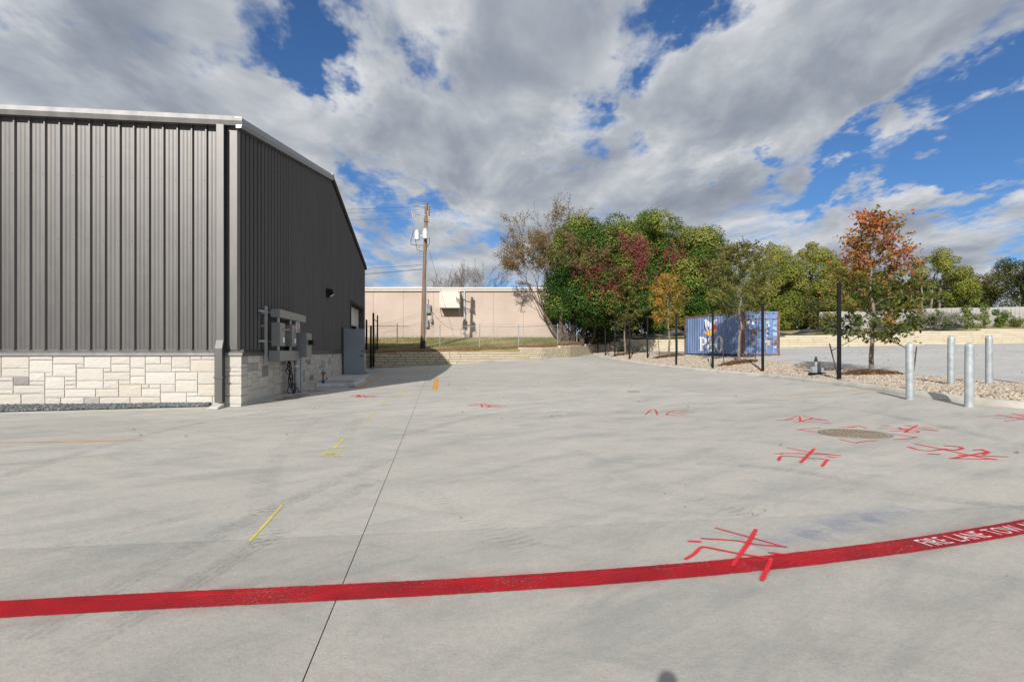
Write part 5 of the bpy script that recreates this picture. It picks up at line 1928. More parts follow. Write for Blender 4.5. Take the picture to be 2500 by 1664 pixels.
# hanging loops below the transformers
lp = MB()
z0_, z1_ = pz(600), pz(565)
lp.path([(pxl(z1_) - .74, -.25, z1_), (pxl(z1_) - .93, -.25, pz(590)), (pxl(z0_) - .89, -.2, pz(598)), (pxl(z0_) - .6, -.2, pz(600)), (pxl(z0_) - .1, -.15, pz(600))], .02, 6)
lp.path([(pxl(z1_) - .62, -.25, pz(585)), (pxl(z0_) - .55, -.2, pz(603)), (pxl(z0_) - .5, -.2, pz(611)), (pxl(z0_) - .12, -.15, pz(615))], .02, 6)
lp.path([(pxl(z1_) + .3, -.3, pz(582)), (pxl(z0_) + .32, -.25, pz(595)), (pxl(z0_) + .15, -.15, pz(604))], .02, 6)
lp.build('cable_loops', M_WIRE, up)
for (px_, py_, dy, lab) in ((1018.5, 586, -.1, 'left pale grey transformer can hung on the utility pole'), (1038.5, 583, -.36, 'right pale grey transformer can in front of the utility pole')):
    p_ = at(px_, py_, PY_ + dy)
    t_ = empty('pole_transformer', p_)
    tag(t_, lab, 'transformer', 'transformer cans on the utility pole')
    MB().lathe([(.155, 0), (.18, .025), (.18, .57), (.172, .615), (.095, .66), (.02, .68)], n=24).build('tank', M_CAN, t_, smooth=True)
    MB().lathe([(.192, .54), (.192, .57), (.18, .575)], n=24).build('lid_band', M_GALV, t_, smooth=True)
    bs = MB()
    bs.tube((.04, 0, .66), (.06, 0, .86), .03, .016, 8)
    bs.build('bushing', M_PORC, t_)
    hx = pxl(py_ and pz(py_)) + pb.x - p_.x
    MB().box(min(hx, .2 if hx > 0 else -.2), max(hx, .2 if hx > 0 else -.2) + .05, -.03, .06 + (.22 if dy < -.3 else 0), .24, .31).build('hanger', M_GALV, t_)

# power lines to a pole out of frame on the left, a guy wire and a service drop


def wire(name, label, a, b, sag, r=.012, group=None):
    a, b = Vector(a), Vector(b)
    pts = []
    for k_ in range(25):
        t_ = k_ / 24
        p = a.lerp(b, t_)
        p.z -= sag * 4 * t_ * (1 - t_)
        pts.append(p)
    o = MB().path(pts, r, 5).build(name, M_WIRE, None, tuple(a))
    tag(o, label, 'wire', group)


WL = [(505, (-40, 29, 9.0), 'uppermost power line running left from the pole top'), (512, (-40, 29, 8.5), 'second power line running left from the pole top'), (530, (-40, 29, 7.9), 'power line running left from the fuse cutouts'),
      (646, (-38, 33, 4.6), 'upper low service wire running left from the pole'), (656.5, (-38, 33, 4.1), 'middle low service wire running left from the pole'), (657.5, (-38, 33, 3.7), 'lowest service wire running left from the pole')]
for py_, e_, lab in WL:
    s_ = at(1036 - (14 if py_ < 540 else 5), py_, PY_)
    wire('power_line', lab, s_, e_, .5 if py_ < 600 else .25, .007 if py_ < 600 else .011)
wire('guy_wire', 'thin guy wire slanting from the pole down to the slope at right', (pb.x + pxl(7.3), PY_, pb.z + 7.3), (at(1111, 0, 43).x, 43.2, float(hill(at(1111, 0, 43).x, 43.2))), .0, .008)
wire('service_drop', 'sagging service cable from the pole to the pink wall downspout', (pb.x + pxl(5) + .15, PY_, at(0, 742, PY_).z), (at(1133, 0, PWY).x, PWY - .1, at(0, 800, PWY).z), .7, .011)

# ------------------------------------------------------------------ shipping container
CA = Vector((12.93, 32.1))
cdir = Vector((-0.252, 0.968)).normalized()
cnx = Vector((cdir.y, -cdir.x))             # towards the right (door end width)
czb = float(L(12.93, 32.1)) + .0
crot = math.atan2(cnx.y, cnx.x)
ct_ = empty('shipping_container', (CA.x, CA.y, czb), crot)
tag(ct_, 'weathered blue twenty foot shipping container with large white lettering', 'shipping container')
CL, CWD, CHT = 6.06, 2.44, 2.59
# local: x across doors 0..2.44, y along length 0..6.06, z up; long painted side faces -x
cs = MB()
pitch = .2755
pr = [(0, 0), (.07, 0), (.105, .036), (.1755, .036), (.2105, 0)]
ncor = int((CL - .30) / pitch)


def cor_depth(y):
    """depth of the side sheet behind its outer plane at length y"""
    q = (y - .15) % pitch
    return float(np.interp(q, [0, .07, .105, .1755, .2105, .2755], [0, 0, .036, .036, 0, 0]))


yl = [.11, .15]
for i in range(ncor):
    yl += [.15 + i * pitch + a for a, _ in pr[1:]]
yl = sorted(set([round(q, 5) for q in yl if q < CL - .11] + [round(.15 + ncor * pitch, 5), CL - .11]))
for q0, q1 in zip(yl[:-1], yl[1:]):
    d0, d1 = cor_depth(q0 + 1e-6) + .02, cor_depth(q1 - 1e-6) + .02
    cs.add([(d0, q0, .17), (d1, q1, .17), (d1, q1, 2.47), (d0, q0, 2.47)], [(1, 0, 3, 2)])
cs.build('side_panel', M_CBLUE, ct_)
MB().box(CWD - .05, CWD - .02, .11, CL - .11, .17, 2.47).build('side_panel', M_CBLUE, ct_)
MB().box(.1, CWD - .1, CL - .06, CL - .03, .17, 2.47).build('end_panel', M_CBLUE, ct_)
MB().box(.06, CWD - .06, .1, CL - .1, 2.50, 2.54).build('roof', M_CFRAME, ct_)
for x_ in (.0, CWD - .13):
    for y_ in (0, CL - .13):
        MB().box(x_ + .004, x_ + .126, y_ + .004, y_ + .126, .12, CHT - .12).build('corner_post', M_CRUST, ct_)
        for z_ in (0, CHT - .118):
            cc = MB()
            cc.box(x_, x_ + .13, y_, y_ + .13, z_, z_ + .118)
            cc.build('corner_casting', M_CRUST, ct_, bevel=.01)
for x_ in (.012, CWD - .072):
    MB().box(x_, x_ + .06, .13, CL - .13, 2.47, 2.565).build('top_rail', M_CRUST if x_ < 1 else M_CFRAME, ct_)
    b_ = MB()
    for q0, q1 in ((.13, 1.55), (1.93, 4.05), (4.43, CL - .13)): b_.box(x_ + .001, x_ + .061, q0, q1, .045, .1701)
    for q0, q1 in ((1.55, 1.93), (4.05, 4.43)): b_.box(x_ + .002, x_ + .06, q0, q1, .15, .1698)
    b_.build('bottom_rail', M_CDARK, ct_)
MB().box(.12, CWD - .12, .01, .10, .03, .13).build('door_sill', M_CRUST, ct_)
MB().box(.13, CWD - .13, .012, .10, CHT - .125, CHT - .012).build('door_header', M_CFRAME, ct_)
MB().box(.10, CWD - .10, .3, CL - .3, .13, .165).build('floor', M_CDARK, ct_)
for k_, (xa, xb) in enumerate(((.135, CWD / 2 - .006), (CWD / 2 + .006, CWD - .135))):
    dm = MB()
    zz_l = [.14, .30, .34, .74, .78, 1.02, 1.06, 1.46, 1.50, 1.74, 1.78, 2.12, 2.16, CHT - .135]
    dl = [.02, .02, .05, .05, .02, .02, .05, .05, .02, .02, .05, .05, .02, .02]
    for i in range(len(zz_l) - 1):
        dm.add([(xa, dl[i], zz_l[i]), (xb, dl[i], zz_l[i]), (xb, dl[i + 1], zz_l[i + 1]), (xa, dl[i + 1], zz_l[i + 1])], [(0, 1, 2, 3)])
    dm.box(xa, xb, .055, .075, .14, CHT - .135)
    dd_ = dm.build('door_leaf', M_CBLUE, ct_)
    for fx in (.27, .73):
        xr = xa + (xb - xa) * (fx if k_ == 0 else 1 - fx)
        xr = xa + (xb - xa) * fx
        rd = MB()
        rd.tube((xr, -.005, .05), (xr, -.005, CHT - .05), .017, n=8)
        rd.build('lock_rod', M_CGREY, dd_)
        br_ = MB()
        for z_ in (.12, .7, 1.5, 2.1, CHT - .16): br_.box(xr - .045, xr + .045, -.024, .02, z_, z_ + .07)
        br_.build('rod_bracket', M_CRUST, dd_)
    hx_ = xa + (xb - xa) * .27
    MB().box(hx_, hx_ + .42, -.035, -.02, 1.02, 1.05).build('handle', M_CRUST, dd_)
    xe = xa if k_ == 0 else xb
    for z_ in (.35, .95, 1.6, 2.2):
        MB().box(xe - .05, xe + .05, -.012, .016, z_, z_ + .10).build('hinge', M_CRUST, dd_)
# stickers and plates on the doors: colour patches only
ST = [(.22, .46, 1.85, 2.0, M_CWHITE), (.22, .46, 1.79, 1.845, M_CYEL), (.58, .74, 1.83, 2.02, M_CWHITE), (1.50, 1.72, 1.86, 2.04, M_CPALE), (1.50, 1.60, 1.78, 1.85, M_CRUST), (1.66, 1.74, 1.72, 1.84, M_CWHITE), (1.98, 2.28, 1.98, 2.06, M_CPALE), (1.98, 2.24, 1.84, 1.94, M_CPALE),
      (1.50, 1.76, 1.56, 1.64, M_CNAVY), (1.52, 1.62, 1.44, 1.50, M_CWHITE), (1.50, 1.74, 1.30, 1.38, M_CNAVY), (1.52, 1.64, 1.18, 1.24, M_CWHITE), (1.96, 2.22, 1.50, 1.70, M_CPALE), (1.96, 2.24, 1.18, 1.40, M_CPALE), (1.98, 2.20, .52, .58, M_CWHITE),
      (.60, .80, .80, .98, M_CRUST), (.32, .48, .84, .94, M_CDARK), (1.46, 1.80, .62, .95, M_CGREY), (1.98, 2.24, .72, .95, M_CRUST), (.52, .90, 1.30, 1.52, M_CRUST)]
for xa, xb, za, zb, mt in ST:
    MB().box(xa, xb, .006, .017 if mt is not M_CDARK else .018, za, zb).build('plate', mt, ct_)

# painted lettering and flag that follow the corrugation


def raster(name, inside, u0, u1, v0, v1, mat, cell=.02, lift=.004, parent=ct_):
    """u runs from the far end of the side (left as seen) towards the doors; v is height"""
    V_, F_ = [], []
    nu, nv = int((u1 - u0) / cell), int((v1 - v0) / cell)
    for i in range(nu):
        run = None
        for j in range(nv + 1):
            ins = j < nv and inside(u0 + (i + .5) * cell, v0 + (j + .5) * cell)
            if ins and run is None: run = j
            if not ins and run is not None:
                ya, yb = CL - (u0 + i * cell), CL - (u0 + (i + 1) * cell)
                da, db = .02 + cor_depth(ya) - lift, .02 + cor_depth(yb) - lift
                za, zb = v0 + run * cell, v0 + j * cell
                o = len(V_)
                V_ += [(da, ya, za), (db, yb, za), (db, yb, zb), (da, ya, zb)]
                F_.append((o, o + 1, o + 2, o + 3))
                run = None
    me = npmesh(name, V_, F_, mat)
    return link(name, me, parent)


def seg_d(px, py, a, b):
    vx, vy = b[0] - a[0], b[1] - a[1]
    t = max(0, min(1, ((px - a[0]) * vx + (py - a[1]) * vy) / (vx * vx + vy * vy + 1e-9)))
    return math.hypot(px - a[0] - vx * t, py - a[1] - vy * t)


def let_P(u, v):
    x, y = (u - 1.72) / .78, (v - .33) / .88
    if 0 <= y <= .09 and 0 <= x <= .62: return True
    if .14 <= x <= .46 and 0 <= y <= 1: return True
    if .91 <= y <= 1 and 0 <= x <= .5: return True
    e_o = ((x - .46) / .54) ** 2 + ((y - .71) / .29) ** 2
    e_i = ((x - .46) / .24) ** 2 + ((y - .71) / .19) ** 2
    return x >= .44 and e_o <= 1 and e_i >= 1


AMP = [((.80, .30), (.55, .0 + .04)), ((.55, .04), (.28, .04)), ((.28, .04), (.12, .22)), ((.12, .22), (.20, .42)), ((.20, .42), (.52, .66)), ((.52, .66), (.58, .84)), ((.58, .84), (.42, .95)), ((.42, .95), (.27, .86)), ((.27, .86), (.28, .70)), ((.28, .70), (.62, .26)), ((.62, .26), (.92, .02)), ((.80, .30), (.84, .46)), ((.70, .47), (1.0, .47))]


def let_A(u, v):
    x, y = (u - 2.52) / .80, (v - .31) / .90
    for i, (a, b) in enumerate(AMP):
        if seg_d(x, y, a, b) < (.10 if i in (3, 9, 10) else .075 if i != 12 else .045): return True
    return False


def let_O(u, v):
    x, y = (u - 3.39) / .81, (v - .28) / .96
    e_o = ((x - .5) / .5) ** 2 + ((y - .5) / .5) ** 2
    e_i = ((x - .5) / .22) ** 2 + ((y - .5) / .42) ** 2
    return e_o <= 1 and e_i >= 1


raster('letter_p', let_P, 1.70, 2.52, .30, 1.24, M_CWHITE)
raster('letter_ampersand', let_A, 2.46, 3.40, .26, 1.26, M_CWHITE, lift=.0045)
raster('letter_o', let_O, 3.36, 4.24, .24, 1.28, M_CWHITE)


def flag_uv(u, v):
    # waving flag quartered on the diagonals
    s = (u - 2.15) / 1.50
    w = .10 * math.sin(s * 9.0)
    top = 2.22 + w - .10 * s
    bot = 1.30 + w * .8 + .16 * abs(s - .35) - .02
    if s < 0 or s > 1 or not (bot < v < top): return None
    if u < 2.15 + (2.22 - v) * .18 or s > .93 + .07 * math.sin(v * 12): return None
    t = (v - bot) / (top - bot)
    if t > s and t > 1 - s: return 'w'
    if t < s and t > 1 - s: return 'r'
    if t < s and t < 1 - s: return 'y'
    return 'b'


def fl(c):
    return lambda u, v: flag_uv(u, v) == c


def flag_w(u, v):
    c = flag_uv(u, v)
    return c == 'w' or (c == 'b' and math.sin(u * 17 + v * 5) > -.2)


raster('flag_white_field', flag_w, 2.1, 3.7, 1.2, 2.4, M_CWHITE, lift=.0035)
raster('flag_red_field', fl('r'), 2.1, 3.7, 1.2, 2.4, M_CRED, lift=.0035)
raster('flag_yellow_field', fl('y'), 2.1, 3.7, 1.2, 2.4, M_CYEL, lift=.0035)
raster('flag_blue_field', lambda u, v: flag_uv(u, v) == 'b' and not flag_w(u, v), 2.1, 3.7, 1.2, 2.4, M_CNAVY, lift=.0035)
raster('flag_staff', lambda u, v: seg_d(u, v, (1.80, 1.33), (2.95, 2.42)) < .028 and flag_uv(u, v) is None, 1.7, 3.1, 1.25, 2.45, M_CNAVY, lift=.003)
raster('flag_blue_foot', lambda u, v: 1.12 < v < 1.34 and abs(u - 2.86) < .42 - (1.34 - v) * .3 and flag_uv(u, v) is None and not let_A(u, v) and not let_P(u, v) and not let_O(u, v), 2.3, 3.4, 1.1, 1.36, M_CNAVY, lift=.003)  # navy patch below the flag, part of the painted emblem

# ------------------------------------------------------------------ foliage helpers


def leaves(name, centers, size, mat, tint, normal=None, aspect=.5, upbias=.4):
    """one rhombus leaf per centre"""
    c = np.asarray(centers)
    n = len(c)
    nr = RNG.normal(0, 1, (n, 3))
    if normal is not None: nr = nr * .38 + normal
    nr[:, 2] += upbias
    nr /= np.linalg.norm(nr, axis=1, keepdims=True) + 1e-9
    a = np.cross(nr, RNG.normal(0, 1, (n, 3)))
    a /= np.linalg.norm(a, axis=1, keepdims=True) + 1e-9
    b = np.cross(nr, a)
    s = np.broadcast_to(np.asarray(size, float), (n,)) * RNG.uniform(.65, 1.35, n)
    a = a * s[:, None] * .5
    b = b * s[:, None] * .5 * aspect
    bend = nr * s[:, None] * .10
    V_ = np.stack([c - a - bend, c + b + bend * .4, c + a - bend, c - b + bend * .4], 1).reshape(-1, 3)
    return npmesh(name, V_, np.arange(4 * n).reshape(-1, 4), mat, np.repeat(np.clip(tint, 0, 1), 4))


def clump_points(clumps, per, shell=.55):
    """points in a list of (cx,cy,cz,rx,ry,rz) ellipsoids, denser at the surface; returns points, outward, clump index"""
    C = np.array(clumps)
    vol = (C[:, 3] * C[:, 4] * C[:, 5]) ** (2 / 3)
    cnt = np.maximum(8, (per * vol / vol.mean()).astype(int))
    ci = np.repeat(np.arange(len(C)), cnt)
    n = len(ci)
    dr = RNG.normal(0, 1, (n, 3))
    dr /= np.linalg.norm(dr, axis=1, keepdims=True)
    rad = RNG.uniform(0, 1, n) ** (1 / 3) * (1 - shell) + shell * RNG.uniform(.75, 1.06, n)
    rad *= 1 + .10 * RNG.normal(0, 1, n)
    p = C[ci, :3] + dr * rad[:, None] * C[ci, 3:6]
    return p, dr, ci


def limb(mb, a, b, r0, r1, n=5, wob=.08, sides=6, rr=random):
    a, b = Vector(a), Vector(b)
    ln = (b - a).length
    pts, rad = [], []
    for k_ in range(n + 1):
        t = k_ / n
        p = a.lerp(b, t)
        if 0 < k_ < n:
            p += Vector((rr.uniform(-1, 1), rr.uniform(-1, 1), rr.uniform(-.5, .8))) * ln * wob * .5
        pts.append(p)
        rad.append(r0 + (r1 - r0) * t)
    mb.path(pts, rad, sides)
    return pts


def bushy_tree(name, label, base, clumps, per, leaf, mat, bark, trunks, group=None, tone=None, extra=None, cat='tree', limbs=24, upbias=.5):
    """clumps relative to base; trunks: list of (x0,y0,x1,y1,z1,r)"""
    root = empty(name, base)
    tag(root, label, cat, group)
    tb = MB()
    ends = []
    for (x0, y0, x1, y1, z1_, r) in trunks:
        pts = limb(tb, (x0, y0, -.2), (x1, y1, z1_), r, r * .5, 6, .06, 8)
        ends.append((Vector((x1, y1, z1_)), r * .5))
    for c in random.sample(clumps, min(limbs, len(clumps))):
        e_, r = random.choice(ends)
        e2 = min(ends, key=lambda q: (q[0] - Vector(c[:3])).length)
        st = e2[0] + Vector((0, 0, -random.uniform(0, 1.0)))
        limb(tb, st, c[:3], e2[1] * .6, .02, 5, .12, 5)
    tb.build('trunk', bark, root, smooth=True)
    p, dr, ci = clump_points(clumps, per)
    ct = np.array([random.uniform(-.26, .24) for _ in clumps])
    zz_n = (p[:, 2] - p[:, 2].min()) / (np.ptp(p[:, 2]) + 1e-6)
    tint = .53 + ct[ci] + RNG.normal(0, .13, len(p)) + (.0 if tone is None else tone(p, zz_n))
    me = leaves('crown', p, leaf, mat, tint, dr * .8, .55, upbias)
    link('crown', me, root)
    if extra: extra(root, clumps)
    return root


def ell_clumps(cx, cy, cz, rx, ry, rz, n, r0, r1, shell=.6, seed=1, zmin=-1e9):
    rr = random.Random(seed)
    out = []
    while len(out) < n:
        v = Vector((rr.gauss(0, 1), rr.gauss(0, 1), rr.gauss(0, 1)))
        v.normalize()
        k_ = rr.uniform(shell, 1.0)
        p = (cx + v.x * rx * k_, cy + v.y * ry * k_, cz + v.z * rz * k_)
        if p[2] < zmin: continue
        r = rr.uniform(r0, r1)
        out.append((*p, r, r, r * rr.uniform(.65, .9)))
    return out


M_EVERG = leafmat('ligustrum_leaves', [(0, (0.016, 0.045, 0.010)), (.35, (0.042, 0.105, 0.018)), (.6, (0.10, 0.165, 0.028)), (.85, (0.22, 0.26, 0.05)), (1, (0.34, 0.34, 0.08))], .55, .28)
M_YGREEN = leafmat('yellow_green_leaves', [(0, (0.06, 0.10, 0.018)), (.35, (0.145, 0.195, 0.035)), (.65, (0.24, 0.27, 0.05)), (1, (0.36, 0.34, 0.08))], .55, .35)
M_OLIVE = leafmat('olive_leaves', [(0, (0.06, 0.085, 0.022)), (.4, (0.15, 0.165, 0.042)), (.7, (0.24, 0.22, 0.06)), (1, (0.36, 0.24, 0.07))], .55, .35)
M_AUTUMN = leafmat('amber_leaves', [(0, (0.14, 0.15, 0.03)), (.3, (0.30, 0.24, 0.04)), (.6, (0.50, 0.27, 0.04)), (1, (0.55, 0.19, 0.035))], .5, .38)
M_REDOAK = leafmat('red_oak_leaves', [(0, (0.06, 0.11, 0.022)), (.33, (0.14, 0.165, 0.03)), (.55, (0.31, 0.165, 0.04)), (.75, (0.43, 0.155, 0.045)), (1, (0.50, 0.13, 0.06))], .5, .35)
M_BROWNLF = leafmat('brown_sparse_leaves', [(0, (0.13, 0.11, 0.04)), (.5, (0.24, 0.17, 0.065)), (1, (0.34, 0.20, 0.08))], .7, .3)
M_BERRY = leafmat('dry_red_vine', [(0, (0.15, 0.045, 0.04)), (.5, (0.26, 0.08, 0.065)), (1, (0.37, 0.14, 0.105))], .7, .15)
M_SILVER = leafmat('silver_leaves', [(0, (0.13, 0.14, 0.11)), (.5, (0.24, 0.24, 0.19)), (1, (0.36, 0.35, 0.29))], .7, .2)
M_DARKLF = leafmat('dark_leaves', [(0, (0.014, 0.026, 0.010)), (.4, (0.045, 0.065, 0.018)), (.75, (0.11, 0.115, 0.03)), (1, (0.19, 0.15, 0.045))], .5, .22)

# ------------------------------------------------------------------ the big evergreen group behind the retaining wall
TYY = 55.0


def wx(px, Y=TYY): return (px - 1250) / FPX * Y
def wz(py, Y=TYY): return EYE + (HOR - py) / FPX * Y


def outline_clumps(rows, Y, depth, r0, r1, seed, base, dens=1.0):
    """rows: (py, px_left, px_right): fill a crown of that silhouette with clumps, rounded in depth"""
    rr = random.Random(seed)
    out = []
    ypix = [r_[0] for r_ in rows]
    py = ypix[0]
    while py <= ypix[-1]:
        l_ = np.interp(py, ypix, [r_[1] for r_ in rows])
        r_ = np.interp(py, ypix, [q[2] for q in rows])
        xl, xr = wx(l_, Y), wx(r_, Y)
        half = (xr - xl) / 2
        cx = (xl + xr) / 2
        n_ = max(2, int(dens * half * 2.2))
        for q in range(n_):
            rad = rr.uniform(r0, r1)
            s = rr.uniform(-1, 1)
            hw = max(.1, half - rad * .8)
            x = cx + s * hw
            dm = depth * math.sqrt(max(0.05, 1 - s * s)) * min(1, half / 3.5)
            y = Y + rr.choice([-1, -1, -.75, -.4, .3, .9]) * dm * rr.uniform(.75, 1.0)
            z = wz(py + rr.uniform(-8, 8), Y)
            out.append((x - base[0], y - base[1], z - base[2], rad, rad, rad * rr.uniform(.65, .9)))
        py += 17
    return out


def vine_extra(seed, spots, Y, front):
    def f(root, clumps):
        rr = np.random.default_rng(seed)
        P_, T_ = [], []
        tw = MB()
        for (px_, py_, sw, sh, cnt) in spots:
            for _ in range(cnt):
                a = Vector((wx(px_ + rr.normal(0, sw), Y), Y - front + rr.uniform(-.5, .8), wz(py_ + rr.normal(0, sh), Y)))
                ln = rr.uniform(.4, 1.3)
                k_ = 9
                for q in range(k_):
                    p = a + Vector((rr.normal(0, .06), rr.normal(0, .06), -ln * q / k_))
                    for _ in range(4):
                        P_.append(p + Vector((rr.normal(0, .09), rr.normal(0, .09), rr.normal(0, .05))))
                        T_.append(rr.uniform(0, 1))
        P_ = np.array([tuple(p) for p in P_]) - np.array(root.location)
        link('dry_vine', leaves('dry_vine', P_, .145, M_BERRY, np.array(T_), None, .35, -.3), root)
    return f


TY1 = 46.0
base1 = (wx(1400, TY1), TY1, float(hill(wx(1400, TY1), TY1)))
rows1 = [(545, 1390, 1430), (556, 1375, 1525), (580, 1345, 1570), (610, 1335, 1590), (640, 1340, 1590), (670, 1335, 1600), (690, 1315, 1600), (720, 1316, 1600), (750, 1318, 1590), (775, 1330, 1560), (795, 1350, 1500)]
cl1 = outline_clumps(rows1, TY1, 3.0, .6, 1.25, 5, base1, 1.5)
bushy_tree('evergreen_tree', 'broad dark green evergreen draped with dry red vines left of the container', base1, cl1, 800, .145, M_EVERG, M_BARKD,
           [(-.5, 0, -1.7, -.3, 4.2, .22), (0, .2, .3, 0, 5, .25), (.7, .2, 1.8, .2, 5, .21), (1.3, .6, 3.0, .3, 4.2, .17), (-1.0, .2, -2.2, -.5, 3.3, .13)],
           tone=lambda p, z: .38 * (z - .42),  # leaf tint lightens with height: sunlit crown top painted into the colour
           extra=vine_extra(3, [(1500, 630, 26, 22, 100), (1540, 625, 12, 22, 90), (1535, 655, 12, 16, 34), (1440, 612, 20, 10, 14), (1420, 655, 18, 16, 44), (1455, 672, 20, 18, 110), (1470, 700, 16, 14, 80), (1495, 590, 20, 8, 10), (1440, 735, 24, 12, 10)], TY1, 2.9))
base2 = (wx(1650, 54.5), 54.5, float(hill(wx(1650, 54.5), 54.5)))
rows2 = [(542, 1550, 1610), (556, 1500, 1665), (570, 1490, 1725), (590, 1540, 1765), (620, 1560, 1785), (660, 1555, 1790), (700, 1550, 1800), (740, 1550, 1800), (775, 1560, 1790), (805, 1580, 1770)]
cl2 = outline_clumps(rows2, 54.5, 3.4, .8, 1.4, 6, base2, 1.2)
bushy_tree('evergreen_tree', 'lighter green rounded evergreen rising behind the container', base2, cl2, 760, .175, M_EVERG, M_BARKD,
           [(-1, 0, -2, -.3, 6, .26), (0, .2, .8, 0, 6, .26), (1, -.2, 3, .2, 6, .24)], tone=lambda p, z: .10 + .38 * (z - .4),  # paler leaf colour upward stands in for sun on the crown
           extra=vine_extra(4, [(1640, 600, 20, 8, 8), (1670, 645, 18, 7, 60), (1625, 632, 14, 8, 34), (1710, 655, 18, 8, 36), (1590, 685, 9, 12, 12)], 54.5, 3.2))
# understory below the evergreens: bare stems and a dark screen of shrubs
base3 = (wx(1560, 54), 54.4, float(hill(wx(1560, 54), 54.4)))
rows3 = [(770, 1390, 1700), (790, 1395, 1705), (812, 1400, 1700), (826, 1405, 1690)]
cl3 = outline_clumps(rows3, 55.5, 1.2, .5, .9, 8, base3, 1.3)
bushy_tree('understory_shrub', 'dark tangled shrubs in the shade under the evergreens', base3, cl3, 120, .18, M_DARKLF, M_BARKB,
           [(-4 + i * 1.0, 0, -4.2 + i * 1.0 + random.uniform(-.4, .4), 0, random.uniform(1.6, 2.8), .06) for i in range(9)], cat='shrub', limbs=10)

base4 = (wx(1430, 48), 48.0, float(hill(wx(1430, 48), 48.0)))
cl4 = outline_clumps([(755, 1368, 1510), (785, 1364, 1510), (812, 1364, 1505), (832, 1366, 1500)], 48.0, .7, .4, .8, 9, base4, 2.4)
bushy_tree('understory_shrub', 'dark shrubs in the shade behind the trunks of the vine-draped evergreen', base4, cl4, 120, .16, M_DARKLF, M_BARKB,
           [(-1.5 + i * .7, 0, -1.6 + i * .7 + random.uniform(-.3, .3), 0, random.uniform(1.4, 2.4), .05) for i in range(6)], cat='shrub', limbs=8)

# sparse brown tree leaning out to the left of the evergreen


def recursive_tree(name, label, base, trunk, levels, seed, leafm, bark, leafsize, leafn, group=None, cat='tree', spread=.55, grav=.04, minr=.012, leafp=1.0, tone=None, ratio=(.62, .82)):
    rr = random.Random(seed)
    root = empty(name, base)
    tag(root, label, cat, group)
    tb = MB()
    LP = []

    def grow(p, d_, ln, r, lv):
        n_ = 4
        pts, rad = [p.copy()], [r]
        for k_ in range(n_):
            d_ = (d_ + Vector((rr.gauss(0, .12), rr.gauss(0, .12), rr.gauss(0, .08) + grav))).normalized()
            p = p + d_ * ln / n_
            pts.append(p.copy())
            rad.append(max(minr, r * (1 - .45 * (k_ + 1) / n_)))
            if lv >= levels - 1:
                for _ in range(leafn):
                    if rr.random() < leafp:
                        LP.append(p + Vector((rr.gauss(0, .14), rr.gauss(0, .14), rr.gauss(0, .12))))
        tb.path(pts, rad, 7 if lv == 0 else 5 if lv < 2 else 3)
        if lv < levels:
            m_ = rr.choice([2, 3, 3]) if lv > 0 else 4
            for q in range(m_):
                ax = Vector((rr.gauss(0, 1), rr.gauss(0, 1), rr.gauss(0, .6))).normalized()
                nd = (d_ + ax * spread * rr.uniform(.6, 1.3)).normalized()
                k_ = rr.randint(2, 4) if lv > 0 else 4
                grow(pts[k_], nd, ln * rr.uniform(*ratio), rad[k_] * .72, lv + 1)

    for (p0, d0, ln, r) in trunk:
        grow(Vector(p0), Vector(d0).normalized(), ln, r, 0)
    tb.build('trunk', bark, root)
    P_ = np.array([tuple(p) for p in LP])
    tint = RNG.uniform(0, 1, len(P_)) if tone is None else np.clip(tone(P_) + RNG.normal(0, .14, len(P_)), 0, 1)
    link('crown', leaves('crown', P_, leafsize, leafm, tint, None, .5, .2), root)
    return root, P_


b_ = (wx(1378, 44.9), 44.9, float(hill(wx(1378, 44.9), 44.9)))
recursive_tree('bare_tree', 'sparse brown autumn tree leaning out left of the evergreens', b_,
               [((0, 0, 0), (-.42, -.05, 1), 3.3, .17), ((.3, .1, 0), (-.02, 0, 1), 3.8, .16), ((-.3, 0, 0), (-.62, -.1, .9), 3.1, .13), ((.1, .2, 0), (-.2, .05, 1), 3.6, .14)],
               6, 24, M_BROWNLF, M_BARKB, .13, 2, spread=.55, grav=.02, minr=.011, leafp=.85)
for i, (px_, sz, lab) in enumerate(((1078, 1.2, 'leftmost bare twiggy treetop above the pink warehouse roof'), (1128, 1.5, 'middle bare twiggy treetop above the pink warehouse roof'), (1160, 1.6, 'rightmost bare twiggy treetop above the pink warehouse roof'))):
    yb_ = 86.0
    b_ = (wx(px_, yb_), yb_, float(hill(wx(px_, yb_), yb_)))
    recursive_tree('bare_tree', lab, b_, [((0, 0, 0), (0, 0, 1), 4.1 + sz * .35, .14), ((.2, 0, 0), (.12, 0, 1), 4.0 + sz * .3, .1)], 4, 40 + i, M_BROWNLF, M_BARKB, .16, 1, 'bare treetops behind the pink warehouse', spread=.5, minr=.014, leafp=.5)

# ------------------------------------------------------------------ young planted trees in the rock bed


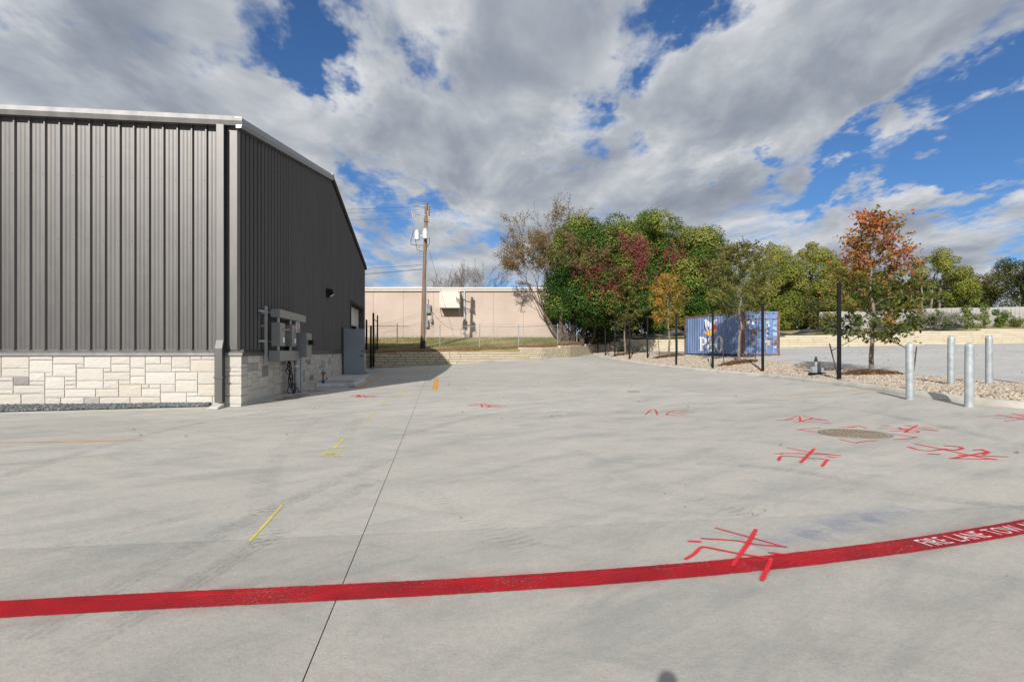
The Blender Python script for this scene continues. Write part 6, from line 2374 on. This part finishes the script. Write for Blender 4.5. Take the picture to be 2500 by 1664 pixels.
def young_tree(label, X_, Y_, H_, cw, leafm, nleaf, lsize, seed, c0=.25, cone=False, bark=None, tone=None, group='young trees in the rock bed', tr=.075, dens=1.0, droop=.0):
    rr = random.Random(seed)
    z_ = float(ROCK(X_, Y_))
    root = empty('young_tree', (X_, Y_, z_))
    tag(root, label, 'tree', group)
    tb = MB()
    n_ = 9
    pts = [Vector((rr.gauss(0, .02) * min(k_, 4), rr.gauss(0, .02) * min(k_, 4), H_ * .97 * k_ / n_)) for k_ in range(n_ + 1)]
    pts[0] = Vector((0, 0, -.1))
    tb.path(pts, [tr * (1 - .92 * (k_ / n_) ** .8) + .006 for k_ in range(n_ + 1)], 10)
    LP = []
    nb = int(46 * dens)
    for q in range(nb):
        t = c0 + (1 - c0) * (q + rr.random()) / nb
        k_ = min(int(t * n_), n_ - 1)
        p = pts[k_].lerp(pts[k_ + 1], t * n_ - k_)
        an = q * 2.399 + rr.uniform(-.5, .5)
        prof = math.sin(math.pi * min(1, ((t - c0) / (1 - c0)) * .82 + .18)) ** .75
        if cone:
            tq = (t - c0) / (1 - c0)
            prof = min(1, .72 + tq * 1.4) * (1 - tq) ** .72
        ln = cw * prof * rr.uniform(.65, 1.1) + .18
        up_ = rr.uniform(.25, .75) + .5 * (t - .5) - droop
        d_ = Vector((math.cos(an), math.sin(an), up_)).normalized()
        e_ = p + d_ * ln
        bp_ = limb(tb, p, e_, max(.010, tr * .28 * (1.15 - t)), .004, 4, .10, 5, rr)
        for k2 in range(int(4 + ln * 5)):
            s = rr.uniform(.25, 1.0)
            i2 = min(int(s * 4), 3)
            c = bp_[i2].lerp(bp_[i2 + 1], s * 4 - i2)
            dd2 = (d_ * .6 + Vector((rr.gauss(0, .7), rr.gauss(0, .7), rr.gauss(0, .5)))).normalized()
            l2 = rr.uniform(.12, .42) * (.5 + cw * .5)
            tb.path([c, c + dd2 * l2], [.006, .003], 3)
            for _ in range(nleaf):
                LP.append(c + dd2 * l2 * rr.uniform(.1, 1.15) + Vector((rr.gauss(0, .06), rr.gauss(0, .06), rr.gauss(0, .05))))
    tb.build('trunk', bark or M_BARK, root, smooth=True)
    P_ = np.array([tuple(p) for p in LP])
    zn = (P_[:, 2] / H_)
    tint = RNG.uniform(0, 1, len(P_)) if tone is None else np.clip(tone(P_, zn) + RNG.normal(0, .13, len(P_)), 0, 1)
    link('crown', leaves('crown', P_, lsize, leafm, tint, None, .5, .3), root)
    # mulch ring
    mr_ = MB()
    return root


T1 = ((1526 - 1250) / FPX * 43.5, 43.5)
T2 = ((1633 - 1250) / FPX * 37, 37.0)
T3 = ((1805 - 1250) / FPX * 28, 28.0)
T4 = ((2128 - 1250) / FPX * 18.5, 18.5)
young_tree('leftmost young tree with olive green foliage in the rock bed', *T1, 5.6, 1.8, M_OLIVE, 15, .14, 1, .32, tone=lambda p, z: .42 + .1 * np.sin(p[:, 0] * 3))
young_tree('young tree with amber yellow autumn leaves left of the container', *T2, 5.3, 1.4, M_AUTUMN, 8, .135, 2, .34, tone=lambda p, z: .36 - .25 * np.clip(p[:, 0], -1, 1) * .8 + .08 * z)
young_tree('young olive leaved tree standing in front of the blue container', *T3, 5.7, 1.85, M_OLIVE, 19, .115, 3, .38, tone=lambda p, z: .48 + .12 * np.sin(p[:, 2] * 4))
young_tree('young oak with red orange leaves near the bollards', *T4, 5.2, 1.85, M_REDOAK, 11, .135, 4, .2, cone=True, bark=M_BARK, tr=.075, dens=1.35, droop=.18,
           tone=lambda p, z: .10 + .80 * np.clip((z - .34) * 1.9, 0, .72) + .17 * np.sin(p[:, 0] * 5 + p[:, 2] * 3))

# mulch rings of straw round the young trees
for (X_, Y_), rx, lab in ((T1, .95, 'brown straw mulch ring under the leftmost young tree'), (T2, 1.05, 'brown straw mulch ring under the amber young tree'), (T3, .95, 'brown straw mulch ring under the tree by the container'), (T4, .95, 'brown straw mulch ring under the red oak')):
    n = 1500
    a = RNG.uniform(0, 2 * np.pi, n)
    q = np.sqrt(RNG.uniform(0, 1, n)) * rx * (1 + .12 * np.sin(a * 3) + .08 * np.sin(a * 7))
    cx, cy = X_ + np.cos(a) * q, Y_ + np.sin(a) * q * .8
    cz = ROCK(cx, cy) + .035 + .09 * (1 - (q / rx) ** 2) + RNG.uniform(-.01, .02, n)
    me = leaves('mulch_ring', np.stack([cx, cy, cz], -1) - np.array([X_, Y_, 0]), .16, M_AUTUMN, np.full(n, .2), None, .14, 1.6)
    me.materials[0] = M_MULCH
    o = link('mulch_ring', me, None, (X_, Y_, 0))
    tag(o, lab, 'mulch', kind='stuff')
    V_ = [(0, 0, float(ROCK(X_, Y_)) + .11)]
    for k_ in range(24):
        an = 2 * math.pi * k_ / 24
        r_ = rx * (.93 + .06 * math.sin(an * 5))
        V_.append((math.cos(an) * r_, math.sin(an) * r_ * .8, float(ROCK(X_ + math.cos(an) * r_, Y_ + math.sin(an) * r_ * .8)) + .02))
    tag(link('mulch_mound', npmesh('mulch_mound', V_, [(0, 1 + k_, 1 + (k_ + 1) % 24) for k_ in range(24)], M_MULCH), None, (X_, Y_, 0)), kind='structure')

# guying stakes with straps
STK = [(T4, 2025, 838, 2046, 900, 18.2, 'stake leaning left of the red oak'), (T4, 2238, 846, 2229, 900, 17.6, 'stake leaning right of the red oak, behind the bollard'),
       (T3, 1762, 835, 1768, 878, 28.6, 'dark stake left of the tree by the container'), (T3, 1845, 842, 1844, 888, 26.8, 'dark stake right of the tree by the container'),
       (T2, 1606, 826, 1611, 868, 37.3, 'dark stake left of the amber young tree'), (T2, 1654, 829, 1654, 871, 36.2, 'dark stake right of the amber young tree'),
       (T1, 1480, 838, 1480, 862, 44.4, 'dark stake left of the leftmost young tree'), (T1, 1543, 830, 1542, 862, 42.9, 'dark stake right of the leftmost young tree')]
for tr_, xa, ya, xb, yb, Y_, lab in STK:
    bt = Vector(((xb - 1250) / FPX * Y_, Y_, 0))
    bt.x = min(max(bt.x, float(KX(Y_)) + .4), float(EX(Y_)) - .05)
    bt.z = float(ROCK(bt.x, Y_))
    tp = at(xa, ya, Y_)
    tp.x += bt.x - (xb - 1250) / FPX * Y_
    s_ = empty('tree_stake', bt)
    tag(s_, 'thin brown steel tree ' + lab, 'tree stake', 'tree stakes in the rock bed')
    d_ = tp - bt
    MB().tube(Vector((0, 0, 0)) - d_ * .12, d_, .022, n=6).build('stake', M_STAKE, s_)
    th = Vector((tr_[0], tr_[1], float(ROCK(*tr_)) + (1.75 if tr_ is not T4 else 1.42)))
    MB().tube(d_ * .78, th - bt, .012, n=5).build('strap', M_STRAP, s_)

# ------------------------------------------------------------------ trees and shrubs along the back right
def back_tree(label, rows, Y, depth, r0, r1, seed, per, leaf, mat, trunks, name='broadleaf_tree', bark=M_BARKB, group='trees beyond the upper lot', tone=None, dens=1.1, limbs=22, cat='tree'):
    mid_ = (rows[-1][1] + rows[-1][2]) / 2
    X_ = wx(mid_, Y)
    base = (X_, Y, float(hill(X_, Y)))
    cl_ = outline_clumps(rows, Y, depth, r0, r1, seed, base, dens)
    return bushy_tree(name, label, base, cl_, per, leaf, mat, bark, trunks, group, tone, cat=cat, limbs=limbs)


back_tree('dark green tree filling the gap behind the two evergreens', [(600, 1480, 1700), (650, 1440, 1760), (720, 1420, 1800), (790, 1400, 1830), (815, 1390, 1850)], 66, 2.5, 1.0, 1.7, 39, 200, .32, M_DARKLF, [(0, 0, -.6, 0, 5, .2), (3, 0, 3.2, .2, 5, .18), (-3, 0, -3.2, .2, 5, .18)], dens=.9)
back_tree('yellow green leafy tree behind the right end of the container', [(612, 1868, 1905), (632, 1835, 1935), (660, 1800, 1955), (700, 1790, 1965), (740, 1790, 1965), (780, 1800, 1960), (810, 1820, 1950)], 60, 2.6, .6, 1.2, 31, 480, .175, M_YGREEN, [(0, 0, -.6, 0, 5, .2), (.6, 0, 1.2, .2, 5, .18)], tone=lambda p, z: .12 + .2 * (z - .4))
back_tree('tall bright yellow green tree left of the red oak', [(604, 1962, 2000), (625, 1940, 2030), (655, 1920, 2060), (700, 1915, 2075), (740, 1915, 2075), (780, 1930, 2060)], 61, 2.8, .6, 1.25, 32, 480, .18, M_YGREEN, [(0, 0, -.8, 0, 6, .22), (.5, 0, 1.4, .2, 6, .2)], tone=lambda p, z: .15 + .2 * (z - .4))
back_tree('distant dark tree between container and red oak', [(690, 1820, 2080), (740, 1800, 2110), (800, 1800, 2110)], 70, 1.6, .9, 1.5, 41, 150, .34, M_DARKLF, [(0, 0, 0, 0, 5, .2)], dens=.9)
back_tree('distant dark tree behind the red oak', [(690, 2090, 2270), (740, 2080, 2290), (800, 2080, 2290)], 70, 1.6, .9, 1.5, 42, 150, .34, M_DARKLF, [(0, 0, 0, 0, 5, .2)], dens=.9)
back_tree('distant dark tree behind the multi-stemmed tree', [(690, 2280, 2420), (740, 2270, 2440), (800, 2270, 2440)], 70, 1.6, .9, 1.5, 43, 150, .34, M_DARKLF, [(0, 0, 0, 0, 5, .2)], dens=.9)
back_tree('dense green tree hidden behind the red oak', [(660, 2060, 2120), (690, 2045, 2170), (730, 2045, 2200), (770, 2050, 2200), (790, 2060, 2190)], 62, 2.2, .6, 1.1, 33, 380, .18, M_EVERG, [(0, 0, 0, 0, 5, .2)])
back_tree('rounded yellow green multi-stemmed tree right of the red oak', [(622, 2275, 2310), (640, 2245, 2345), (665, 2240, 2372), (695, 2255, 2390), (725, 2285, 2390), (745, 2300, 2380)], 60, 2.3, .55, 1.0, 34, 420, .17, M_YGREEN,
          [(-3.6, -.2, -3.9, 0, 4.6, .14), (-3.2, 0, -2.4, .2, 5.2, .15), (-2.6, -.1, -1.6, 0, 5.0, .13), (-2.2, .1, -.4, .2, 4.8, .12), (-3.9, .2, -5.2, 0, 4.2, .11)], tone=lambda p, z: .12 + .2 * (z - .4), bark=M_BARK)
back_tree('small pale sparse treetop between the two yellow green trees', [(640, 2235, 2262), (660, 2205, 2272), (690, 2200, 2270), (720, 2205, 2265)], 64, 1.6, .5, .8, 35, 120, .22, M_OLIVE, [(0, 0, 0, 0, 4.5, .14)], dens=.9)
back_tree('dark green tree at the right edge of the photograph', [(648, 2420, 2540), (665, 2400, 2580), (690, 2395, 2600), (720, 2395, 2610), (745, 2400, 2610)], 64, 3.0, .7, 1.3, 36, 440, .18, M_DARKLF, [(0, 0, -.5, 0, 5, .25), (1, 0, 1.5, 0, 5, .2)], tone=lambda p, z: .08 + .2 * (z - .5))
back_tree('dark tree beyond the right edge', [(640, 2640, 2740), (670, 2610, 2800), (710, 2605, 2820), (745, 2610, 2820)], 64, 3.0, .7, 1.3, 37, 150, .28, M_DARKLF, [(0, 0, -.5, 0, 5, .25)])
back_tree('low mixed greenery between container and pale fence', [(735, 1955, 2010), (755, 1940, 2040), (785, 1935, 2030), (800, 1940, 2010)], 57, 1.4, .45, .8, 38, 160, .2, M_DARKLF, [(0, 0, 0, 0, 2, .08)], name='shrub', cat='shrub', tone=lambda p, z: .12)
for i, (rows, Y, mt, lab) in enumerate((
        ([(770, 2150, 2200), (785, 2120, 2215), (800, 2125, 2215)], 54.2, M_AUTUMN, 'reddish shrub on the wall below the red oak crown'),
        ([(762, 2345, 2375), (780, 2325, 2400), (798, 2325, 2405)], 54.0, M_YGREEN, 'leafy green shrub on the wall left of the slender one'),
        ([(752, 2398, 2410), (775, 2395, 2412), (798, 2392, 2415)], 54.1, M_YGREEN, 'slender upright green shrub on the wall at right'),
        ([(768, 2425, 2440), (785, 2415, 2455), (800, 2415, 2470)], 54.2, M_EVERG, 'rounded green shrub on the wall near the right edge'),
        ([(785, 2470, 2500), (798, 2460, 2540)], 54.2, M_OLIVE, 'low olive shrub on the wall at the right edge'),
        ([(778, 2300, 2320), (798, 2290, 2330)], 53.9, M_EVERG, 'dark green shrub on the wall by the grey brush'),
        ([(775, 2080, 2110), (795, 2075, 2115)], 54.2, M_EVERG, 'small dark shrub on the wall left of the red oak trunk'),
        ([(768, 2010, 2045), (785, 2000, 2060), (800, 2000, 2065)], 55.4, M_OLIVE, 'olive shrub against the pale fence left of the tallest black post'),
        ([(762, 2225, 2262), (780, 2212, 2285), (800, 2212, 2290)], 55.4, M_DARKLF, 'dark shrub against the pale fence right of the red oak'),
        ([(772, 2440, 2480), (790, 2430, 2500), (802, 2430, 2520)], 55.4, M_YGREEN, 'yellow green shrub against the pale fence near the right edge'))):
    back_tree(lab, rows, Y, .5, .28, .5, 60 + i, 110, .16, mt, [(0, 0, 0, 0, .8, .03)], name='shrub', cat='shrub', group='shrubs on the upper retaining wall', limbs=6, dens=2.4)
# heap of grey dead brush right of the oak
bq = (wx(2290, 53.8), 53.8, float(hill(wx(2290, 53.8), 53.8)))
recursive_tree('dead_brush', 'grey heap of dead brush on the wall right of the red oak', bq, [((random.uniform(-1.3, 1.3), random.uniform(-.3, .3), 0), (random.uniform(-.8, .8), random.uniform(-.3, .3), .8), .8, .03) for _ in range(12)], 3, 71, M_SILVER, M_BARK, .10, 2, cat='brush', spread=.8, grav=-.03, minr=.01)
# silvery shrub at the far end of the rock bed
for (px_, Y_, lab, sc_) in ((1515, 46.8, 'left silvery grey shrub in front of the limestone wall', 1.0), (1562, 46.0, 'right silvery grey shrub in front of the limestone wall', .8)):
    X_ = wx(px_, Y_)
    cl_ = ell_clumps(0, 0, .5 * sc_, .9 * sc_, .6, .4 * sc_, 12, .25, .4, .3, 77)
    zq = float(ROCK(X_, Y_)) if X_ < float(EX(Y_)) else float(L(X_, Y_))
    bushy_tree('silver_shrub', lab, (X_, Y_, zq), cl_, 60, .11, M_SILVER, M_BARK, [(0, 0, 0, 0, .4, .02)], 'silvery shrubs in the rock bed', cat='shrub', limbs=8)

# pale panel fence beyond the upper wall, plank by plank
pfn = empty('pale_fence', (wx(2005, 56.5), 56.5, 0))
tag(pfn, 'pale weathered board fence behind the shrubs at right', 'fence')
plank = MB().box(0, 1, -.02, .02, 0, 1)
pme = bpy.data.meshes.new('board')
pme.from_pydata(plank.v, [], plank.f)
pme.materials.append(M_PALEFENCE)
xa = wx(2000, 56.5)
k_ = 0
while xa < wx(2640, 56.5):
    wb = .42
    zt_f = wz(np.interp(xa, [wx(2000, 56.5), wx(2300, 56.5), wx(2500, 56.5)], [762, 752, 748]), 56.5)
    zb_f = float(hill(xa, 56.5)) - .1
    o = link('board', pme, pfn)
    o.location = (xa - pfn.location.x, random.uniform(-.012, .012), zb_f)
    o.scale = (wb - .012, 1, zt_f - zb_f + random.uniform(-.02, .02))
    xa += wb
for z_ in (.5, 1.4):
    MB().tube((0, .06, float(hill(wx(2005, 56.5), 56.5)) + z_), (wx(2640, 56.5) - wx(2005, 56.5), .06, float(hill(wx(2640, 56.5), 56.5)) + z_), .04, n=6).build('rail', M_PALEFENCE, pfn)

# black silt fabric slumped along the wall tops


def silt(label, x0, x1, h, seed, Yo=.5):
    rr = random.Random(seed)
    root_x = x0
    xs = np.arange(x0, x1, .22)
    V_, F_ = [], []
    nn = 7
    for i, x_ in enumerate(xs):
        hh_ = h * (.65 + .35 * math.sin(x_ * .9 + seed) + .2 * math.sin(x_ * 2.7)) * min(1, (x_ - x0 + .2) / .8, (x1 - x_ + .2) / .8)
        for j in range(nn):
            t = j / (nn - 1)
            y_ = float(wally(x_)) + Yo - .25 + .4 * t + .10 * math.sin(x_ * 3.1 + j) + rr.uniform(-.05, .05)
            z_ = float(hill(x_, y_)) + .02 + max(.02, hh_ * math.sin(math.pi * (.12 + .55 * t))) + rr.uniform(-.05, .05) * h
            V_.append((x_, y_, z_))
    for i in range(len(xs) - 1):
        for j in range(nn - 1):
            a = i * nn + j
            F_.append((a, a + nn, a + nn + 1, a + 1))
    c = np.mean(np.array(V_), 0)
    me = npmesh('silt_fence', np.array(V_) - c, F_, M_TARP, smooth=True)
    o = link('silt_fence', me, None, tuple(c))
    md = o.modifiers.new('thick', 'SOLIDIFY')
    md.thickness = .01
    tag(o, label, 'tarp', 'black silt fabric on the wall tops')


silt('crumpled black silt fabric on the wall left of the container', 8.1, 16.5, .75, 1)
silt('black silt fabric along the wall between the container and the red oak', 22.8, 41.5, .5, 2)

# ------------------------------------------------------------------ small things
# irrigation backflow assembly in the rocks
X_, Y_ = (1994 - 1250) / FPX * 19.6, 19.6
bf = empty('backflow_preventer', (X_, Y_, float(ROCK(X_, Y_))), R(10))
tag(bf, 'grey pipe backflow assembly in the rocks left of the black post', 'pipe assembly')
MB().tube((-.07, -.05, -.05), (-.07, -.05, .48), .04, n=12).build('riser', M_GREYPVC, bf, smooth=True)
MB().tube((.10, .02, -.05), (.10, .02, .46), .05, n=12).build('riser', M_GREYPVC, bf, smooth=True)
MB().tube((-.07, -.05, .40), (.10, .02, .40), .035, n=12).build('crossover', M_GREYPVC, bf, smooth=True)
MB().lathe([(.03, .47), (.055, .48), (.055, .56), (.03, .57), (.03, .60), (.04, .61), (.04, .64)], (-.07, -.05, 0), 12).build('cap', M_RUBBER, bf, smooth=True)
MB().box(-.22, -.13, -.10, .05, .0, .30).build('valve_box', M_GREYPVC, bf, bevel=.01)
MB().box(.16, .24, -.04, .10, .0, .26).build('valve_box', M_GREYPVC, bf, bevel=.01)
MB().box(-.24, .26, -.12, .12, .02, .10).build('base_bracket', M_BLACK, bf)
# white pvc stub in front of the container
X_, Y_ = (1734 - 1250) / FPX * 29.2, 29.2
o = MB().lathe([(.04, -.05), (.04, .24), (.05, .245), (.05, .30), (.045, .31)], n=14).build('pvc_stub', M_PVC, smooth=True)
o.location = (X_, Y_, float(ROCK(X_, Y_)))
tag(o, 'short white plastic pipe stub in front of the container', 'pipe')
# dry leaf scrap lying by the kerb corner
x_, y_ = gpt(2303, 968)
V_ = []
me = bpy.data.meshes.new('cardboard_scrap')
me.from_pydata([(-.13, -.05, .0), (.02, -.09, .02), (.12, -.02, .10), (.05, .05, .13), (-.05, .06, .05), (0, -.02, .03)], [], [(0, 1, 5), (1, 2, 5), (2, 3, 5), (3, 4, 5), (4, 0, 5)])
me.materials.append(M_LEAFD)
o = link('leaf_scrap', me, None, (x_, y_, float(G(x_, y_)) + .006))
o.modifiers.new('thick', 'SOLIDIFY').thickness = .006
tag(o, 'crumpled brown leaf scrap lying by the kerb corner', 'leaf')
# fallen leaves and grit
n = 420
lx = np.r_[RNG.uniform(-6.5, 6, 150), RNG.uniform(-6.2, -1, 110), RNG.uniform(-4, 4, 50), np.zeros(110)]
ly = np.r_[RNG.uniform(6, 44, 150), RNG.uniform(17, 40, 110), RNG.uniform(2.6, 10, 50), np.zeros(110)]
lz = G(lx, ly)
q0 = 310
yy = RNG.uniform(14, 44, 110)
xx = EX(yy) + RNG.uniform(.1, 22, 110)
lx[q0:], ly[q0:], lz[q0:] = xx, yy, L(xx, yy)
c1_ = (CORN.x + BD.x * (ly - CORN.y) / BD.y)
keep = ~((lx < c1_ + .15) & (ly > 12)) & ~((lx > KX(np.clip(ly, 4, 49))) & (np.arange(n) < q0) & (ly > 4))
szs = np.where(np.arange(n) < 260, .055, np.where(np.arange(n) < 310, .02, .09))
keep &= ~((np.arange(n) < 150) & (np.arange(n) % 2 == 0))
me = leaves('fallen_leaves', np.stack([lx, ly, lz + .016], -1)[keep], szs[keep], M_BROWNLF, RNG.uniform(0, .5, n)[keep], None, .6, 4.0)
tag(link('fallen_leaves', me), 'scattered dry leaves and grit on the paving', 'leaves', kind='stuff')

# the photographer's tripod: stands just behind the lens, only its shadow falls into view
tp = empty('camera_tripod', (-.05, -.12, 0))
tag(tp, 'black camera tripod whose shadow tip shows at the bottom edge', 'tripod')
for an in (90 + 180, 30, 150):
    a = R(an)
    MB().tube((.03 * math.cos(a), .03 * math.sin(a), .95), (.42 * math.cos(a), .42 * math.sin(a) - .05, .0), .016, .012, 8).build('leg', M_BLACK, tp)
MB().tube((0, 0, .85), (0, 0, 1.12), .018, n=10).build('centre_column', M_BLACK, tp)
MB().box(-.072, .072, -.055, .055, 1.13, 1.25).build('camera_body', M_BLACK, tp, bevel=.012)
MB().lathe([(.05, 0), (.05, .02), (.038, .10), (.036, .155), (.024, .180), (.01, .188)], (0, 0, 1.245), 16).build('flash_unit', M_BLACK, tp, smooth=True)
MB().tube((0, .055, 1.195), (0, .105, 1.195), .036, n=20).build('lens_barrel', M_BLACK, tp, smooth=True)
